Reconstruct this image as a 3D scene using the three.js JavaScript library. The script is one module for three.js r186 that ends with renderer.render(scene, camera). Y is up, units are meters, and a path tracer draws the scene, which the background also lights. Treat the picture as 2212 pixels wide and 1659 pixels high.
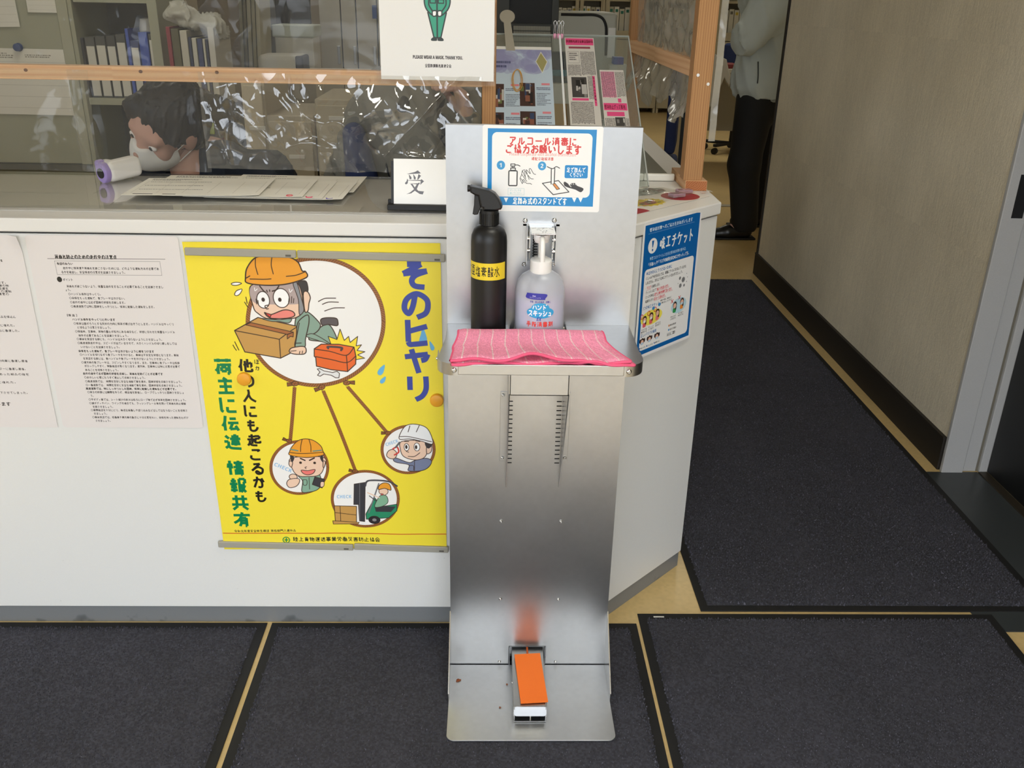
import * as THREE from 'three';
import { RoundedBoxGeometry } from 'three/addons/geometries/RoundedBoxGeometry.js';
import { MarchingCubes } from 'three/addons/objects/MarchingCubes.js';
import { RectAreaLightUniformsLib } from 'three/addons/lights/RectAreaLightUniformsLib.js';
import { mergeGeometries, toCreasedNormals } from 'three/addons/utils/BufferGeometryUtils.js';
RectAreaLightUniformsLib.init();

// ======================================================== camera, sky, light, exposure
const scene = new THREE.Scene();
const V = (x, y, z) => new THREE.Vector3(x, y, z);
const CAM = { f: 1945.155, pitch: 0.4079, yaw: 0.0282, roll: 0.0201, p: V(-0.0979, 1.407, 1.7836) };   // f in pixels of a 2212 x 1659 picture
const camera = new THREE.PerspectiveCamera(2 * Math.atan(829.5 / CAM.f) * 180 / Math.PI, 2212 / 1659, 0.05, 60);
const FWD = V(Math.sin(CAM.yaw) * Math.cos(CAM.pitch), -Math.sin(CAM.pitch), -Math.cos(CAM.yaw) * Math.cos(CAM.pitch));
const RT0 = V(Math.cos(CAM.yaw), 0, Math.sin(CAM.yaw)), UP0 = RT0.clone().cross(FWD);
const RT = RT0.clone().multiplyScalar(Math.cos(CAM.roll)).addScaledVector(UP0, Math.sin(CAM.roll)), UP = RT0.clone().multiplyScalar(-Math.sin(CAM.roll)).addScaledVector(UP0, Math.cos(CAM.roll));
camera.position.copy(CAM.p); camera.quaternion.setFromRotationMatrix(new THREE.Matrix4().makeBasis(RT, UP, FWD.clone().negate()));
scene.add(camera);
// where the line of sight through a pixel of the photograph meets the plane z = depth: for measuring real positions
function at(px, py, z) {
  const d = FWD.clone().multiplyScalar(CAM.f).addScaledVector(RT, px - 1106).addScaledVector(UP, 829.5 - py);
  return CAM.p.clone().addScaledVector(d, (z - CAM.p.z) / d.z);
}
const SKY = 3.7;                                                     // an overcast noon sky, a little brighter at the zenith
{ const W = 64, H = 32, d = new Float32Array(W * H * 4);
  for (let j = 0; j < H; j++) for (let i = 0; i < W; i++) { const e = Math.sin(((j + 0.5) / H - 0.5) * Math.PI), b = e > 0 ? 0.8 + 0.35 * e : 0.35, k = (j * W + i) * 4; d[k] = b * 0.94; d[k + 1] = b; d[k + 2] = b * 1.07; d[k + 3] = 1; }
  const t = new THREE.DataTexture(d, W, H, THREE.RGBAFormat, THREE.FloatType); t.mapping = THREE.EquirectangularReflectionMapping; t.magFilter = THREE.LinearFilter; t.needsUpdate = true;
  scene.background = t; scene.backgroundIntensity = SKY; }
const renderer = new THREE.WebGLRenderer({ antialias: true });
renderer.shadowMap.enabled = true;
renderer.toneMapping = THREE.LinearToneMapping; renderer.toneMappingExposure = 1.58;
const PANELS = [[-1.6, -1.9, 4.6], [1.6, -4.2, 4.6], [-1.6, -4.6, 4], [1.2, -7.6, 8], [3.2, -7.2, 7], [0.4, 0.9, 9]], CEIL = 2.6;   // ceiling lights: x, z, strength; the last is added fill near the entrance
function ceilingLight([x, z, power]) {                              // a recessed square panel: frame, glowing diffuser and a light of its size
  const g = thing('ceiling_light', 'square recessed ceiling light panel at ' + (z > 0 ? 'the entrance side of the counter, added as fill light' : x > 3 ? 'the far right corner of the office' : x > 0 ? (z < -6 ? 'far right of the office' : 'near right of the office') : z < -6 ? 'far left of the office' : z < -4 ? 'middle left of the office' : 'the clerks behind the counter'), 'light', [x, CEIL, z]);
  part('frame', mg([bx(0.66, 0.02, 0.03, 0, -0.012, 0.315), bx(0.66, 0.02, 0.03, 0, -0.012, -0.315), bx(0.03, 0.02, 0.6, 0.315, -0.012, 0), bx(0.03, 0.02, 0.6, -0.315, -0.012, 0)]), M.white, g);
  part('diffuser', bx(0.6, 0.01, 0.6, 0, -0.009, 0), new THREE.MeshStandardMaterial({ color: 0xffffff, emissive: 0xfaf7ec, emissiveIntensity: 1.2 }), g);
  const l = new THREE.RectAreaLight(0xf8f5e8, power, 0.58, 0.58); l.position.set(0, -0.024, 0); l.rotation.x = -Math.PI / 2; g.add(l);
}

// ======================================================== helpers
let seed = 7;
const rnd = () => { seed = (seed + 0x6d2b79f5) | 0; let t = Math.imul(seed ^ (seed >>> 15), 1 | seed); t = (t + Math.imul(t ^ (t >>> 7), 61 | t)) ^ t; return ((t ^ (t >>> 14)) >>> 0) / 4294967296; };
const rr = (a, b) => a + (b - a) * rnd();
const counts = {};
function numbered(n) { const k = (counts[n] = (counts[n] ?? -1) + 1); return k ? n + '_' + String(k).padStart(3, '0') : n; }
function tag(o, label, category, group) { o.userData.label = label; o.userData.category = category; if (group) o.userData.group = group; return o; }
function shadows(m) { m.castShadow = m.receiveShadow = true; return m; }
function thing(name, label, category, p = [0, 0, 0], turn = 0, group) { const g = new THREE.Group(); g.name = numbered(name); g.position.set(...p); g.rotation.y = turn; scene.add(g); return tag(g, label, category, group); }
function part(name, geo, mat, parent, label) {
  const m = shadows(new THREE.Mesh(geo, mat)), c = (parent.userData.names ??= {}), k = (c[name] = (c[name] ?? -1) + 1);
  m.name = k ? name + '_' + String(k).padStart(3, '0') : name; if (label) m.userData.label = label; parent.add(m); return m;
}
function solo(name, geo, mat, label, category, group, p) { const m = shadows(new THREE.Mesh(geo, mat)); m.name = numbered(name); if (p) m.position.set(...p); scene.add(m); return tag(m, label, category, group); }
function struct(name, geo, mat) { const m = shadows(new THREE.Mesh(geo, mat)); m.name = numbered(name); m.userData.kind = 'structure'; scene.add(m); return m; }
function bx(w, h, d, x = 0, y = 0, z = 0, r = 0) { const g = r ? new RoundedBoxGeometry(w, h, d, 2, Math.min(r, w / 2.01, h / 2.01, d / 2.01)) : new THREE.BoxGeometry(w, h, d); return metric(g).translate(x, y, z); }
const bb = (x0, x1, y0, y1, z0, z1, r) => bx(x1 - x0, y1 - y0, z1 - z0, (x0 + x1) / 2, (y0 + y1) / 2, (z0 + z1) / 2, r);
function flat(g) { const f = g.index ? g.toNonIndexed() : g; for (const k of Object.keys(f.attributes)) if (!['position', 'normal', 'uv'].includes(k)) f.deleteAttribute(k); if (!f.attributes.uv) f.setAttribute('uv', new THREE.Float32BufferAttribute(new Float32Array(f.attributes.position.count * 2), 2)); if (!f.attributes.normal) f.computeVertexNormals(); f.clearGroups(); return f; }
const mg = (list) => mergeGeometries(list.map(flat));
// uv in metres on each face, by the way the face looks
function metric(g) {
  const f = flat(g), p = f.attributes.position, n = f.attributes.normal, uv = f.attributes.uv;
  for (let t = 0; t < p.count; t += 3) {
    let nx = 0, ny = 0, nz = 0; for (let k = 0; k < 3; k++) { nx += n.getX(t + k); ny += n.getY(t + k); nz += n.getZ(t + k); }
    const ax = Math.abs(nx), ay = Math.abs(ny), az = Math.abs(nz);
    for (let k = 0; k < 3; k++) { const x = p.getX(t + k), y = p.getY(t + k), z = p.getZ(t + k); if (az >= ax && az >= ay) uv.setXY(t + k, x, y); else if (ay >= ax) uv.setXY(t + k, x, z); else uv.setXY(t + k, z, y); }
  }
  return f;
}
function cyl(r0, r1, h, x, y, z, axis = 'y', n = 20) { const g = new THREE.CylinderGeometry(r1, r0, h, n); if (axis === 'x') g.rotateZ(-Math.PI / 2); if (axis === 'z') g.rotateX(Math.PI / 2); return g.translate(x, y, z); }
function tube(pts, r, n = 8, seg = 0) { const c = new THREE.CatmullRomCurve3(pts.map((p) => (p.isVector3 ? p : V(...p))), false, 'centripetal'); return new THREE.TubeGeometry(c, seg || Math.max(8, pts.length * 6), r, n); }
const lathe = (pts, n = 40) => new THREE.LatheGeometry(pts.map(([r, y]) => new THREE.Vector2(r, y)), n);
function poly(pts) { const s = new THREE.Shape(); pts.forEach(([x, y], i) => (i ? s.lineTo(x, y) : s.moveTo(x, y))); s.closePath(); return s; }
function rrect(w, h, r, x = 0, y = 0) { const s = new THREE.Shape(), a = x - w / 2, b = x + w / 2, c = y - h / 2, d = y + h / 2; s.moveTo(a + r, c); s.lineTo(b - r, c); s.absarc(b - r, c + r, r, -Math.PI / 2, 0); s.lineTo(b, d - r); s.absarc(b - r, d - r, r, 0, Math.PI / 2); s.lineTo(a + r, d); s.absarc(a + r, d - r, r, Math.PI / 2, Math.PI); s.lineTo(a, c + r); s.absarc(a + r, c + r, r, Math.PI, Math.PI * 1.5); return s; }
function ext(shape, depth, bevel = 0, seg = 8) { return metric(new THREE.ExtrudeGeometry(shape, { depth, bevelEnabled: bevel > 0, bevelSize: bevel, bevelThickness: bevel, bevelOffset: -bevel, bevelSegments: 2, curveSegments: seg })); }
const plan = (pts, y0, y1, bevel = 0) => { const g = ext(poly(pts.map(([x, z]) => [x, -z])), y1 - y0 - 2 * bevel, bevel); g.rotateX(-Math.PI / 2).translate(0, y0 + bevel, 0); return metric(g); };   // a floor plan (x, z) raised from y0 to y1
const rot = (g, x = 0, y = 0, z = 0) => g.applyMatrix4(new THREE.Matrix4().makeRotationFromEuler(new THREE.Euler(x, y, z)));
// noise that repeats with period p
const hash = (x, y, s) => { let h = Math.imul(x, 374761393) + Math.imul(y, 668265263) + Math.imul(s, 2147483647 ^ 97); h = Math.imul(h ^ (h >>> 13), 1274126177); return ((h ^ (h >>> 16)) >>> 0) / 4294967296; };
function vn(x, y, p, s = 0) { const xi = Math.floor(x), yi = Math.floor(y), fx = x - xi, fy = y - yi, u = fx * fx * (3 - 2 * fx), v = fy * fy * (3 - 2 * fy), m = (a) => ((a % p) + p) % p, h = (i, j) => hash(m(xi + i), m(yi + j), s); return (h(0, 0) * (1 - u) + h(1, 0) * u) * (1 - v) + (h(0, 1) * (1 - u) + h(1, 1) * u) * v; }
function fbm(x, y, p, s = 0, oct = 4) { let a = 0, w = 0.5, t = 0; for (let i = 0; i < oct; i++) { a += w * vn(x, y, p, s + i); t += w; x *= 2; y *= 2; p *= 2; w *= 0.5; } return a / t; }
function dtex(w, h, fn, metres, srgb = true) {                       // computed texture covering so many metres
  const d = new Uint8Array(w * h * 4);
  for (let j = 0; j < h; j++) for (let i = 0; i < w; i++) { const c = fn(i / w, j / h), k = (j * w + i) * 4; const dither = hash(i, j, 77); for (let q = 0; q < 3; q++) d[k + q] = Math.max(0, Math.min(255, Math.floor(c[q] * 255 + dither))); d[k + 3] = 255; }
  const t = new THREE.DataTexture(d, w, h); t.wrapS = t.wrapT = THREE.RepeatWrapping; t.magFilter = THREE.LinearFilter; if (srgb) t.colorSpace = THREE.SRGBColorSpace; t.repeat.set(1 / (metres[0] ?? metres), 1 / (metres[1] ?? metres)); t.needsUpdate = true; return t;
}
const gray = (v) => [v, v, v];
function ctex(w, h, draw, alpha = false) { const c = document.createElement('canvas'); c.width = w; c.height = h; const g = c.getContext('2d'); if (!alpha) { g.fillStyle = '#fff'; g.fillRect(0, 0, w, h); } draw(g, w, h); const t = new THREE.CanvasTexture(c); t.colorSpace = THREE.SRGBColorSpace; return t; }
const std = (color, roughness = 0.6, o = {}) => new THREE.MeshStandardMaterial({ color, roughness, ...o });
const phy = (color, roughness, o = {}) => new THREE.MeshPhysicalMaterial({ color, roughness, ...o });
// a sheet of paper or card: print on the front (+z), plain elsewhere; bend(x, y) lifts it
function sheet(w, h, t, nx = 1, ny = 1, bend) {
  const g = new THREE.BoxGeometry(w, h, t, nx, ny, 1);
  if (bend) { const p = g.attributes.position; for (let i = 0; i < p.count; i++) p.setZ(i, p.getZ(i) + bend(p.getX(i) / w + 0.5, p.getY(i) / h + 0.5)); g.computeVertexNormals(); }
  return g;
}
const printed = (map, side, rough = 0.6, o = {}) => { const s = std(side, rough), f = phy(0xffffff, rough, { map, ...o }); return [s, s, s, s, f, s]; };
// cloth folds: pushes a surface in and out along its normals
function folds(g, amp, fx, fy, fz, s = 1) { const p = g.attributes.position, n = g.attributes.normal, q = Float32Array.from(p.array); for (let i = 0; i < p.count; i++) { const x = p.getX(i) * fx + 40, y = p.getY(i) * fy + 40, z = p.getZ(i) * fz + 40, r = 1 - Math.abs(2 * fbm(x + y * 0.6, z + y * 0.7, 4096, s, 2) - 1), h = amp * (r ** 5 - 0.4); q[i * 3] += n.getX(i) * h; q[i * 3 + 1] += n.getY(i) * h; q[i * 3 + 2] += n.getZ(i) * h; } p.array.set(q); const m = new Map(), N = new Float32Array(q.length), key = (i) => Math.round(q[i * 3] * 4e4) + ',' + Math.round(q[i * 3 + 1] * 4e4) + ',' + Math.round(q[i * 3 + 2] * 4e4); g.computeVertexNormals(); for (let i = 0; i < p.count; i++) { const k = key(i), a = m.get(k) ?? [0, 0, 0]; a[0] += n.getX(i); a[1] += n.getY(i); a[2] += n.getZ(i); m.set(k, a); } for (let i = 0; i < p.count; i++) { const a = m.get(key(i)), l = Math.hypot(...a) || 1; n.setXYZ(i, a[0] / l, a[1] / l, a[2] / l); } return g; }
// a smooth body from tapered bones [ax,ay,az,ra, bx,by,bz,rb] and ellipsoids [x,y,z, rx,ry,rz]; cut(p) > 0 takes material away
function sdfGeo(prims, k, cell, cut) {
  const lo = V(1e9, 1e9, 1e9), hi = V(-1e9, -1e9, -1e9);
  for (const q of prims) { const L = q.length === 8 ? [[q[0], q[1], q[2], q[3]], [q[4], q[5], q[6], q[7]]] : [[q[0], q[1], q[2], Math.max(q[3], q[4], q[5])]]; for (const [x, y, z, r] of L) { lo.min(V(x - r, y - r, z - r)); hi.max(V(x + r, y + r, z + r)); } }
  const c = lo.clone().add(hi).multiplyScalar(0.5), half = Math.max(hi.x - lo.x, hi.y - lo.y, hi.z - lo.z) / 2 + 4 * cell, n = Math.max(12, Math.ceil((2 * half) / cell)), mc = new MarchingCubes(n, undefined, false, false, 150000), hs = n / 2;
  for (let z = 0; z < n; z++) for (let y = 0; y < n; y++) for (let x = 0; x < n; x++) {
    const X = c.x + ((x - hs) / hs) * half, Y = c.y + ((y - hs) / hs) * half, Z = c.z + ((z - hs) / hs) * half; let d = 1e9;
    if (X < lo.x - 3 * cell || X > hi.x + 3 * cell || Y < lo.y - 3 * cell || Y > hi.y + 3 * cell || Z < lo.z - 3 * cell || Z > hi.z + 3 * cell) { mc.field[x + y * n + z * n * n] = -0.1; continue; }
    for (const q of prims) {
      let e;
      if (q.length === 8) { const ux = q[4] - q[0], uy = q[5] - q[1], uz = q[6] - q[2], t = Math.max(0, Math.min(1, ((X - q[0]) * ux + (Y - q[1]) * uy + (Z - q[2]) * uz) / (ux * ux + uy * uy + uz * uz || 1))); e = Math.hypot(X - q[0] - ux * t, Y - q[1] - uy * t, Z - q[2] - uz * t) - (q[3] + (q[7] - q[3]) * t); }
      else { const a = (X - q[0]) / q[3], b = (Y - q[1]) / q[4], g = (Z - q[2]) / q[5], l = Math.hypot(a, b, g); e = (l - 1) * Math.min(q[3], q[4], q[5]) * (l < 1 ? 1 : 1.2); }
      const h = Math.max(0, Math.min(1, 0.5 + (0.5 * (d - e)) / k)); d = d > 1e8 ? e : d * (1 - h) + e * h - k * h * (1 - h);
    }
    if (cut) d = Math.max(d, cut(X, Y, Z));
    mc.field[x + y * n + z * n * n] = -d;
  }
  mc.isolation = 0; mc.update();
  const m = mc.count, P = mc.positionArray.slice(0, m * 3), N = mc.normalArray.slice(0, m * 3);
  for (let i = 0; i < m; i++) { const l = Math.hypot(N[i * 3], N[i * 3 + 1], N[i * 3 + 2]) || 1; for (let q = 0; q < 3; q++) N[i * 3 + q] /= l; P[i * 3] = P[i * 3] * half + c.x; P[i * 3 + 1] = P[i * 3 + 1] * half + c.y; P[i * 3 + 2] = P[i * 3 + 2] * half + c.z; }
  const g = new THREE.BufferGeometry(); g.setAttribute('position', new THREE.Float32BufferAttribute(P, 3)); g.setAttribute('normal', new THREE.Float32BufferAttribute(N, 3)); g.setAttribute('uv', new THREE.Float32BufferAttribute(new Float32Array(m * 2), 2)); return g;
}
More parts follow.
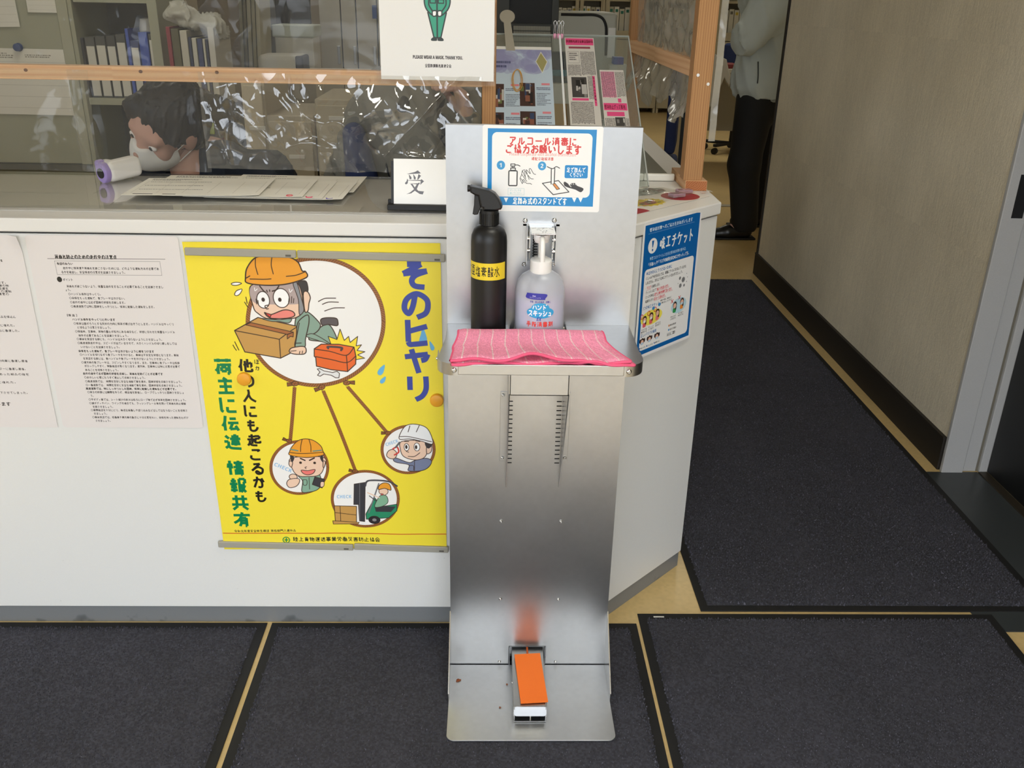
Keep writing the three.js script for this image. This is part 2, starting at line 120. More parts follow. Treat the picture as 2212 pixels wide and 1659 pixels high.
// ---- lettering: a small stroke alphabet on a 20 x 20 grid (two characters per point, ~ = curved stroke, 字:x0,y0,x1,y1 = a component)
const GLYPHS = {};
`ア 22i2 ~i2f7b9 ~a6ab7g3j
イ ~h1b71b b7bj
ウ a0a4 34i4 343a ~i4gacg5j
エ 33h3 a3ah 1hjh
オ 16j6 c0cj cj9j ~c6871g
カ 25h5 ~h5hagifjci ~90995f2j
キ 36h4 1cja 80ck
ク ~80642a 72h2 ~h2eb8h3k
ケ ~70531a 56k6 ~d6db9i6k
コ 33h3 h3hi 2ihi
サ 16j6 606b ~e0ebbi7k
シ 4287 297d ~2jbgi6
ス 33g3 ~g3cb2j bchj
セ 18i5 ~i5faca 707i 7iii
ソ 3268 ~h2fa7j
タ ~80642a 72h2 ~h2eb8h3k 6beg
チ ~f1a434 19j9 ~b4bb9h4k
ツ 2367 82b7 ~i3ga7k
テ 52f2 18j8 ~b8bc8i5k
ト 707k 77hd
ナ 17j7 ~b0ba8g3k
ニ 45g5 1gjg
ネ a0c4 35h5 ~h5bb1f bbbk cbig
ノ ~g1eb3j
ハ ~74592h ~d4gaji
ヒ 404h ~4h5j8jii i549
フ 23i3 ~i3gbcg5k
ヘ 1b76 76jh
ホ 15j5 a0ak ak8j 592g f9ig
マ 23i3 ~i3f8ac 7aeh
ミ 41g4 58fb 3ghk
ム ~91673h 3hih fdik
メ ~g1ca2k 55gf
モ 33h3 1aja 838h ~8h9jij
ヤ 17i5 ~i5g9da 61bk
ユ 44f4 f4ei 1iji
ヨ 33h3 h3hi 3bhb 2ihi
ラ 42g2 27i7 ~i7gccg5k
リ 414c ~g1gbdh8k
ル ~635e1k b2bj ~bjfgjb
レ 515j ~5jdgja
ロ 33h3 333j h3hj 3ihi
ワ 343a 34h4 ~h4gbch6k
ン 2378 ~2icfi5
ー 1aja
あ 24h4 ~70767e9j ~e7ad7h3i2e6ac8g9jdigbk
い ~23294g6i9d ~f5i9je
う ~60c2e3 ~38b6g9fe8k
え 70d2 36g6 g61j ~1j8cbdciejjj
お 25e5 ~717h4j1g4cb9ibigcj ~f2j6
か ~27b5fafhcj9i ~80863j ~f3ia
き 34g3 28h7 81ff ~4d3h8jfj
く f12a 2afk
け ~31292h5j 86k6 ~f1fbch9k
こ ~53g3d5 ~4c3g7jhj
さ 26h5 81fd ~4c4h9jfi
し ~515f7jckjc
す 14k4 ~b0b9af6e6a99bccgak6k
せ 17k6 ~f1f9ddbc ~616h9jij
そ 52f2 f229 29j7 ~j7ba8eaihj
た 25e5 ~70691k aaj9 ~9e9hcjjj
ち 24h4 ~80694d ~4db9hcfibk6k
つ ~18b4i8iddi7k
て 13j2 ~j2b68cbihj
と 527a ~g56b3f5jij
な 15d4 ~70691f ~f3j7 ~d9dhak6iaefgjk
に ~21292h4j a5i5 ~9d9ibjjj
ね 505k ~28981h ~1hb7h7ieficgdekk
の ~a38c5h2d46b2i6jchhbk
は ~21292h4j 86k6 ~f1fibk8hcgkk
ひ ~25743c5jbkgdf3 f3kb
ふ ~80c39adfak6i 4c1i h9ki
へ 1b76 76jh
ほ ~21292h4j 82k2 88k8 ~f2fibk8hcgkk
ま 34i4 39i9 ~b0bh7k4hbgjk
み 34b3 ~b37e4i1g4bjg ~g7ehbk
む 15d5 ~707d3f4b7c7h9jgjhe ~f3j8
め ~435a9g ~e1bb5i2e58c5i9hhdk
も ~817f9jejhgid 35e5 3aea
や ~2ad5i8haeb 61ak a0c3
ゆ ~343d ~3e66d4i9fecb ~c0cgak
よ b7i7 ~b0bh7k4hbgjk
ら ~70d3 ~546b ~6bd8idei7k
り ~414b6b ~f1gbekak
る 53f2 f22e ~2eb8ibiggjbk8haffj
れ 505k ~28981h ~1hc5e7chfjkg
ろ 53f2 f22e ~2eb8ibigfjak6k
わ 505k ~28981h ~1hb7i9ifgjck
を 24h3 ~80663c ~3c99bccg ~j79d6h9kjk
ん ~b05b1k ~1k7aacbjhikd
、 1f5k
。 ~2g4e6g4i2g
・ 9abb
「 a1h1 a1ad
」 aibi 3iai a7ai
【 c1i1 c1ck c1e6 e6ee eeck ckik
】 b1h1 h1hk bkhk
○ ~a1g4jaggaj4g1a44a1
■ 44g4 47g7 4aga 4dgd 4ggg
口 34h4 343i h4hi 3hhh
日 41h1 414k h1hk 4aha 4jhj
目 41h1 414k h1hk 47h7 4dhd 4jhj
田 33h3 333i h3hi 3hhh a3ah 3aha
木 16j6 a0ak ~a61g ~a6jg
土 38h8 a0ai 1iji
王 22i2 3aha 1iji a2ai
艹 08k8 505g f0fg
亻 ~i0c91e c9ck
氵 51f5 28cb ~2k9ggc
言 80c2 05k5 39h9 3dhd 3hhh 3h3k hhhk 3khk
辶 2266 0a5a 5a5g ~5g1j ~5g8jkk
月 ~515c2k 51g1 g1gk gkdk 57g7 5dgd
火 ~a0ab2k aajk 3457 g4da
心 ~283i ~616h9kgkif b6dc h7ke
忄 b0bk 542a g4jb
刂 424e g0gj gjck
力 27h7 ~h7hgfkbj ~90992k
又 24h4 ~h4cd2k 67jk
車 13j3 36h6 363e h6he 3aha 3ehe 0hkh a0ak
金 ~a008 ~a0k8 58f8 2cic a8aj 5e7i fedi 0jkj
門 0191 010k 9199 0595 0999 b1k1 b1b9 k1kk b5k5 b9k9
阝 313k 31e1 ~e197 ~97fbeh9g
禾 g033 18j8 a2ak ~a81h ~a8jh
酉 12j2 36h6 363k h6hk ~828a4c d2dbhb 3fhf 3jhj
扌 06j6 b0bj bj6i 0ejb
糸 ~90456a ~f43c 3chc acak 5e2i feii
貝 41h1 414e h1he 46h6 4aha 4ehe 8e2k ceik
頁 12j2 a285 35h5 353f h5hf 39h9 3chc 3fhf 8f2k cfik
宀 a0a7 171g 17j7 j7je
疒 b0b3 43k3 ~434d1k 0638 0e3c
可 01k1 g1gj gjcj 26b6 262e b6be 2ebe
何 亻:0,0,6,20 可:6,1,20,20
荷 艹:0,0,20,6 何:0,6,20,20
主 80c3 24i4 3bhb 1jjj a4aj
云 43g3 09k9 ~993i 3ihh edjk
伝 亻:0,0,6,20 云:7,1,20,20
羍 34h4 a0a8 08k8 698c e9cc 2did 1hjh adak
達 辶:0,0,20,20 羍:7,0,20,16
青 13j3 46g6 09k9 a0a9 4c4k 4cgc gcgk gkdk 4fgf 4igi
情 忄:0,0,6,20 青:7,0,20,20
卩 11i1 i1i7 i7b7 111k 1aha ~ha9h4k 5cik
報 羍:0,0,10,20 卩:11,0,20,20
共 15j5 606d e0ed 0dkd 7f1k dfjk
有 04k4 ~b07a0f 月:5,7,18,20
也 0aj6 j6jd jdgd a0ae 434i ~4i5kjkjg
他 亻:0,0,6,20 也:7,0,20,20
人 ~a0a82k ~a8dfkk
走 34h4 a0a9 09k9 a9ah acic ~5b4g0k ~4e8jkk
己 12i2 i2i9 29i9 292j ~2j3kjkjg
起 走:0,0,15,20 己:11,2,20,15
令 ~a009 ~a0k9 69e9 2chc hcei 9fek
和 禾:0,0,11,20 口:11,4,20,18
元 34h4 09k9 ~898f1k d9dj ~djfkkkkg
年 ~50351a 44j4 4aia 4a4f 0fkf b4bk
度 b0b3 33k3 ~333c0k 57k7 858b f5fb 8bfb 6ehe ~hecj6k 7fjk
女 08k8 ~a05chk ~g7ce2k
安 宀:0,0,20,8 女:1,5,19,20
全 ~a009 ~a0k9 4aga 3fhf 1kjk aaak
彳 ~j00a ~k50h acak
行 彳:0,0,8,20 93j3 89k9 f9fj fjcj
韋 62i2 a0a6 06k6 39h9 393d h9hd 3dhd 1hjh adak
亍 13j3 08k8 d8dj
衛 彳:0,0,5,20 韋:5,1,14,20 亍:14,0,20,20
生 ~50391a 45i5 3bhb 0jkj b0bj
票 11j1 34h4 343a h4ha 3aha 818a d1da 3dhd 0gkg agak 5i2k fiik
標 木:0,0,8,20 票:8,0,20,20
吾 11j1 9189 45g5 g5g9 09k9 3ehe 3e3k hehk 3khk
語 言:0,0,8,20 吾:9,0,20,20
殳 ~515819 51e1 e1e7 e7j7 2chc ~hcbj1k 5cjk
役 彳:0,0,7,20 殳:7,0,20,20
咅 a0a3 13j3 5478 f4d8 09k9 3dhd 3d3k hdhk 3jhj
部 咅:0,0,11,20 阝:12,0,20,20
入 71c1 ~c18c0k ~b6eekk
選 辶:0,0,20,20 己:7,0,13,7 己:14,0,20,7 共:6,6,20,17
作 亻:0,0,6,20 乍:6,0,20,20
乍 ~500a 45k5 959k 9aja 9fjf
品 口:5,0,15,9 口:0,10,9,20 口:11,10,20,20
坴 34h4 a0a7 07k7 795c d9jc 3fhf 0kkk acak
陸 阝:0,0,7,20 坴:7,0,20,20
上 a0aj a8i8 0jkj
下 02k2 a2ak b8ge
匕 j407 202h ~2h4kjkjg
化 亻:0,0,8,20 匕:8,0,20,20
貨 化:2,0,18,8 貝:1,8,19,20
牜 ~5019 36j6 b0bk 0dkc
勿 ~6009 45j5 ~j5jffkbj ~a51g ~f55k
物 牜:0,0,8,20 勿:8,0,20,20
軍 0206 02k2 k2k6 車:1,4,19,20
運 辶:0,0,20,20 軍:7,0,20,17
关 5174 f1c4 25i5 09k9 a5a9 ~a91k ~a9jk
送 辶:0,0,20,20 关:7,0,20,17
事 02k2 44g4 4448 g4g8 48g8 2bhb hbhh 0eke 2hhh a0ak ak7j
業 7075 d0d5 3164 h1e4 06k6 6679 e6d9 29i9 4cgc 0fkf a9ak ~9f2k ~bfik
労 3054 a0b4 h0e4 0609 06k6 k6k9 力:2,8,18,20
重 g031 04k4 37h7 373d h7hd 3aha 3dhd 1hjh 0kkk a1ak
働 亻:0,0,5,20 重:5,0,14,20 力:13,2,20,20
動 重:0,0,11,20 力:10,2,20,20
災 ~502458 ~b084b8 ~h0e4h8 火:1,7,19,20
害 宀:0,0,20,8 46g6 39h9 0ckc a4ac 3fhf 3f3k hfhk 3khk
方 a0a4 05k5 79i9 ~i9hifkbj ~865f0k
防 阝:0,0,7,20 方:7,0,20,20
止 a1aj a8j8 383j 0jkj
十 09k9 a0ak
協 十:0,0,8,20 力:10,0,18,9 力:7,10,14,20 力:14,10,20,20
会 ~a009 ~a0k9 59f9 0dkd ~9d3k 3jhj efjk
肖 a0a6 3155 h1f5 373k 37h7 h7hk hkek 3bhb 3fhf
消 氵:0,0,6,20 肖:7,0,20,20
毒 13j3 35h5 08k8 a0a8 4b3j 4bhb hbgk 1fkf 3jhj abaj
原 12k2 ~121c0k b2a4 55h5 555c h5hc 58h8 5chc bcbk 7e4i gejj
願 原:0,0,10,20 頁:10,0,20,20
足 42g2 4248 g2g8 48g8 a8aj aeie ~5d4g0k ~4g8jkk
⻊ 31h1 3137 h1h7 37h7 a7ai bchc 4b4j 0kjh
水 a0ak ak6j 1676 ~760h h4b9 a9kj
沓 水:0,0,20,11 日:3,11,17,20
踏 ⻊:0,0,9,20 沓:9,0,20,20
式 05k5 ~d0d8fhjk jkkf g1i4 2aaa 6a6i 0jch
感 02k2 ~02190d 45a5 47a7 474b a7ab 4bab ~d0e7id ~h4ebbd g0j1 心:1,12,19,20
九 06f6 ~f6fifkkkkg ~90953k
染 氵:0,0,6,10 九:7,0,20,11 木:1,9,19,20
正 11j1 a1aj aaia 393j 0jkj
症 疒:0,0,20,20 正:6,7,20,19
文 a0a4 05k5 ~g5ac0k 46jk
寸 06k6 e0ej ejak 3a7e
対 文:0,0,10,20 寸:10,0,20,20
策 ~4005 24a4 ~d0a5 c4k4 07k7 a5ak 3a3f 3aha hahf ~ab1k ~abjk
亥 a0a4 04k4 843a 3aba ~f71i ~jb4k cfjk
咳 口:0,4,7,16 亥:7,0,20,20
立 a0a3 03k3 5478 f4d8 08k8
斤 h032 ~323c0k 38k8 c8ck
新 立:0,0,11,20 0ac8 5a5k 0cac 斤:11,0,20,20
型 02c2 06c6 ~32380c 929c e1e8 j0jb jbgb 土:1,11,19,20
含 ~a008 ~a0k8 68e8 3bgb gbde 口:2,12,18,20
基 03k3 606b e0eb 66e6 69e9 0bkb 7b2f cbif 5gfg adak 1kjk
本 16j6 a0ak ~a60f ~a6kf 6fef
手 g132 27i7 0ckc a2ak ak7k
先 ~4028 35i5 a0aa 0aka ~7a7f1k ~dadjfkkkkg
洗 氵:0,0,6,20 先:7,0,20,20
着 5173 f1d3 13j3 46g6 09k9 a3a9 ~890h 目:5,10,18,20
用 21i1 ~213c0k i1ik ikfk a1ak 27i7 2did
旨 i315 1018 ~183aiaj8 日:3,10,17,20
指 扌:0,0,8,20 旨:8,0,20,20
斉 a0a3 03k3 33jc ~h3b80c 4c3k gcgk 5gfg 5bfb
剤 斉:0,0,13,20 刂:14,0,20,20
鹽 ~4019 34k4 57g7 575b g7gb 5bgb 2e2k 2eie ieik 0kkk 8e8k ceck
素 13j3 36h6 09k9 a0a9 糸:1,8,19,20
夋 ~9046 46h6 f2j7 792c d9jc ~9b3h 6dgd ~gdbi2k 7fkk
酸 酉:0,0,9,20 夋:9,0,20,20
亜 11j1 717j d1dj 35h5 353e h5he 3ehe 0jkj
次 2277 1j7d ~b0997b 94j4 j4h8 ~d8ce6k ~dakk
皮 23j3 j3h7 ~232c0k b0b9 59h9 ~h9cg3k 7bkk
争 ~6029 52f2 f2b6 27h7 h7hf 0bkb 2fhf a6ak ak7k
浄 氵:0,0,6,20 争:7,0,20,20
受 h023 4567 a4b7 h4e8 0a0d 0aka kakd 3dgd ~gdbi1k 6fkk
国 11j1 111k j1jk 1kjk 55f5 5afa 5gfg a5ag ccee
失 ~4028 35i5 0aka a0aa ~a91k ~aakk
鉄 金:0,0,9,20 失:9,0,20,20
岡 11j1 111k j1jk jkgk 6378 e3d8 49g9 5hfh 5c5h fcfh a9ah
鋼 金:0,0,9,20 岡:10,0,20,20
反 21j1 ~212c0k 56i6 ~i6dd5k 77kk
販 貝:0,0,9,20 反:9,0,20,20
売 14j4 a0a8 48g8 0b0e 0bkb kbke ~7d6h1k ~dddjekkkkg
連 辶:0,0,20,20 車:7,0,20,16
合 ~a008 ~a0k8 69e9 口:2,11,18,20
山 a0ak 262k i6ik 2kik
崩 山:3,0,17,7 月:0,7,10,20 月:10,7,20,20
中 34h4 343d h4hd 3dhd a0ak
意 a0a2 12j2 5275 f2e5 05k5 日:4,6,16,13 心:1,13,19,20
注 氵:0,0,6,20 主:7,0,20,20
点 a0a6 a3j3 46g6 464d g6gd 4dgd 2g1k 7g8k cgdk ggjk
必 ~283c ~g1ab1k ~646h8kgkif 90c4 h7ke
要 11j1 34h4 343a h4ha 3aha 818a d1da 女:0,9,20,20
認 言:0,0,8,20 力:9,0,20,10 心:8,10,20,20
音 a0a3 13j3 5478 f4d8 09k9 日:3,10,17,20
戈 05k4 ~80adjk jkkg ~h72j g1j3
識 言:0,0,7,20 音:7,2,14,20 戈:12,0,20,20
真 12j2 a0a4 目:4,4,16,14 0fkf 7g2k dgik
慎 忄:0,0,6,20 真:7,0,20,20
操 扌:0,0,7,20 品:7,0,20,11 木:7,11,20,20
余 ~a009 ~a0k9 59f9 1dkd a9ak 6f2j efij
急 ~7018 62e2 e2b6 36h6 h6hc 39h9 3chc 心:1,12,19,20
途 辶:0,0,20,20 余:7,0,20,17
固 11j1 111k j1jk 1kjk 45g5 a2a9 口:5,9,15,17
専 13j3 35h5 353b h5hb 38h8 3bhb a0ab 0eke fbfk fkbk 5g8i
縛 糸:0,0,8,20 専:8,0,20,20
状 606k 1246 0e6a 97k7 ~e0d96k ~e9kk h1j4
態 ~401658 月:0,5,9,13 匕:11,0,20,6 匕:11,6,20,13 心:1,13,19,20
僉 ~a007 ~a0k7 68e8 3bhb 3b3f hbhf 3fhf ~a81k ~afkk
検 木:0,0,8,20 僉:8,0,20,20
高 a0a3 03k3 55f5 5559 f5f9 59f9 0c0k 0ckc kckk kkhk 6eee 6e6i eeei 6iei
束 13j3 353a h5ha 35h5 3aha a0ak ~aa1i ~aaji
速 辶:0,0,20,20 束:7,0,20,17
道 辶:0,0,20,20 9173 f1d3 73k3 目:8,5,19,16
各 ~6018 52g2 ~g2a80d 56kc 口:4,12,17,20
路 ⻊:0,0,9,20 各:9,0,20,20
寺 34h4 a0a8 08k8 0dkd f9fj fjbk 5e8h
特 牜:0,0,8,20 寺:8,0,20,20
持 扌:0,0,8,20 寺:8,0,20,20
時 日:0,2,8,18 寺:8,0,20,20
配 酉:0,0,10,20 己:10,1,20,20
転 車:0,0,9,20 云:9,1,20,20
去 34h4 a0a9 09k9 ~993i 3ihh edjk
法 氵:0,0,6,20 去:7,0,20,20
石 12j2 ~a25a0e 口:5,9,18,20
隹 ~6019 404k 45k5 4aja 4fjf 4kkk c5ck
確 石:0,0,8,20 隹:8,0,20,20
兑 5184 f1c4 口:3,4,17,12 ~7c6h1k ~dcdjekkkkg
説 言:0,0,8,20 兑:9,0,20,20
曲 23i3 232k i3ik 2kik 2bib 707k d0dk
向 b0a3 14j4 141k j4jk jkgk 58f8 585f f8ff 5fff
出 a0ak 333a 3aha h3ha 1b1k 1kjk jbjk
切 08b6 505g 5gbd d2k2 ~k2kegkdj ~g2fa9k
空 宀:0,0,20,8 ~753b ~d5ebjb 4bgb abaj 0kkk
後 彳:0,0,7,20 殳:7,0,20,20
昜 日:4,0,16,8 0aka ~7a0g 5cjc ~jcihgkcj ~ac2i ~ec7k
場 土:0,2,8,18 昜:8,0,20,20
泉 a083 日:4,2,16,10 水:0,8,20,20
線 糸:0,0,8,20 泉:8,0,20,20
変 a0a3 03k3 838a d3da 4628 g6j8 7a3e 5bgb ~gbbg2k 6dkk
大 17j7 ~a0a82k ~a8kk
不 12j2 ~b27a0d a7ak b9ie
定 宀:0,0,20,8 38h8 a8aj adid ~5b4g0k ~4g8jkk
天 12j2 19j9 ~a2a92k ~a9kk
間 門:0,0,20,20 日:5,9,15,19
制 ~3006 33c3 08d8 2bbb 2b2h bbbh 707k 刂:13,0,20,20
長 414a 41g1 44f4 47f7 0aka 4a4j 4jah ~8aeikk gcbf
里 日:3,0,17,11 a0ak 3fhf 0kkk
理 王:0,2,8,18 里:8,0,20,20
一 0aka
台 ~9037 37h6 d3i8 口:3,11,17,20
前 5173 f1d3 04k4 月:0,6,10,20 刂:12,6,20,20
平 12j2 4468 g4e8 0bkb a2ak
等 ~4005 24a4 ~d0a5 c4k4 寺:0,5,20,20
分 ~700a ~d0ka 4aga ~gafifkbj ~9a7g2k
無 ~5019 36j6 0aka 0eke 363e 868e d6de h6he 2h0k 7h8k chdk hhkk
込 辶:0,0,20,20 入:7,0,20,16
側 亻:0,0,6,20 貝:6,0,14,20 刂:15,0,20,20
払 扌:0,0,9,20 ム:9,1,20,19
荷 艹:0,0,20,6 何:0,6,20,20`.split('\n').forEach((l) => { const [c, ...s] = l.split(' '); GLYPHS[c] = s; });
GLYPHS['塩'] = ['土:0,2,8,18', '鹽:8,0,20,20'];
const DAKU = {}, HANDAKU = {}, SMALL = {};
'がかぎきぐくげけごこざさじしずすぜせぞそだただちづつでてどとばはびひぶふべへぼほガカギキグクゲケゴコザサジシズスゼセゾソダタヂチヅツデテドトバハビヒブフベヘボホ'.match(/../g).forEach((p) => { DAKU[p[0]] = p[1]; });
'ぱはぴひぷふぺへぽほパハピヒプフペヘポホ'.match(/../g).forEach((p) => { HANDAKU[p[0]] = p[1]; });
'ゃやゅゆょよっつゎわャヤュユョヨッツァアィイェエォオ'.match(/../g).forEach((p) => { SMALL[p[0]] = p[1]; });
const DENSE = [...'認識標働運部願語報酸選塩検慎準確'].filter((c) => GLYPHS[c]);
const STROKES = {};
function strokesOf(ch) {                                             // -> list of polylines in the unit square
  if (STROKES[ch]) return STROKES[ch];
  const out = [], D = (c) => parseInt(c, 36) / 20;
  if (DAKU[ch] || HANDAKU[ch]) {
    out.push(...strokesOf(DAKU[ch] || HANDAKU[ch]).map((s) => s.map(([x, y]) => [x * 0.92, 0.06 + y * 0.94])));
    if (DAKU[ch]) out.push([[0.82, 0], [0.88, 0.16]], [[0.95, -0.04], [1.01, 0.12]]);
    else { const r = []; for (let i = 0; i <= 8; i++) r.push([0.92 + 0.075 * Math.cos(i * 0.785), 0.06 + 0.075 * Math.sin(i * 0.785)]); out.push(r); }
  } else if (SMALL[ch]) out.push(...strokesOf(SMALL[ch]).map((s) => s.map(([x, y]) => [0.14 + x * 0.7, 0.32 + y * 0.68])));
  else for (const t of GLYPHS[ch] || GLYPHS[DENSE[(ch.codePointAt(0) * 7) % DENSE.length]]) {
    const part = /^(.):([\d]+),(\d+),(\d+),(\d+)$/u.exec(t);
    if (part) {
      const [x0, y0, x1, y1] = part.slice(2).map((v) => v / 20);
      out.push(...strokesOf(part[1]).map((s) => s.map(([x, y]) => [x0 + 0.02 + x * (x1 - x0 - 0.04), y0 + 0.02 + y * (y1 - y0 - 0.04)])));
      continue;
    }
    const curved = t[0] === '~', p = (curved ? t.slice(1) : t).match(/../g).map((q) => [D(q[0]), D(q[1])]);
    if (!curved || p.length < 3) { out.push(p); continue; }
    const c = [];
    for (let i = 0; i < p.length - 1; i++) {
      const a = p[Math.max(0, i - 1)], b = p[i], d = p[i + 1], e = p[Math.min(p.length - 1, i + 2)];
      for (let k = 0; k < 6; k++) { const u = k / 6; c.push([0, 1].map((j) => 0.5 * (2 * b[j] + (d[j] - a[j]) * u + (2 * a[j] - 5 * b[j] + 4 * d[j] - e[j]) * u * u + (3 * b[j] - a[j] - 3 * d[j] + e[j]) * u * u * u))); }
    }
    c.push(p[p.length - 1]); out.push(c);
  }
  return (STROKES[ch] = out);
}
const kana = (c) => /[\u3000-\u9fff\u2e80-\u2eff○■ー]/.test(c);
// text in a stroke hand: s = size of a character in pixels; o: color, w (stroke width / size), v (vertical), sx (narrowing), gap, font for Latin letters
function jp(g, text, x, y, s, o = {}) {
  const { color = '#222', w = 0.1, v = false, sx = 1, gap = 0.08, bold = '' } = o;
  g.strokeStyle = g.fillStyle = color; g.lineCap = o.cap || 'butt'; g.lineJoin = 'round'; g.lineWidth = s * w;
  for (const ch of text) {
    if (ch === ' ' || ch === '　') { if (v) y += s * 0.5; else x += s * sx * (ch === ' ' ? 0.4 : 1); continue; }
    if (!kana(ch)) {
      g.save(); g.translate(x, y + s * 0.9); g.scale(sx, 1); g.font = bold + ' ' + s * 0.95 + 'px sans-serif'; g.fillText(ch, 0, 0);
      const wd = g.measureText(ch).width; g.restore();
      if (v) y += s * (1 + gap); else x += (wd + s * gap * 0.3) * sx;
      continue;
    }
    const turn = v && ch === 'ー';
    for (const st of strokesOf(ch)) {
      g.beginPath();
      st.forEach(([px, py], i) => { const q = turn ? [1 - py, px] : [px, py], X = x + (0.06 + q[0] * 0.88) * s * sx, Y = y + (0.06 + q[1] * 0.88) * s; if (i) g.lineTo(X, Y); else g.moveTo(X, Y); });
      g.stroke();
    }
    if (v) y += s * (1 + gap); else x += s * (1 + gap) * sx;
  }
  return v ? y : x;
}
// ======================================================== materials
const M = {};
{ const n = 256;
  const galvR = dtex(n, n, (u, v) => gray(0.29 + 0.06 * fbm(u * 3, v * 3, 3, 3)), 0.5, false);
  const galvC = dtex(n, n, (u, v) => { const a = fbm(u * 4, v * 4, 4, 11), b = fbm(u * 28, v * 28, 28, 5, 2), s = Math.max(0, fbm(u * 7, v * 5, 7, 21) - 0.62) * 1.2; return gray(0.86 + 0.05 * (a - 0.5) + 0.02 * (b - 0.5) ); }, 0.26);
  M.galvLit = std(0xeef0f2, 0.46, { metalness: 1, map: galvC });  // lit copy of the galvanized steel: base plate brightness put into colour and roughness
  M.galv = std(0xd8d9da, 1, { metalness: 1, map: galvC, roughnessMap: galvR });
  M.steel = std(0xd8d8d6, 0.22, { metalness: 1 });
  M.zinc = std(0xb9bcbf, 0.4, { metalness: 1 });
  M.darkSteel = std(0x2c2d2f, 0.5, { metalness: 0.6 });
  M.slot = std(0x0a0a0b, 0.9);
  const grain = (s, base, dark) => (u, v) => { const w = u * 9 + 0.9 * fbm(u * 3, v * 1, 3, s) * 1.4, r = 0.5 + 0.5 * Math.sin(w * 6.283 + 2 * fbm(u * 2, v * 2, 2, s + 4)), f = fbm(u * 60, v * 3, 60, s + 9, 2), k = 0.55 * r * r + 0.45 * f; return base.map((b, i) => b * (1 - k) + dark[i] * k); };
  M.woodV = std(0xffffff, 0.62, { map: dtex(256, 256, grain(3, [0.72, 0.54, 0.35], [0.6, 0.42, 0.25]), [0.05, 0.5]) });
  M.woodH = std(0xffffff, 0.62, { map: dtex(256, 256, (u, v) => grain(17, [0.91, 0.75, 0.58], [0.83, 0.62, 0.44])(v, u), [0.6, 0.13]) });
  M.woodEnd = std(0xffffff, 0.7, { map: dtex(128, 128, (u, v) => { const r = Math.hypot(u - 1.3, v + 0.4) * 14, k = 0.5 + 0.5 * Math.sin(r * 6.283); return [0.74 - 0.12 * k, 0.48 - 0.12 * k, 0.3 - 0.1 * k]; }, 0.06) });
  M.white = std(0xdfdfdc, 0.38);
  M.counterWhite = phy(0xffffff, 0.34, { map: dtex(512, 512, (u, v) => { const s = Math.max(0, vn(u * 300, v * 300, 300, 3) - 0.985) * 30 * (vn(u * 9, v * 9, 9, 7) > 0.6 ? 1 : 0); return [0.895 - s * 0.2, 0.895 - s * 0.2, 0.885 - s * 0.2]; }, 1.1) });
  M.counterTop = std(0xe8e6e2, 0.4);
  M.topGray = std(0xdedcd5, 0.45);
  M.plinth = std(0xffffff, 0.42, { metalness: 0.25, map: dtex(256, 256, (u, v) => { const s = Math.max(0, fbm(u * 9, v * 9, 9, 31) - 0.66) * 1.3; return [0.53 - s, 0.54 - s, 0.55 - s]; }, 0.5) });
  M.dark = std(0x17181a, 0.6);
  M.black = std(0x0b0b0c, 0.45);
  M.rubber = std(0x101011, 0.7);
  M.wallcloth = std(0xffffff, 0.85, { map: dtex(512, 512, (u, v) => { const f = fbm(u * 90, v * 12, 90, 2, 3), s = vn(u * 256, v * 200, 256, 9), l = fbm(u * 3, v * 2, 3, 14), k = 1 + 0.06 * (f - 0.5) + 0.07 * (s - 0.5) + 0.09 * (l - 0.5); return [0.88 * k, 0.84 * k, 0.75 * k]; }, 0.6), bumpMap: dtex(256, 256, (u, v) => gray(0.5 + 0.5 * (fbm(u * 70, v * 14, 70, 2, 2) - 0.5) + 0.3 * (vn(u * 128, v * 128, 128, 9) - 0.5)), 0.3, false), bumpScale: 0.0012 });
  M.floor = std(0xffffff, 0.3, { map: dtex(512, 512, (u, v) => { const a = fbm(u * 6, v * 6, 6, 41), b = vn(u * 170, v * 170, 170, 3), k = 1 + 0.07 * (a - 0.5) + 0.05 * (b - 0.5); return [0.83 * k, 0.72 * k, 0.5 * k]; }, 1.3) });
  M.baseboard = std(0x231d16, 0.65);
  M.jamb = std(0xffffff, 0.5, { map: dtex(128, 128, (u, v) => gray(0.7 + 0.025 * (vn(u * 90, v * 90, 90, 2) - 0.5)), 0.1) });
  M.slab = std(0xffffff, 0.35, { map: dtex(256, 256, (u, v) => { const k = fbm(u * 5, v * 5, 5, 9) * 0.06; return [0.2 + k, 0.215 + k, 0.22 + k]; }, 0.8) });
  M.concrete = std(0x605f5d, 0.9); M.ceiling = std(0xdedad0, 0.9); M.paintWall = std(0xe4dfd2, 0.85);
  M.pile = std(0xffffff, 0.95, { map: dtex(512, 512, (u, v) => { const b = vn(u * 150, v * 150, 150, 3), a = fbm(u * 5, v * 5, 5, 6), k = 0.22 + 0.1 * (b - 0.5) + 0.05 * (a - 0.5); return [k, k, k * 1.14]; }, 0.6) });
  M.tuft = std(0xffffff, 0.95);
  M.paper = std(0xe9e6dc, 0.75); M.paperPlain = std(0xf1efe8, 0.7);
  M.film = phy(0xf6f6f4, 0.03, { transmission: 0.96, thickness: 0, ior: 1.5, specularIntensity: 0.45 }); M.filmCrumpled = phy(0xf4f4f2, 0.03, { transmission: 0.95, thickness: 0, ior: 1.85, specularIntensity: 1 });
  M.filmOld = phy(0xd6d2c6, 0.12, { transmission: 0.62, thickness: 0, ior: 1.5 });
  M.glass = phy(0xfafafa, 0.02, { transmission: 0.98, thickness: 0, ior: 1.5 });
  M.acrylic = phy(0xf2f6f4, 0.03, { transmission: 0.95, thickness: 0, ior: 1.49 });
  M.acrylicEdge = std(0xb4bab6, 0.3);
  M.laminate = phy(0xf2f2f0, 0.28, { transmission: 0.7, thickness: 0 });
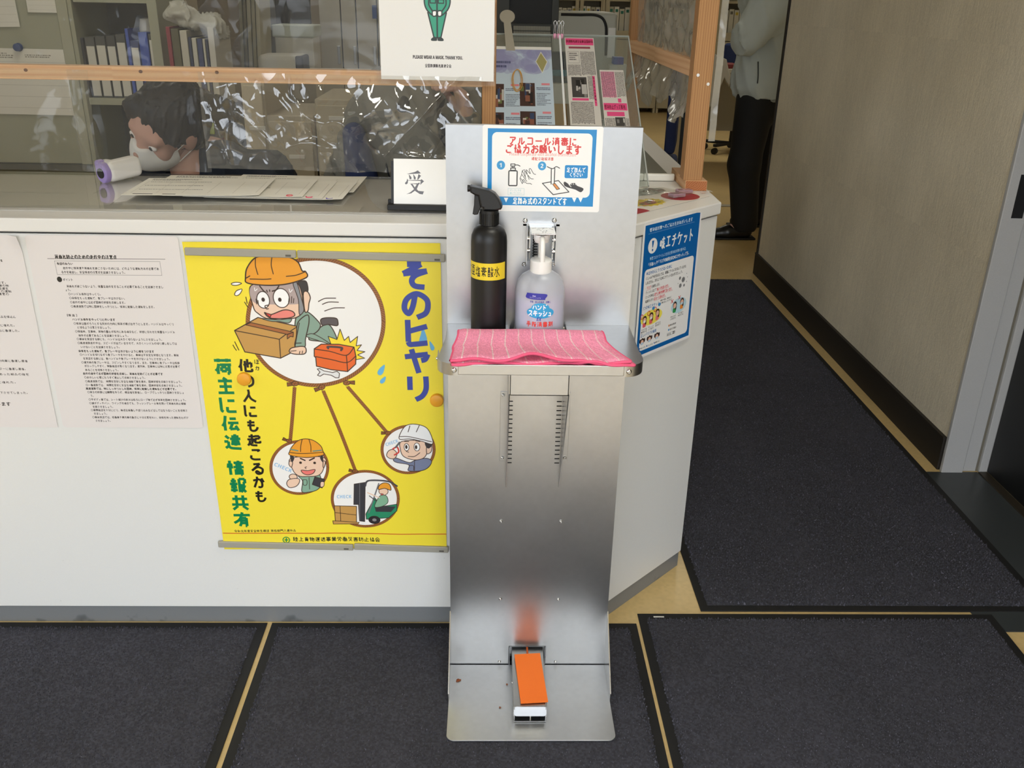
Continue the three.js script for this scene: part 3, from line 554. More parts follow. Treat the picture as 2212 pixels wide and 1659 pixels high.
  M.officeSteel = std(0xb9b29c, 0.5); M.grayGreen = std(0x9a9a84, 0.55); M.beigeSteel = std(0xb3a98e, 0.5); M.offWhite = std(0xc9c6ba, 0.6); M.shelfDark = std(0x3a3a38, 0.7);
  M.navy = std(0x1c2433, 0.85); M.blueFile = std(0x2f4c9b, 0.55); M.skin = std(0xc69a88, 0.6); M.hair = std(0x17161a, 0.55); M.maskWhite = std(0xe6e4df, 0.8);
  M.orange = std(0xf0a62c, 0.4); M.fluor = std(0xff7a20, 0.55); M.pinkClear = phy(0xd9b9c9, 0.12, { transmission: 0.6, thickness: 0.01, ior: 1.49 });
}
// ======================================================== prints (flat lettering and pictures on paper)
// photograph pixel -> millimetres on the counter's front face (used to read the layout of the printed sheets), and the same for the stand and the chamfered face
const homog = (h) => (x, y) => { const w = h[6] * x + h[7] * y + 1; return [(h[0] * x + h[1] * y + h[2]) / w, (h[3] * x + h[4] * y + h[5]) / w]; };
const onFront = homog([0.835433886, 0.0256454406, -985.043753, 0.00211999001, -1.02763803, 1381.31024, -9.44684855e-6, -0.000185834564]);
const onStand = homog([0.764316165, 0.0250099158, -909.438115, 0.000806574983, -0.962344625, 1383.50101, -9.44684866e-6, -0.000185834564]);
const spline = (g, pts, closed) => {
  const n = pts.length, q = (i) => (closed ? pts[(i + n) % n] : pts[Math.max(0, Math.min(n - 1, i))]);
  g.beginPath(); g.moveTo(...q(0));
  for (let i = 0; i < (closed ? n : n - 1); i++) { const a = q(i - 1), b = q(i), c = q(i + 1), d = q(i + 2); g.bezierCurveTo(b[0] + (c[0] - a[0]) / 6, b[1] + (c[1] - a[1]) / 6, c[0] - (d[0] - b[0]) / 6, c[1] - (d[1] - b[1]) / 6, c[0], c[1]); }
  if (closed) g.closePath();
};
const line = (g, pts, closed) => { g.beginPath(); pts.forEach((p, i) => (i ? g.lineTo(...p) : g.moveTo(...p))); if (closed) g.closePath(); };
const oval = (g, x, y, rx, ry, a = 0) => { g.beginPath(); g.ellipse(x, y, rx, ry, a, 0, 7); };
// pairs of numbers -> points through a map
const PT = (map, ...v) => { const o = []; for (let i = 0; i < v.length; i += 2) o.push(map(v[i], v[i + 1])); return o; };

const POSTER = { w: 0.515, h: 0.728, tl: [-713, 942], th: 0.0075 };
const posterPrint = () => ctex(1030, 1456, (g) => {
  const c = Math.cos(POSTER.th), s = Math.sin(POSTER.th);
  const pm = (x, y) => { const [X, Y] = onFront(x, y), dx = X - POSTER.tl[0], dy = Y - POSTER.tl[1]; return [2 * (dx * c + dy * s), 2 * (dx * s - dy * c)]; };
  const A = (x, y) => pm(380 + x / 3.6867, 500 + y / 3.6867), B = (x, y) => pm(430 + x / 3.95, 820 + y / 3.95), a = (...v) => PT(A, ...v), b = (...v) => PT(B, ...v);
  g.fillStyle = '#f9e440'; g.fillRect(0, 0, 1030, 1456);
  const INK = '#35241c', fill = (pts, col, w = 4, curved = true, closed = true) => { (curved ? spline : line)(g, pts, closed); if (col) { g.fillStyle = col; g.fill(); } if (w) { g.strokeStyle = INK; g.lineWidth = w; g.lineJoin = 'round'; g.lineCap = 'round'; g.stroke(); } };
  const ink = (pts, w = 3.5, col = INK) => { spline(g, pts, false); g.strokeStyle = col; g.lineWidth = w; g.lineCap = 'round'; g.stroke(); };
  const ring = (ctr, rx, ry, n) => { const o = []; for (let i = 0; i < n; i++) { const t = (i / n) * 2 * Math.PI; o.push([ctr[0] + rx * Math.cos(t), ctr[1] + ry * Math.sin(t)]); } return o; };
  const rope = (pts, w, closed) => {                                 // a twisted cord
    spline(g, pts, closed); g.strokeStyle = '#6b3d1c'; g.lineWidth = w; g.lineCap = 'butt'; g.stroke(); spline(g, pts, closed); g.strokeStyle = '#a3683a'; g.lineWidth = w * 0.8; g.stroke();
    const n = pts.length, m = closed ? n : n - 1; let carry = 0; g.strokeStyle = '#6b3d1c'; g.lineWidth = w * 0.15;
    for (let i = 0; i < m; i++) { const p = pts[i], q = pts[(i + 1) % n], L = Math.hypot(q[0] - p[0], q[1] - p[1]), ux = (q[0] - p[0]) / L, uy = (q[1] - p[1]) / L;
      for (let t = carry; t < L; t += w * 0.62) { const x = p[0] + ux * t, y = p[1] + uy * t; g.beginPath(); g.moveTo(x - uy * w * 0.42 - ux * w * 0.32, y + ux * w * 0.42 - uy * w * 0.32); g.quadraticCurveTo(x, y, x + uy * w * 0.42 + ux * w * 0.32, y - ux * w * 0.42 + uy * w * 0.32); g.stroke(); }
      carry = (carry + Math.ceil((L - carry) / (w * 0.62)) * w * 0.62) - L; }
  };
  const knot = (p, w, dir) => { g.save(); g.translate(...p); g.rotate(dir); fill([[-0.3 * w, -0.2 * w], [-1.9 * w, -0.7 * w], [-2.1 * w, 0.3 * w], [-0.3 * w, 0.4 * w]], '#a3683a', 2.5, false); for (const k of [-0.45, -0.15, 0.1]) ink([[-0.6 * w, k * w * 0.4], [-1.9 * w, k * w]], 2, '#6b3d1c'); fill(ring([0, 0], w * 0.85, w * 0.62, 10), '#a3683a', 2.5); ink([[-0.5 * w, -0.3 * w], [0, 0.1 * w], [0.6 * w, 0.1 * w]], 2.5, '#6b3d1c'); ink([[-0.4 * w, 0.3 * w], [0.2 * w, -0.3 * w]], 2.5, '#6b3d1c'); g.restore(); };
  // ring pictures
  const big = []; for (let i = 0; i < 40; i++) { const t = (i / 40) * 2 * Math.PI; big.push(A(1115 + 540 * Math.cos(t), 715 + 505 * Math.sin(t))); }
  const r1 = [], r2 = [], r3 = []; for (let i = 0; i < 28; i++) { const t = (i / 28) * 2 * Math.PI; r1.push(B(858 + 242 * Math.cos(t), 745 + 222 * Math.sin(t))); r2.push(B(1785 + 222 * Math.cos(t), 590 + 198 * Math.sin(t))); r3.push(B(1420 + 282 * Math.cos(t), 1010 + 235 * Math.sin(t))); }
  rope(b(818, 60, 800, 300, 780, 520), 15); rope(b(1062, 90, 1200, 420, 1335, 770), 15); rope(b(1270, 55, 1440, 250, 1610, 450), 15);
  for (const [p, w] of [[big, 17], [r1, 13], [r2, 13], [r3, 13]]) { spline(g, p, true); g.fillStyle = '#f7f5f2'; g.fill(); rope(p, w, true); }
  knot(B(822, 30), 17, -0.2); knot(B(1050, 60), 17, -0.5); knot(B(1262, 22), 17, 3.0); knot(B(770, 518), 14, 0.3); knot(B(1335, 775), 14, 0.1); knot(B(1612, 448), 14, -0.1);
  // the falling worker with the box
  fill(a(1150, 760, 1225, 740, 1285, 850, 1260, 890, 1150, 870, 1060, 850), '#8aa596'); fill(a(1155, 700, 1190, 683, 1275, 685, 1293, 715, 1285, 745, 1215, 735, 1170, 742), '#5a5356');
  fill(a(960, 680, 1040, 632, 1140, 715, 1150, 760, 1110, 805, 1040, 825, 960, 830), '#8aa596'); fill(a(1040, 830, 1100, 812, 1230, 890, 1130, 862), '#8aa596', 3);
  fill(a(1215, 830, 1285, 855, 1310, 772, 1343, 862, 1378, 830, 1390, 878, 1450, 830, 1438, 905, 1480, 897, 1445, 942, 1507, 952, 1450, 977, 1505, 1003, 1438, 1015, 1300, 1000, 1240, 900), '#f9df3a', 3, false);
  fill(a(1160, 892, 1300, 893, 1420, 915, 1436, 990, 1434, 1050, 1370, 1110, 1240, 1096, 1122, 1068, 1116, 1000, 1104, 990, 1104, 930), '#ea6a2c', 4, false); ink(a(1104, 932, 1230, 950, 1360, 980, 1420, 915)); ink(a(1360, 980, 1370, 1110)); ink(a(1116, 992, 1240, 1015, 1364, 1038, 1436, 985)); ink(a(1215, 925, 1218, 912, 1320, 920, 1318, 940), 9, '#4b4040');
  fill(a(1128, 1090, 1150, 1088, 1180, 1105, 1250, 1118, 1285, 1108, 1305, 1125, 1300, 1160, 1275, 1160, 1240, 1140, 1180, 1130, 1150, 1148, 1130, 1140, 1150, 1115), '#e9e9ea', 3, false);
  fill(a(470, 785, 655, 682, 972, 752, 945, 950, 836, 1005, 552, 955), '#c99a55', 4, false); ink(a(470, 785, 640, 818, 826, 855)); ink(a(826, 855, 900, 800, 972, 752)); ink(a(826, 855, 836, 1005)); fill(a(556, 740, 600, 722, 938, 798, 888, 816), '#a8673a', 3, false); fill(a(888, 818, 938, 798, 936, 836, 914, 832, 890, 852), '#a8673a', 3, false);
  fill(a(975, 720, 1050, 660, 1062, 720, 1035, 850, 1027, 915, 952, 912, 962, 830), '#8aa596', 4); ink(a(985, 725, 965, 830, 952, 905)); ink(a(955, 886, 1000, 884)); fill(a(905, 945, 930, 922, 1020, 912, 1040, 945, 1020, 972, 945, 972, 912, 960), '#f2cfb6', 4); ink(a(915, 950, 960, 945), 3); ink(a(985, 968, 990, 950), 3); ink(a(1008, 965, 1010, 948), 3);
  fill(a(690, 690, 820, 700, 920, 690, 900, 725, 830, 715, 760, 712), '#8aa596', 3);
  fill(a(1000, 390, 1042, 395, 1056, 460, 1040, 490, 1010, 500, 960, 420), '#3a3638', 3);
  fill(a(598, 432, 620, 600, 660, 652, 730, 690, 850, 690, 950, 685, 1010, 640, 1016, 560, 965, 405, 780, 420), '#f2cfb6'); spline(g, a(602, 436, 622, 560, 780, 578, 985, 572, 1000, 540, 962, 408, 780, 424), true); g.fillStyle = '#b6a4a2'; g.fill();
  fill(a(1018, 490, 1050, 475, 1073, 520, 1062, 570, 1055, 625, 1030, 630), '#f2cfb6'); fill(a(936, 415, 966, 405, 1000, 520, 1022, 620, 986, 655, 978, 540), '#8f9196', 3);
  fill(a(556, 372, 568, 290, 640, 205, 770, 192, 900, 200, 975, 240, 1008, 308, 1036, 315, 1042, 362, 900, 412, 760, 426, 620, 418, 562, 402), '#efa233', 5); ink(a(636, 200, 636, 270, 655, 340)); ink(a(768, 195, 762, 265, 778, 335)); ink(a(592, 376, 700, 378, 760, 374)); ink(a(882, 354, 960, 344, 1030, 318)); ink(a(556, 372, 590, 352), 4);
  fill(ring(A(697, 542), 26, 36, 12), '#fff', 3.5); fill(ring(A(842, 527), 33, 41, 12), '#fff', 3.5); g.fillStyle = INK; for (const [x, y] of [[697, 540], [830, 540]]) { oval(g, ...A(x, y), 7, 9); g.fill(); }
  ink(a(670, 432, 700, 470, 715, 480), 5); ink(a(822, 432, 800, 462, 770, 472), 5); ink(a(725, 465, 730, 480), 4); ink(a(748, 462, 750, 474), 4); ink(a(740, 583, 712, 590, 722, 612, 738, 612), 4);
  fill(a(708, 642, 760, 658, 860, 622, 930, 632, 948, 665, 900, 685, 800, 690, 740, 680), '#f08a80', 4); fill(a(708, 642, 762, 658, 752, 682), '#e0403a', 3, false); for (const v of [[640, 535, 645, 575], [655, 545, 660, 580], [905, 520, 900, 560], [925, 515, 922, 565], [942, 530, 938, 565]]) ink(a(...v), 3); for (const v of [[628, 445, 632, 470, 650, 455], [905, 455, 912, 480, 930, 460]]) ink(a(...v), 3, '#fff');
  for (const v of [[1138, 553, 1190, 528, 1275, 526], [1170, 575, 1220, 557, 1297, 558], [1188, 628, 1260, 605, 1345, 603], [458, 900, 472, 925, 485, 942], [472, 875, 490, 912, 504, 940], [550, 560, 575, 600], [560, 520, 570, 570]]) ink(a(...v), 3.5);
  fill(a(445, 412, 480, 402, 525, 410, 490, 425, 455, 424), '#fff', 3); fill(a(528, 457, 515, 490, 490, 508, 470, 500, 485, 470), '#fff', 3);
  for (const v of [[1968, 765, 2000, 845, 1990, 895, 1955, 905, 1938, 870, 1950, 820], [2022, 870, 2058, 915, 2055, 940, 2035, 942, 2024, 915], [1664, 1056, 1655, 1115, 1630, 1140, 1607, 1125, 1620, 1090], [1672, 1150, 1665, 1190, 1640, 1206, 1626, 1190, 1640, 1168]]) { spline(g, a(...v), true); g.fillStyle = '#68b6e6'; g.fill(); }
  // three checking colleagues
  const helmet = (p, col) => fill(p, col, 3);
  fill(b(880, 950, 885, 860, 850, 815, 920, 800, 1020, 800, 1045, 850, 1060, 880, 1010, 935, 940, 955), '#8bb09a', 3); ink(b(940, 830, 945, 930), 2.5); ink(b(888, 850, 920, 852, 920, 892, 892, 892, 888, 850), 2.5); fill(b(990, 825, 1073, 845, 1052, 920, 968, 890), '#3f3d42', 3, false);
  fill(b(790, 665, 800, 760, 850, 815, 930, 822, 1020, 812, 1062, 760, 1065, 660), '#f2cfb6', 3); fill(b(775, 690, 770, 720, 790, 742, 800, 700), '#f2cfb6', 3); fill(b(1062, 690, 1080, 700, 1070, 740, 1060, 740), '#f2cfb6', 3); fill(b(778, 650, 795, 640, 815, 665, 795, 700), '#3a3638', 0); fill(b(1060, 650, 1045, 640, 1035, 665, 1058, 700), '#3a3638', 0);
  helmet(b(780, 640, 776, 605, 800, 560, 850, 515, 910, 500, 980, 515, 1040, 560, 1060, 610, 1058, 640, 920, 660), '#efa233'); ink(b(882, 505, 870, 560, 868, 610), 3); ink(b(940, 505, 955, 560, 957, 612), 3); ink(b(780, 618, 860, 625, 980, 622, 1055, 615), 3); ink(b(785, 590, 845, 602), 6, '#6f8f86'); ink(b(975, 606, 1045, 598), 6, '#6f8f86');
  g.fillStyle = INK; for (const [x, y] of [[868, 704], [988, 706]]) { oval(g, ...B(x, y), 6, 6); g.fill(); } ink(b(868, 668, 905, 684), 6); ink(b(945, 684, 985, 664), 6); ink(b(920, 740, 906, 745, 915, 756), 3); fill(b(875, 768, 930, 772, 990, 762, 975, 795, 930, 808, 890, 795), '#f07f78', 3); fill(ring(B(806, 825), 18, 15, 10), '#f2cfb6', 3); fill(b(775, 845, 850, 840, 858, 870, 830, 905, 775, 915, 750, 880), '#f2cfb6', 3); fill(b(1040, 870, 1068, 870, 1065, 905, 1038, 910), '#f2cfb6', 2.5);
  fill(b(1790, 770, 1790, 720, 1690, 700, 1660, 680, 1680, 660, 1790, 700, 1850, 680, 1940, 665, 1985, 690, 1960, 740, 1900, 770), '#7d86a3', 3); ink(b(1840, 690, 1840, 768), 2.5); ink(b(1795, 725, 1830, 728, 1832, 765), 2.5); fill(b(1735, 520, 1720, 590, 1750, 650, 1840, 678, 1920, 660, 1950, 600, 1945, 520), '#f2cfb6', 3); fill(b(1945, 560, 1985, 560, 1980, 610, 1945, 625), '#f2cfb6', 3); fill(b(1930, 530, 1990, 545, 1965, 580, 1940, 570), '#3a3638', 0);
  helmet(b(1712, 500, 1725, 440, 1770, 385, 1850, 375, 1940, 405, 1985, 480, 1990, 545, 1900, 520, 1800, 500), '#f4f4f4'); ink(b(1800, 388, 1785, 440), 3); ink(b(1880, 385, 1855, 440), 3); ink(b(1715, 480, 1800, 482, 1985, 525), 3); fill(ring(B(1772, 570), 11, 18, 10), '#fff', 2.5); fill(ring(B(1860, 568), 13, 20, 10), '#fff', 2.5); g.fillStyle = INK; for (const [x, y] of [[1770, 568], [1853, 570]]) { oval(g, ...B(x, y), 5, 10); g.fill(); } ink(b(1785, 595, 1770, 605, 1790, 612), 3); ink(b(1785, 648, 1840, 648, 1885, 618), 3); ink(b(1755, 520, 1790, 522), 3.5); ink(b(1850, 515, 1885, 522), 3.5);
  fill(b(1620, 600, 1660, 590, 1690, 625, 1670, 665, 1630, 665, 1602, 640), '#f2cfb6', 3); ink(b(1655, 585, 1690, 568, 1705, 610, 1670, 635), 7, '#d2403a'); ink(b(1680, 570, 1712, 530), 8, '#5f6064');
  fill(b(1155, 1072, 1345, 1075, 1345, 1215, 1165, 1205), '#c99a55', 3, false); ink(b(1165, 1130, 1345, 1150), 2.5); ink(b(1205, 1075, 1210, 1205), 2.5); fill(b(1142, 1200, 1368, 1212, 1360, 1225, 1148, 1228), '#c99a55', 2.5, false); fill(b(1325, 885, 1420, 870, 1415, 1205, 1370, 1200, 1362, 1060, 1322, 1060), '#3d3c41', 2.5, false); ink(b(1372, 880, 1372, 1200), 3, '#77767a'); fill(b(1425, 1140, 1500, 1000, 1560, 1075, 1690, 1055, 1690, 1110, 1620, 1170, 1430, 1185), '#2f8f68', 3, false); fill(b(1500, 1080, 1560, 1070, 1680, 1075, 1640, 1120, 1510, 1120), '#3d3c41', 0, false); ink(b(1420, 900, 1450, 855, 1610, 860, 1690, 900), 8, '#4a494e'); ink(b(1535, 880, 1450, 1130), 6, '#77767a'); fill(ring(B(1498, 1190), 26, 20, 14), '#2f2e32', 3); fill(ring(B(1498, 1190), 11, 9, 10), '#8d8d90', 2); fill(b(1545, 985, 1600, 985, 1612, 1040, 1560, 1075, 1500, 1075), '#86b596', 2.5); fill(ring(B(1575, 945), 21, 20, 12), '#f2cfb6', 2.5); helmet(b(1533, 930, 1540, 895, 1580, 873, 1625, 885, 1638, 935, 1585, 920), '#efa233'); fill(b(1555, 965, 1575, 970, 1560, 980), '#e0605a', 2); ink(b(1540, 1000, 1480, 975, 1440, 958), 5, '#f2cfb6'); ink(b(1455, 985, 1515, 1030), 4, '#3d3c41');
  // lettering
  const vtext = (t, p0, p1, n, size, color, w) => { const s0 = size, gap = (Math.hypot(p1[0] - p0[0], p1[1] - p0[1]) / n - s0) / s0; jp(g, t, p0[0] - s0 / 2, p0[1] - s0 / 2, s0, { v: true, color, w, gap }); };
  vtext('そのヒヤリ', A(1900, 345), A(1768, 1225), 4, 130, '#3346a2', 0.18);
  vtext('荷主に伝達 情報共有', A(380, 1070), B(355, 1180), 8.45, 84, '#00804f', 0.15);
  vtext('他の人にも起こるかも', A(555, 1060), B(512, 985), 9, 65, '#1c1a14', 0.15);
  vtext('ほか', A(645, 1033), A(655, 1085), 1, 22, '#1c1a14', 0.12);
  const htext = (t, p0, p1, size, color, w = 0.1) => { let n = 0; for (const ch of t) n += ch === ' ' ? 0.4 : kana(ch) ? 1 : 0.6; const sx = Math.hypot(p1[0] - p0[0], p1[1] - p0[1]) / (n * size * 1.06); g.save(); g.translate(...p0); g.rotate(Math.atan2(p1[1] - p0[1], p1[0] - p0[0])); jp(g, t, 0, -size / 2, size, { color, w, sx, gap: 0.06, bold: 'bold' }); g.restore(); };
  htext('令和元年度安全衛生標語 荷役部門入選作品', B(305, 1282), B(832, 1280), 14, '#3b3320', 0.11); htext('陸上貨物運送事業労働災害防止協会', B(805, 1352), B(1548, 1358), 25, '#2a2a22', 0.11);
  ink(b(212, 1300, 1100, 1304, 2118, 1311), 4, '#d4552a'); fill(ring(B(748, 1360), 15, 15, 16), '#f9df22', 0); oval(g, ...B(748, 1360), 15, 15); g.strokeStyle = '#00804f'; g.lineWidth = 4; g.stroke(); ink(b(735, 1360, 762, 1360), 5, '#00804f'); ink(b(748, 1346, 748, 1374), 5, '#00804f');
  htext('CHECK', B(645, 710), B(800, 775), 26, '#9cc4e6'); htext('CHECK', B(1592, 548), B(1700, 512), 22, '#9cc4e6'); htext('CHECK', B(1175, 992), B(1305, 990), 24, '#9cc4e6');
});

// A5 sign on the stand
const SIGN = { x0: -112.5, y0: 1198, w: 212, h: 151 };
const signPrint = () => ctex(1060, 755, (g) => {
  const S = (x, y) => { const [X, Y] = onStand(940 + x / 4.809, 240 + y / 4.809); return [(X - SIGN.x0) * 5, (SIGN.y0 - Y) * 5]; }, s = (...v) => PT(S, ...v), BLUE = '#1a8bd2';
  g.fillStyle = '#f6f6f6'; g.fillRect(0, 0, 1060, 755);
  line(g, s(548, 170, 1676, 186, 1632, 982, 543, 962), true); g.fillStyle = BLUE; g.fill();
  const [a, b] = [S(590, 210), S(1632, 226)], [c, d] = [S(1600, 890), S(588, 875)]; g.beginPath(); g.roundRect((a[0] + d[0]) / 2, (a[1] + b[1]) / 2, (b[0] + c[0]) / 2 - (a[0] + d[0]) / 2, (c[1] + d[1]) / 2 - (a[1] + b[1]) / 2, 45); g.fillStyle = '#f6f6f6'; g.fill();
  const ht = (t, x0, y0, x1, y1, size, color, w = 0.1, bold = '') => { const p = S(x0, y0), q = S(x1, y1); let n = 0; for (const ch of t) n += kana(ch) ? 1.06 : 0; if (!n) { g.save(); g.font = size + 'px sans-serif'; g.fillStyle = color; const k = (q[0] - p[0]) / g.measureText(t).width; g.translate(p[0], p[1] + size * 0.36); g.scale(k, 1); g.fillText(t, 0, 0); g.restore(); } else jp(g, t, p[0], p[1] - size / 2, size, { color, w, sx: (q[0] - p[0]) / (n * size), gap: 0.06 }); };
  ht('アルコール消毒に', 762, 298, 1478, 302, 78, '#d8332f', 0.14); ht('ご協力お願いします', 725, 380, 1522, 384, 84, '#d8332f', 0.14); ht('Please cooperate with alcohol disinfection', 770, 437, 1460, 444, 36, '#e58a80'); ht('请配合酒精消毒', 1000, 485, 1230, 488, 32, '#d8544c', 0.1);
  const ink = (pts, w = 7, col = '#333', curved = false) => { (curved ? spline : line)(g, pts, false); g.strokeStyle = col; g.lineWidth = w; g.lineJoin = 'round'; g.lineCap = 'round'; g.stroke(); };
  for (const [x, y, n] of [[683, 552, '1'], [1108, 560, '2']]) { oval(g, ...S(x, y), 37, 39); g.fillStyle = '#3a9bd8'; g.fill(); g.fillStyle = '#f6f6f6'; g.font = 'bold 52px sans-serif'; g.fillText(n, S(x, y)[0] - 15, S(x, y)[1] + 19); }
  { const p = S(765, 610), q = S(848, 765); g.strokeStyle = '#333'; g.lineWidth = 10; g.beginPath(); g.roundRect(p[0], p[1], q[0] - p[0], q[1] - p[1], 9); g.stroke(); } line(g, s(785, 540, 828, 540, 828, 562, 785, 562), true); g.lineWidth = 7; g.stroke(); ink(s(828, 550, 862, 552, 880, 562), 7); ink(s(800, 562, 800, 580, 818, 580, 818, 562), 8); line(g, s(784, 582, 832, 582, 832, 606, 784, 606), true); g.stroke();
  for (const v of [[1000, 752, 985, 742, 945, 738, 915, 700, 905, 742, 890, 715, 880, 690, 895, 655, 905, 610, 930, 600], [1018, 695, 990, 690, 960, 655, 975, 700], [1042, 648, 1020, 640, 990, 590, 975, 598, 985, 640, 945, 600, 955, 650, 930, 610, 935, 670], [905, 610, 940, 690], [888, 690, 925, 735], [900, 650, 950, 720]]) ink(s(...v), 5, '#444', true);
  line(g, s(1112, 740, 1278, 712, 1386, 830, 1222, 857), true); g.lineWidth = 8; g.stroke(); line(g, s(1204, 588, 1240, 586, 1234, 735, 1202, 748), true); g.fillStyle = '#f6f6f6'; g.fill(); ink(s(1204, 588, 1202, 748), 8); ink(s(1240, 586, 1234, 738), 8); ink(s(1162, 568, 1190, 582, 1222, 588, 1255, 568, 1290, 584), 7, '#333', true); line(g, s(1216, 748, 1242, 740, 1290, 798, 1260, 806), true); g.fillStyle = '#e0924a'; g.fill(); g.lineWidth = 5; g.stroke();
  spline(g, s(1332, 732, 1350, 726, 1395, 755, 1410, 740, 1450, 738, 1470, 765, 1535, 795, 1508, 832, 1450, 805, 1380, 785, 1340, 765), true); g.fillStyle = '#3b393b'; g.fill(); ink(s(1385, 752, 1408, 776), 6, '#eee'); for (const x of [1410, 1430, 1450]) ink(s(x, 738, x + 6, 755), 5, '#ddd');
  { const p = S(1345, 552), q = S(1578, 690); g.beginPath(); g.roundRect(p[0], p[1], q[0] - p[0], q[1] - p[1], 14); g.fillStyle = BLUE; g.fill(); } ht('足で踏んで', 1362, 600, 1560, 604, 46, '#fff', 0.11); ht('ください', 1392, 650, 1530, 654, 44, '#fff', 0.11);
  { const p = S(757, 792), q = S(922, 862); g.strokeStyle = '#bcd6dc'; g.lineWidth = 3; g.strokeRect(p[0], p[1], q[0] - p[0], q[1] - p[1]); } ht('ポンプに手を', 775, 812, 895, 812, 20, '#b9dbe2', 0.1); ht('置いてください', 775, 840, 905, 840, 20, '#b9dbe2', 0.1);
  ht('足踏み式のスタンドです', 805, 920, 1368, 928, 66, '#fff', 0.12); for (const x of [650, 735, 1440, 1505]) { line(g, s(x - 22, 888, x + 24, 889, x + 1, 938), true); g.fillStyle = '#fff'; g.fill(); }
});

// A3 notes on the counter front; text rows read as [x0, y, x1, text, bold] in a 1624-pixel close-up of (0, 480)-(470, 960)
const docPrint = (rows, x0, y0, extra) => ctex(909, 1278, (g) => {
  g.fillStyle = '#f2efee'; g.fillRect(0, 0, 909, 1278);
  const D = (x, y) => { const [X, Y] = onFront(x / 3.4553, 480 + y / 3.4553); return [(X - x0) * 3, (y0 - Y) * 3]; };
  for (const [x, y, x1, t, b] of rows) { const p = D(x, y), q = D(x1, y), size = b === 2 ? 27 : 17; let n = 0; for (const ch of t) n += ch === ' ' ? 0.4 : kana(ch) ? 1.06 : 0.6; jp(g, t, p[0], p[1] - size / 2, size, { color: b ? '#151313' : '#2b2829', w: b ? 0.135 : 0.105, sx: (q[0] - p[0]) / (n * size), gap: 0.06 }); }
  extra?.(g, D);
});
const noteRows = [[412, 254, 876, '荷崩れ防止のための走行中の注意点', 2], [428, 306, 548, '指導のねらい', 1], [473, 339, 1190, '走行中に積荷量や荷崩れを起こさないためには、どのような運転方法が必要であ'], [460, 369, 948, 'るかを確認し、安全輸送の注意点を認識させましょう。'], [473, 426, 550, 'ポイント'], [500, 475, 1222, '荷崩れが起こらないよう、慎重な走行をすることが必要であることを認識させまし'], [490, 502, 540, 'ょう。'],
  [513, 533, 765, '○ハンドル操作はゆっくり。'], [520, 563, 945, '○余裕をもった運転で、急ブレーキはかけない。'], [526, 594, 948, '○走行の途中には必ず固縛の状態を点検します。'], [532, 625, 1166, '○高速道路では特に固縛をしっかりとし、積荷に配慮した運転をします。'], [494, 691, 580, '【解 説】', 1], [527, 722, 866, '① ハンドル操作をゆっくりと行います', 1],
  [552, 753, 1300, '○積荷は曲がろうとする反対の方向に積荷が飛び出そうとします。ハンドルはゆっくり'], [578, 782, 840, 'と切るよう注意させましょう。'], [563, 812, 1308, '○積載時、空車時、荷物の重心が後方にある場合など、状態に合わせた慎重なハンドル'], [588, 842, 970, '操作が必要であることを認識させましょう。'], [575, 869, 1222, '○車線を変更する際にも、ハンドルは大きく切らないようにさせましょう。'], [581, 898, 1322, '○高速道路走行中は、スピードが出ていますので、大きくハンドルの切り返しをしては'], [604, 928, 905, 'いけないことを認識させましょう。'],
  [572, 958, 1155, '② 余裕をもった運転で、急ブレーキはかけないように気をつけます', 1], [597, 985, 1335, '○ハンドルを切りながら急ブレーキをかけると、車両は不安定な状態となります。車線'], [622, 1014, 1280, 'を変更する際には、急ハンドルや急ブレーキをかけないようにさせましょう。'], [609, 1043, 1342, '○雨天時の急ブレーキは、スピンしやすくなります。また、空車時に急ブレーキは後輪'], [631, 1070, 1345, 'がロックしやすく、制動距離が長くなります。雨天時、空車時には特に注意が必要で'], [637, 1099, 895, 'あることを理解させましょう。'],
  [605, 1126, 1220, '③ 走行の途中で必ず固縛の状態を点検し、荷崩れを防ぐことが必要です', 1], [630, 1155, 1095, '○おかしいと感じたらすぐ停止して点検させましょう。'], [637, 1184, 1370, '○高速道路では、２時間を目安に安全な場所で車を停め、固縛状態を点検させましょう。'], [641, 1212, 1372, '○一般道路では、４時間を目安に安全な場所で車を停め、固縛状態を点検させましょう。'], [627, 1238, 1328, '④ 高速道路では、特にしっかりとした固縛、積荷に配慮した運転などが必要です。', 1], [653, 1265, 1375, '○荷台の前部には隙間を作らず、補強枠を準備し、ロープでしっかりと固縛させましょ'], [676, 1292, 708, 'う。'],
  [662, 1320, 1398, '○平ボディ車では、シート掛けの前又は後ろにロープ等で必ず積荷を固縛させましょう。'], [667, 1347, 1388, '○横ボディやバン、ウイングの場合でも、ラッシングレール等を用いて荷崩れ防止措置'], [692, 1374, 855, 'を施させましょう。'], [678, 1399, 1400, '○車間距離を十分にとり、無理な追越しや割り込みなどはしてはならないことを理解さ'], [700, 1425, 810, 'せましょう。'], [689, 1452, 1406, '○車線変更では、後続車や側方車の動きに十分注意を払い、余裕を持った運転を心がけ'], [713, 1478, 835, 'させましょう。']];
const noteExtra = (g, D) => { g.strokeStyle = '#4a4748'; g.lineWidth = 2.5; line(g, PT(D, 358, 269, 1237, 276)); g.stroke(); g.setLineDash([4, 3]); line(g, PT(D, 411, 286, 1197, 293, 1212, 396, 432, 388), true); g.stroke(); g.setLineDash([]); oval(g, ...D(448, 424), 15, 17); g.fillStyle = '#2a2a2a'; g.fill(); };
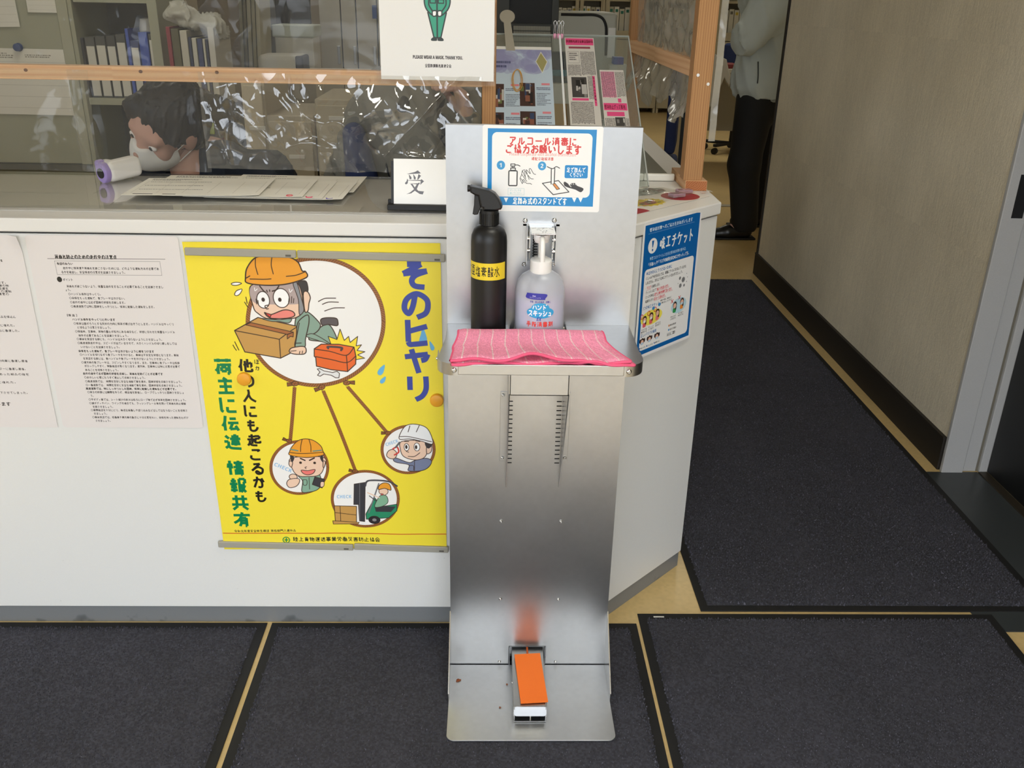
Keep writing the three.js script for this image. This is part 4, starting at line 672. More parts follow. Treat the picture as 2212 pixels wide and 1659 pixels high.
const oldRows = [[-420, 250, -60, '荷崩れ事故の発生事例について', 2], [-130, 282, 20, '平成三〇年一二月一八', 0], [-440, 443, 60, '荷台に積んだ製品の荷崩れが起きています。'], [-440, 466, 68, '輸送中の製品や他の車両への事故が多数の物'], [-440, 488, 66, '損につながります。これまでの事例の目的を'], [-440, 508, 90, 'よく確認し、積付け方法や走行などの運転'], [-440, 529, 70, 'に十分注意して事故の防止に努め、留意の'], [-430, 699, 120, '○荷台の片側に重い製品を積んで走行し製品を積込ん'], [-420, 762, 125, '○交差点を曲がるときに製品が左方向に倒れた。'], [-420, 802, 160, '○ブレーキをかけたため、前にある製品に接触した。'], [-410, 1028, 208, '○道路の段差で荷台の製品がずれ、対向車に接触し破損'], [-400, 1088, 206, '○ロープの締めが足りず倉庫のシャッターに接触し破損。'], [-400, 1128, 220, '○構内で旋回したときに置いてあった製品の角を'], [-390, 1188, 138, '○積荷の重心が高く横方向に倒れた。'], [-390, 1266, 222, '○急ハンドルのため製品を後方に落下させてしまった。'], [-330, 1350, 84, '安全運転をお願いします', 2]];

const coughPrint = () => ctex(864, 1212, (g) => {                     // 216 x 303 mm, four pixels to the millimetre
  const m = (v) => v * 4, T = (t, x, y, s, w, o = {}) => { let n = 0; for (const ch of t) n += ch === ' ' ? 0.4 : kana(ch) ? 1.06 : 0.6; jp(g, t, m(x), m(y), m(s), { w: 0.1, gap: 0.06, sx: m(w) / (n * m(s)), ...o }); };
  g.fillStyle = '#f3f3f4'; g.fillRect(0, 0, 864, 1212); g.fillStyle = '#0d63ae'; g.fillRect(m(6), m(7), m(204), m(289)); g.fillStyle = '#f3f3f4'; g.beginPath(); g.roundRect(m(15), m(103), m(186), m(183), m(9)); g.fill();
  T('感染症対策へのご協力をおねがいします', 22, 14, 9, 160, { color: '#e8f0f8', w: 0.12 }); g.fillStyle = '#9cc0e2'; g.fillRect(m(18), m(26), m(172), 2);
  oval(g, m(37), m(54), m(16.5), m(16.5)); g.fillStyle = '#f3f3f4'; g.fill(); g.fillStyle = '#0d63ae'; line(g, [[m(33), m(43)], [m(41), m(43)], [m(38), m(58)], [m(36), m(58)]], true); g.fill(); oval(g, m(37), m(63), m(2.6), m(2.6)); g.fill();
  T('咳エチケット', 62, 38, 31, 130, { color: '#f3f3f4', w: 0.115 }); T('新型コロナウイルスを含む感染症対策の基本は、', 30, 77, 8, 140, { color: '#bcd6ee' }); T('「手洗い」や「マスクの着用を含む咳エチケット」です。', 24, 89, 9, 158, { color: '#f3f3f4', w: 0.13 });
  T('■ほかの人にうつさないために', 21, 108, 8, 96, { color: '#1d5fa8', w: 0.13 }); T('くしゃみや咳が出るときは、飛沫にウイルスを含んでいるかも', 21, 119, 7.5, 152, { color: '#333' }); T('しれません。次のような咳エチケットを心がけましょう。', 21, 129, 7.5, 142, { color: '#333' });
  const R = '#d8303a', K = '#333'; T('・', 20, 141, 7, 6, { color: K }); T('マスク', 26, 141, 7, 17, { color: R, w: 0.13 }); T('を着用します。', 44, 141, 7, 34, { color: K }); T('・ティッシュなどで', 20, 151, 7, 44, { color: K }); T('鼻と口を覆います。', 65, 151, 7, 48, { color: R, w: 0.13 }); T('・とっさの時は', 20, 161, 7, 36, { color: K }); T('袖や上着の内側で覆います。', 57, 161, 7, 70, { color: R, w: 0.13 }); T('・周囲の人から', 20, 171, 7, 36, { color: K }); T('なるべく離れます。', 57, 171, 7, 46, { color: R, w: 0.13 }); g.fillStyle = R; for (const [x, y, w] of [[26, 149, 17], [65, 159, 48], [57, 169, 70], [57, 179, 46]]) g.fillRect(m(x), m(y), m(w), 2);
  for (const [x, y, r] of [[152, 147, 3.4], [166, 153, 5.5], [156, 165, 4.4], [171, 167, 2.8], [178, 141, 1], [182, 150, 1], [146, 158, 1], [180, 160, 1.2]]) { oval(g, m(x), m(y), m(r), m(r)); g.fillStyle = '#77797c'; g.fill(); for (let k = 0; k < 8; k++) { oval(g, m(x + r * Math.cos(k * 0.785)), m(y + r * Math.sin(k * 0.785)), m(r * 0.25), m(r * 0.25)); g.fill(); } }
  T('3つの咳エチケット', 18, 184, 9, 62, { color: '#1d5fa8' }); T('電車や職場、学校など', 82, 182, 4.5, 42, { color: K }); T('人が集まるところでやろう', 82, 188, 4.5, 46, { color: K }); oval(g, m(53), m(215), m(40), m(17)); g.fillStyle = '#f5e75e'; g.fill(); oval(g, m(157), m(211), m(30), m(18)); g.fillStyle = '#bfe0ef'; g.fill();
  const head = (x, y, s, shirt, hair, mask, child) => { g.fillStyle = shirt; g.beginPath(); g.roundRect(m(x - 6 * s), m(y + 6 * s), m(12 * s), m(11 * s), m(3)); g.fill(); g.fillStyle = hair; oval(g, m(x), m(y - 1 * s), m(7.4 * s), m(8.2 * s)); g.fill(); if (child) for (const k of [-1, 1]) { oval(g, m(x + k * 8 * s), m(y - 3 * s), m(3 * s), m(5 * s)); g.fill(); } else g.fillRect(m(x + 2 * s), m(y), m(5.2 * s), m(11 * s)); g.fillStyle = '#f2c3ac'; oval(g, m(x), m(y + 1 * s), m(5.6 * s), m(6 * s)); g.fill(); if (mask) { g.fillStyle = mask; oval(g, m(x), m(y + 4 * s), m(4.6 * s), m(3.2 * s)); g.fill(); } };
  head(28, 216, 1, '#e8646e', '#3a2622', '#fff'); head(52, 213, 1, '#e8646e', '#3a2622', '#f6f6f6'); head(75, 210, 1, '#ee7f88', '#3a2622'); head(141, 208, 1, '#2f9a52', '#3a2a24'); head(169, 205, 1, '#f0923c', '#4a302a', '#bfe0ef'); g.strokeStyle = R; g.lineWidth = 7; for (const [x, y] of [[17, 207], [42, 204], [65, 200]]) { oval(g, m(x), m(y), m(4.5), m(5)); g.stroke(); } for (const [x, y] of [[129, 196], [157, 193]]) { line(g, [[m(x - 4), m(y - 4)], [m(x + 4), m(y + 4)]]); g.stroke(); line(g, [[m(x + 4), m(y - 4)], [m(x - 4), m(y + 4)]]); g.stroke(); }
  g.fillStyle = '#3d8fd0'; for (const [x, y] of [[58, 196], [80, 192]]) { oval(g, m(x), m(y), m(5), m(4)); g.fill(); } for (const [x, y, t] of [[18, 236, 'マスクを着用する'], [44, 235, 'ティッシュで覆う'], [70, 232, '袖で口と鼻を覆う'], [128, 231, '何もせずに咳をする'], [158, 229, '手で覆う咳をする']]) { T(t.slice(0, 4), x, y, 4.5, 21, { color: K }); T(t.slice(4), x, y + 5, 4.5, 21, { color: K }); }
  T('正しいマスクの着用', 18, 247, 8, 58, { color: '#1d5fa8' }); [25, 52, 80].forEach((x, i) => { head(x, 266, 0.95, '#f6f6f6', '#3a2622', '#bcd8f0', true); g.fillStyle = '#1d5fa8'; oval(g, m(x - 8), m(280), m(2), m(2)); g.fill(); T(['鼻と口を', 'ゴムひもを', '隙間がない'][i], x - 5, 278, 4, 19, { color: K }); });
  g.fillStyle = '#c8793a'; oval(g, m(125), m(252), m(2.6), m(2.6)); g.fill(); T('首相官邸', 129, 249.5, 5, 24, { color: K }); g.fillStyle = '#3d8fd0'; oval(g, m(125), m(262), m(2.6), m(2.6)); g.fill(); T('厚生労働省', 129, 259.5, 5, 26, { color: K }); g.strokeStyle = K; g.lineWidth = 2; g.strokeRect(m(120), m(270), m(28), m(6)); T('厚労省', 121, 271, 4.4, 15, { color: K }); g.fillStyle = '#333'; g.fillRect(m(142), m(270), m(9), m(6)); T('検索', 142.5, 271, 4, 8, { color: '#fff' });
});

const maskPrint = () => ctex(714, 1000, (g) => {                      // 238 x 333 mm, three to the millimetre; the picture's top edge cuts it 175 px up from its foot
  g.fillStyle = '#f3f1ee'; g.fillRect(0, 0, 714, 1000);
  const Q = (x, y) => { const px = 780 + x / 3.4565 - 820, py = y / 3.456; return [px * (714 / 252), 1000 - (172 - py) * (714 / 252) * 1.06 - 4]; }, q = (...v) => PT(Q, ...v), G = '#35a283', K = '#26302d';
  const f = (pts, col, w = 8, curved = true) => { (curved ? spline : line)(g, pts, true); if (col) { g.fillStyle = col; g.fill(); } g.strokeStyle = K; g.lineWidth = w; g.lineJoin = 'round'; if (w) g.stroke(); };
  oval(g, Q(575, 0)[0], Q(575, -190)[1], 120, 130); g.fillStyle = '#f3f1ee'; g.fill(); g.strokeStyle = K; g.lineWidth = 8; g.stroke();
  f(q(505, 140, 645, 140, 602, 308, 550, 308), G, 8, false); f(q(480, 70, 490, 20, 525, -40, 575, -58, 630, -40, 666, 20, 674, 70, 655, 120, 610, 158, 575, 162, 540, 158, 496, 120), G);
  const ink = (pts, w = 8) => { spline(g, pts, false); g.strokeStyle = K; g.lineWidth = w; g.lineCap = 'round'; g.stroke(); };
  ink(q(575, -50, 575, 310), 9); ink(q(516, 48, 514, 90, 540, 130), 8); ink(q(640, 40, 642, 88, 612, 130), 8); for (const x of [524, 585]) { line(g, q(x, 34, x + 40, 34, x + 40, 78, x, 78), true); g.lineWidth = 6; g.stroke(); ink(q(x, 55, x + 40, 55), 6); ink(q(x + 20, 40, x + 20, 50), 5); }
  f(q(545, 0, 573, 8, 545, 14), K, 0, false); f(q(605, 0, 577, 8, 605, 14), K, 0, false); for (const x of [555, 595]) f(q(x - 14, 132, x + 14, 130, x + 12, 160, x - 12, 162), '#fff', 7); for (const k of [-1, 1]) f(q(575 + k * 4, 325, 575 + k * 44, 326, 575 + k * 40, 312, 575 + k * 16, 304), K, 3);
  { const p = Q(385, 452), r = Q(770, 452); g.font = 'bold 26px sans-serif'; g.fillStyle = '#3a3433'; const t = 'PLEASE WEAR A MASK. THANK YOU.', k = (r[0] - p[0]) / g.measureText(t).width; g.save(); g.translate(p[0], p[1]); g.scale(k, 1); g.fillText(t, 0, 0); g.strokeStyle = '#3a3433'; g.lineWidth = 1.6; g.strokeText(t, 0, 0); g.restore(); }
  { const p = Q(478, 486), r = Q(682, 486); jp(g, '全国鉄鋼販売業連合会', p[0], p[1], 22, { color: '#3a3433', w: 0.12, sx: (r[0] - p[0]) / (10 * 22 * 1.06), gap: 0.06 }); }
});
const receptionPrint = () => ctex(900, 300, (g) => {                   // 受付, set wide; the brushed ink strokes are built up as filled wedges
  g.fillStyle = '#efece6'; g.fillRect(0, 0, 900, 300); g.fillStyle = '#382c2b';
  const K = (...v) => { g.beginPath(); for (let i = 0; i < v.length; i += 2) g[i ? 'lineTo' : 'moveTo']((v[i] - 640) * 0.43 + 150, (v[i + 1] - 600) * 0.49 + 150); g.closePath(); g.fill(); };
  K(690, 442, 740, 480, 700, 484, 540, 492, 508, 492, 640, 465); K(540, 495, 585, 535, 582, 560, 555, 560); K(612, 490, 655, 535, 652, 562, 625, 560); K(700, 490, 742, 512, 695, 565, 680, 565); K(515, 553, 528, 575, 522, 615, 490, 630, 476, 612, 505, 585); K(525, 572, 735, 568, 750, 556, 792, 584, 728, 632, 738, 580, 525, 576); K(540, 620, 690, 612, 715, 600, 720, 616, 700, 632, 672, 690, 700, 712, 790, 718, 770, 758, 720, 752, 640, 710, 580, 745, 500, 758, 560, 736, 628, 690, 585, 640, 568, 622, 600, 622, 640, 668, 672, 625);
  jp(g, '付', 560, 60, 180, { color: '#382c2b', w: 0.1 });
});
const bandPrint = () => ctex(1024, 180, (g) => { g.fillStyle = '#e9cf2c'; g.fillRect(0, 0, 1024, 180); jp(g, '次亜塩素酸水', 120, 28, 122, { color: '#1c1a10', w: 0.095, gap: 0.04 }); });
const bottlePrint = () => ctex(720, 720, (g) => {                      // print on the clear pump bottle
  g.clearRect(0, 0, 720, 720); const S = (x, y) => [(x - 690) * 2.55 + 40, (y - 930) * 2.1 + 20], s = (...v) => PT(S, ...v);
  spline(g, s(700, 948, 712, 942, 858, 948, 850, 985, 838, 994, 700, 985), true); g.fillStyle = '#3436a0'; g.fill(); g.fillStyle = '#cfd4ee'; g.font = 'bold 38px sans-serif'; { const p = S(748, 970); g.fillText('Kao', p[0], p[1]); } { const p = S(728, 972); jp(g, 'プロフェッショナル', p[0] - 15, p[1], 26, { color: '#cfd4ee', w: 0.09, sx: 0.95 }); }
  { const p = S(728, 1002); jp(g, '手指・皮ふの洗浄・消毒に', p[0], p[1], 38, { color: '#3436a0', w: 0.12, sx: 0.95, gap: 0 }); }
  for (const [x, y, rx, ry] of [[815, 1098, 112, 48], [815, 1060, 72, 40]]) { oval(g, ...S(x, y), rx * 2.55, ry * 2.1); g.fillStyle = '#2fa4d8'; g.fill(); }
  { const p = S(748, 1030); jp(g, 'ハンド', p[0], p[1], 100, { color: '#f2f6fa', w: 0.17, gap: -0.05, sx: 1.05 }); } { const p = S(712, 1076); jp(g, 'スキッシュ', p[0], p[1], 112, { color: '#f2f6fa', w: 0.17, gap: -0.12, sx: 1.02 }); }
  g.fillStyle = '#3436a0'; g.font = 'italic bold 84px sans-serif'; { const p = S(783, 1164); g.fillText('EX', p[0], p[1]); } { const p = S(700, 1168); jp(g, '手指消毒剤', p[0], p[1], 100, { color: '#e2483e', w: 0.15, gap: 0.06, sx: 1.08 }); }
  for (let k = -3; k <= 3; k++) { const p = S(800 + k * 16, 1232); line(g, [[p[0], p[1] + 40], [p[0] - 14, p[1] + 12 + 8 * Math.abs(k)], [p[0], p[1] - 16 + 10 * Math.abs(k)], [p[0] + 14, p[1] + 12 + 8 * Math.abs(k)]], true); g.fillStyle = '#5a5fb8'; g.fill(); }
}, true);
const pumpLabelPrint = () => ctex(256, 128, (g) => { g.fillStyle = '#f4f4f2'; g.fillRect(0, 0, 256, 128); g.strokeStyle = '#2d2d2d'; g.lineWidth = 5; for (const v of [[10, 30, 60, 12], [70, 30, 130, 10, 180, 14], [120, 40, 150, 10], [60, 60, 90, 48, 100, 66], [200, 20, 240, 50]]) { spline(g, PT((x, y) => [x, y], ...v)); g.stroke(); } jp(g, 'ここを', 96, 58, 26, { color: '#222' }); jp(g, 'おす', 112, 90, 26, { color: '#222' }); });
// small print seen from afar: rows (or columns) of unreadable type, pictures and marker strokes
function tinyText(g, x, y, w, h, step, v, color = '#55504e') { g.fillStyle = color; if (v) for (let i = x; i < x + w; i += step) for (let j = y; j < y + h; ) { const l = rr(2, 7); g.fillRect(i, j, step * 0.6, l); j += l + rr(1, 3); } else for (let j = y; j < y + h; j += step) for (let i = x; i < x + w * (rnd() > 0.85 ? 0.6 : 1); ) { const l = rr(2, 7); g.fillRect(i, j, l, step * 0.55); i += l + rr(1, 3); } }
const formPrint = (k) => ctex(420, 298, (g) => { g.fillStyle = '#f0ede2'; g.fillRect(0, 0, 420, 298); tinyText(g, 20, 16, 160, 24, 10); g.strokeStyle = '#c4bfb2'; g.lineWidth = 1.2; for (let i = 0; i < 9; i++) { g.strokeRect(18, 60 + i * 22, 384, 22); if (i % (2 + (k % 2)) === 0) tinyText(g, 26, 66 + i * 22, 150 + 60 * ((i + k) % 3), 8, 10); } for (let i = 1; i < 5; i++) { g.beginPath(); g.moveTo(18 + i * 78, 60); g.lineTo(18 + i * 78, 258); g.stroke(); } g.fillStyle = '#2d2b29'; g.fillRect(30, 274, 60, 8); g.fillRect(120, 274, 40, 8); });
const newsPrint = (big) => ctex(300, big ? 700 : 420, (g, w, h) => {
  g.fillStyle = '#ddd8d0'; g.fillRect(0, 0, w, h);
  if (big) { g.fillStyle = '#f0528c'; g.fillRect(8, 6, w - 16, 54); for (let i = 0; i < 12; i++) jp(g, '鉄鋼販売連合会業全国通信'[i], 12 + i * 23, 18, 24, { color: '#7a2438', w: 0.14 }); g.fillStyle = '#a04a5c'; g.fillRect(36, 72, 220, 16); tinyText(g, 150, 110, 140, 180, 13, true); g.strokeStyle = '#6b6660'; g.lineWidth = 2; g.strokeRect(24, 112, 110, 90); tinyText(g, 34, 122, 90, 60, 16); tinyText(g, 16, 215, 120, 80, 13, true); photo(g, 40, 310, 150, 150, true); tinyText(g, 205, 300, 40, 170, 13, true); g.fillStyle = '#f0528c'; g.fillRect(252, 300, 22, 220); g.fillRect(36, 466, 160, 16); jp(g, '安全で安心な職場へ', 254, 306, 18, { v: true, color: '#6b2438', w: 0.13, gap: 0.25 }); tinyText(g, 20, 492, 220, 150, 13, true); g.fillStyle = '#f0528c'; g.fillRect(120, 665, 165, 22); }
  else { g.fillStyle = '#f3a6bf'; g.fillRect(10, 10, 170, 150); tinyText(g, 12, 12, 165, 145, 12, true, '#5a3a44'); tinyText(g, 190, 12, 100, 140, 12, true); for (const [x, y, ww, hh] of [[190, 166, 40, 22], [10, 192, 282, 40], [40, 240, 210, 24]]) { g.fillStyle = '#f0528c'; g.fillRect(x, y, ww, hh); } jp(g, '感染防止グッズ販売', 18, 200, 26, { color: '#7a2438', w: 0.13, sx: 1 }); tinyText(g, 12, 275, 110, 130, 12, true); photo(g, 132, 270, 120, 130, true); tinyText(g, 262, 275, 30, 130, 12, true); }
});
function photo(g, x, y, w, h, bw) { const b = bw ? ['#4a4846', '#8a8784', '#2a2928', '#c4c1bc'] : ['#4a3430', '#8d5a48', '#2a2426', '#c9c2bb', '#6f7a4a', '#3a4a6a']; g.fillStyle = b[0]; g.fillRect(x, y, w, h); for (let i = 0; i < 14; i++) { g.fillStyle = b[Math.floor(rnd() * b.length)]; const ww = rr(0.08, 0.35) * w, hh = rr(0.15, 0.5) * h; g.fillRect(x + rnd() * (w - ww), y + rnd() * (h - hh), ww, hh); } }
const leafletPrint = () => ctex(480, 680, (g) => {
  g.fillStyle = '#c6d6e4'; g.fillRect(0, 0, 480, 680); for (let i = 0; i < 60; i++) { g.fillStyle = `rgba(150,150,190,${0.25 + 0.3 * rnd()})`; oval(g, rnd() * 480, rnd() * 180 - 10, rr(30, 80), rr(20, 50)); g.fill(); } g.fillStyle = '#f3f1ec'; g.fillRect(0, 0, 480, 22); tinyText(g, 20, 110, 150, 60, 30, false, '#3a3f66');
  g.fillStyle = '#a8a06a'; line(g, [[400, 40], [445, 110], [405, 190], [360, 110]], true); g.fill(); g.strokeStyle = '#e8e6d8'; g.lineWidth = 5; g.stroke(); for (const [x, y] of [[10, 275], [235, 265], [10, 470], [235, 460], [10, 620], [235, 620]]) { photo(g, x, y, 110, 160); g.fillStyle = '#e58a94'; g.fillRect(x + 160, y, 60, 14); tinyText(g, x + 122, y + 30, 100, 22, 11, false, '#4b5570'); tinyText(g, x + 122, y + 70, 100, 80, 11, false, '#6a7486'); }
});
const bigPaperPrint = (s) => ctex(300, 300, (g) => { g.fillStyle = '#dedbd0'; g.fillRect(0, 0, 300, 300); g.strokeStyle = '#a8a498'; for (let i = 0; i < 5; i++) { g.beginPath(); g.moveTo(10, 60 + i * 52); g.lineTo(290, 60 + i * 52); g.stroke(); } tinyText(g, 30, 20, 100, 20, 9, false, '#8b877c'); tinyText(g, 170, 26, 90, 14, 8, false, '#8b877c'); });
const flyerPrint = () => ctex(640, 320, (g) => {                        // the printed sheet on the chamfered end of the counter: red discs, a yellow burst, a gray-green picture
  g.fillStyle = '#e5e0d8'; g.fillRect(0, 0, 640, 320); g.fillStyle = '#8d938c'; oval(g, 500, 70, 120, 60); g.fill(); for (let i = 0; i < 60; i++) { g.fillStyle = ['#5f6a5c', '#b4b6b2', '#7c6a60'][i % 3]; oval(g, 500 + rr(-95, 95), 70 + rr(-42, 42), rr(6, 20), rr(4, 12)); g.fill(); }
  g.fillStyle = '#a8303c'; oval(g, 539, 231, 92, 84); g.fill(); oval(g, 129, 285, 68, 64); g.fill(); g.fillStyle = '#d8be2c'; g.beginPath(); for (let i = 0; i < 32; i++) { const r = i % 2 ? 1 : 0.82; g[i ? 'lineTo' : 'moveTo'](320 + 100 * r * Math.cos(i * 0.19635), 215 + 66 * r * Math.sin(i * 0.19635)); } g.fill(); for (let i = 0; i < 26; i++) { g.fillStyle = ['#8a4038', '#5a6a3c', '#b8605a'][i % 3]; oval(g, 320 + rr(-52, 52), 215 + rr(-28, 28), rr(8, 22), rr(6, 14)); g.fill(); }
});
// ======================================================== the setting
struct('floor', bb(-3.7, 4.2, -0.12, 0, -11.6, 3.5), M.floor);
struct('ground', mg([bb(-12, 12, -0.2, -0.06, 3.6, 22), bb(-12, -3.72, -0.2, -0.06, -6, 3.6)]), M.concrete);
struct('ceiling', bb(-3.7, 4.2, CEIL, CEIL + 0.15, -11.6, 3.6), M.ceiling);
struct('wall_left', mg([bb(-3.7, -3.55, 0, CEIL, -11.6, 0.5), bb(-3.7, -3.55, 0, CEIL, 3.0, 3.5), bb(-3.7, -3.55, 0, 0.8, 0.5, 3.0), bb(-3.7, -3.55, 2.2, CEIL, 0.5, 3.0)]), M.paintWall);
struct('added_window_2', mg([bb(-3.66, -3.6, 0.8, 2.2, 0.5, 0.56), bb(-3.66, -3.6, 0.8, 2.2, 2.94, 3.0), bb(-3.66, -3.6, 0.8, 2.2, 1.72, 1.78), bb(-3.66, -3.6, 0.8, 0.86, 0.5, 3.0), bb(-3.66, -3.6, 2.14, 2.2, 0.5, 3.0)]), M.darkSteel);  // added opening and frame out of view, to brighten the right wall
struct('wall_back', bb(-3.7, 4.2, 0, CEIL, -11.75, -11.6), M.paintWall);
struct('wall_office_right', bb(4.05, 4.2, 0, CEIL, -11.6, -2.9), M.paintWall);
struct('wall_right', mg([bb(1.387, 1.567, 0, CEIL, -3.06, -0.785), bb(1.387, 1.567, 0, CEIL, 1.05, 3.5), bb(1.387, 1.567, 2.1, CEIL, -0.785, 1.05)]), M.wallcloth);
struct('wall_office_near', bb(1.567, 4.2, 0, CEIL, -3.06, -2.92), M.paintWall);
struct('wall_front', mg([bb(-3.7, -1.5, 0, CEIL, 3.4, 3.55), bb(1.15, 1.6, 0, CEIL, 3.4, 3.55), bb(-1.5, 1.15, 2.35, CEIL, 3.4, 3.55)]), M.paintWall);
struct('window_1', mg([bb(-1.5, -1.44, 0, 2.35, 3.42, 3.5), bb(1.09, 1.15, 0, 2.35, 3.42, 3.5), bb(-0.2, -0.14, 0, 2.35, 3.42, 3.5), bb(-1.5, 1.15, 2.29, 2.35, 3.42, 3.5)]), M.darkSteel);
struct('trim_1', bb(1.379, 1.387, 0, CEIL, -3.066, -3.045), M.baseboard);
struct('baseboard_right', mg([bb(1.376, 1.387, 0, 0.116, -3.07, -0.792, 0.002), bb(1.374, 1.387, 0.113, 0.119, -3.07, -0.792, 0.001)]), M.baseboard);
struct('door_frame', mg([bb(1.381, 1.452, 0, 2.1, -0.786, -0.77, 0.003), bb(1.458, 1.5, 0, 2.1, -0.795, -0.783, 0.002), bb(1.507, 1.567, 0, 2.1, -0.786, -0.772, 0.003)]), M.jamb);
struct('groove_shade_5', mg([bb(1.452, 1.458, 0.001, 2.1, -0.79, -0.7842), bb(1.5, 1.507, 0.001, 2.1, -0.79, -0.7842)]), std(0x6d685c, 0.6));  // dark strips stand in for the shade in the jamb grooves
struct('trim_2', mg([bb(1.409, 1.442, 0.84, 0.965, -0.7705, -0.769), bb(1.414, 1.437, 0.845, 0.96, -0.77, -0.7682)]), M.darkSteel);
struct('door_1', bb(1.53, 1.56, 0.006, 2.09, -0.77, 1.04, 0.003), M.black);
struct('trim_3', bb(1.503, 1.532, 0, 0.006, -0.77, 1.04, 0.001), std(0x3a3328, 0.45, { metalness: 0.3 }));
struct('floor_slab', bb(1.12, 1.503, -0.01, 0.002, -0.775, 0.03), M.slab);
struct('trim_4', bb(1.0, 3.9, 0, 0.006, -4.86, -4.8, 0.001), std(0xa9a394, 0.4));

// ======================================================== door mats
function doorMat(label, x0, x1, z0, z1, tuftTo, step, group) {
  const cx = (x0 + x1) / 2, cz = (z0 + z1) / 2, g = thing('door_mat', label, 'mat', [cx, 0, cz], 0, group), w = x1 - x0, d = z1 - z0, e = 0.021;
  part('rubber_border', plan([[-w / 2, -d / 2], [w / 2, -d / 2], [w / 2, d / 2], [-w / 2, d / 2]], 0.0005, 0.004, 0.0012), M.rubber, g, 'thin black rubber border');
  const pile = new THREE.PlaneGeometry(w - 2 * e, d - 2 * e, Math.round(w * 60), Math.round(d * 60)); pile.rotateX(-Math.PI / 2);
  const p = pile.attributes.position; for (let i = 0; i < p.count; i++) { const ex = w / 2 - e - Math.abs(p.getX(i)), ez = d / 2 - e - Math.abs(p.getZ(i)); p.setY(i, Math.min(ex, ez) < 0.004 ? 0.0041 : 0.0072 + 0.0008 * (vn(p.getX(i) * 40 + 50, p.getZ(i) * 40 + 90, 512, 3) - 0.5)); } pile.computeVertexNormals();
  part('pile', metric(pile), M.pile, g, 'charcoal looped pile');
  const tg = new THREE.ConeGeometry(0.0021, 0.005, 5, 1, true); tg.translate(0, 0.0022, 0); const nx = Math.floor((w - 2 * e) / step), nz = Math.floor((Math.min(d, tuftTo - z0) - 2 * e) / step), im = new THREE.InstancedMesh(tg, M.tuft, nx * nz), m = new THREE.Matrix4(), q = new THREE.Quaternion(), eu = new THREE.Euler(), col = new THREE.Color(); let k = 0;
  for (let j = 0; j < nz; j++) for (let i = 0; i < nx; i++) { const edge = i < 2 || j < 2 || i > nx - 3 || j > nz - 3, J = edge ? 1.6 : 0.9, x = -w / 2 + e + (i + 0.5 + J * (rnd() - 0.5)) * step, z = -d / 2 + e + (j + 0.5 + J * (rnd() - 0.5)) * step, s = rr(0.75, 1.25) * step / 0.0048; eu.set(rr(-0.7, 0.7), rnd() * 6, rr(-0.7, 0.7)); m.compose(V(x, 0.0052, z), q.setFromEuler(eu), V(s, s, s)); im.setMatrixAt(k, m); const t = 0.036 + 0.045 * rnd() * rnd() + 0.012 * (fbm(x * 5 + 30, z * 5 + 30, 256, 5, 3) - 0.5) + (rnd() > 0.96 ? 0.05 : 0); col.setRGB(t, t, t * 1.32); im.setColorAt(k++, col); }
  im.name = 'carpet_loops'; im.userData.kind = 'stuff'; im.castShadow = im.receiveShadow = true; g.add(im);
  return g;
}
doorMat('charcoal door mat left of the stand, reaching the left edge of the picture', -1.53, -0.627, 0.004, 1.2, 0.62, 0.0046);
doorMat('charcoal door mat that the steel stand stands on', -0.616, 0.268, 0.004, 1.2, 0.62, 0.0046);
const mat3 = doorMat('charcoal door mat right of the stand, in front of the passage', 0.276, 1.168, -0.034, 1.165, 0.62, 0.0046);
doorMat('long charcoal runner mat leading down the passage along the beige wall', 0.437, 1.332, -2.93, -0.046, 0, 0.0062);
part('care_label', bx(0.026, 0.0006, 0.004, -0.395, 0.0045, -0.586), M.paperPlain, mat3, 'tiny pale woven label at the back border');

// ======================================================== reception counter: front along z = 0, a chamfered corner, a return going back along x = 0.42
const CT = [[-2.3, 0], [0.176, 0], [0.42, -0.244], [0.42, -1.7], [-0.03, -1.7], [-0.03, -0.45], [-2.3, -0.45]];
const counter = thing('reception_counter', 'long white laminate reception counter with a chamfered corner and gray plinth', 'counter', [-0.9, 0, -0.2]);
const rel = (pts, dx = 0.9, dz = 0.2) => pts.map(([x, z]) => [x + dx, z + dz]);
const wall2 = (a, b, t, y0, y1) => { const L = Math.hypot(b[0] - a[0], b[1] - a[1]), nx = (b[1] - a[1]) / L * t, nz = -(b[0] - a[0]) / L * t; return plan(rel([a, b, [b[0] - nx * -1, b[1] - nz * -1], [a[0] - nx * -1, a[1] - nz * -1]]), y0, y1, 0.0012); };
part('front_panel', wall2([-2.3, 0], [0.176, 0], 0.02, 0.048, 0.953), M.counterWhite, counter);
part('corner_panel', wall2([0.1765, -0.0005], [0.42, -0.244], 0.02, 0.048, 0.953), M.counterWhite, counter, 'white chamfered corner panel');
part('end_panel', wall2([0.42, -0.2445], [0.42, -1.7], 0.02, 0.048, 0.953), M.counterWhite, counter);
part('back_panel', mg([wall2([-0.03, -0.45], [-2.3, -0.45], 0.02, 0.048, 0.953), wall2([-0.03, -1.7], [-0.03, -0.45], 0.02, 0.048, 0.953)]), M.offWhite, counter);
part('plinth', plan(rel([[-2.3, -0.004], [0.1745, -0.004], [0.4155, -0.2455], [0.4155, -1.68], [0, -1.68], [0, -0.42], [-2.3, -0.42]]), 0, 0.0475, 0.001), M.plinth, counter, 'brushed gray plinth');
part('shadow_gap', plan(rel([[-2.29, -0.006], [0.173, -0.006], [0.413, -0.2465], [0.413, -1.69], [-0.02, -1.69], [-0.02, -0.44], [-2.29, -0.44]]), 0.95, 0.958), M.dark, counter, 'dark gap under the worktop');
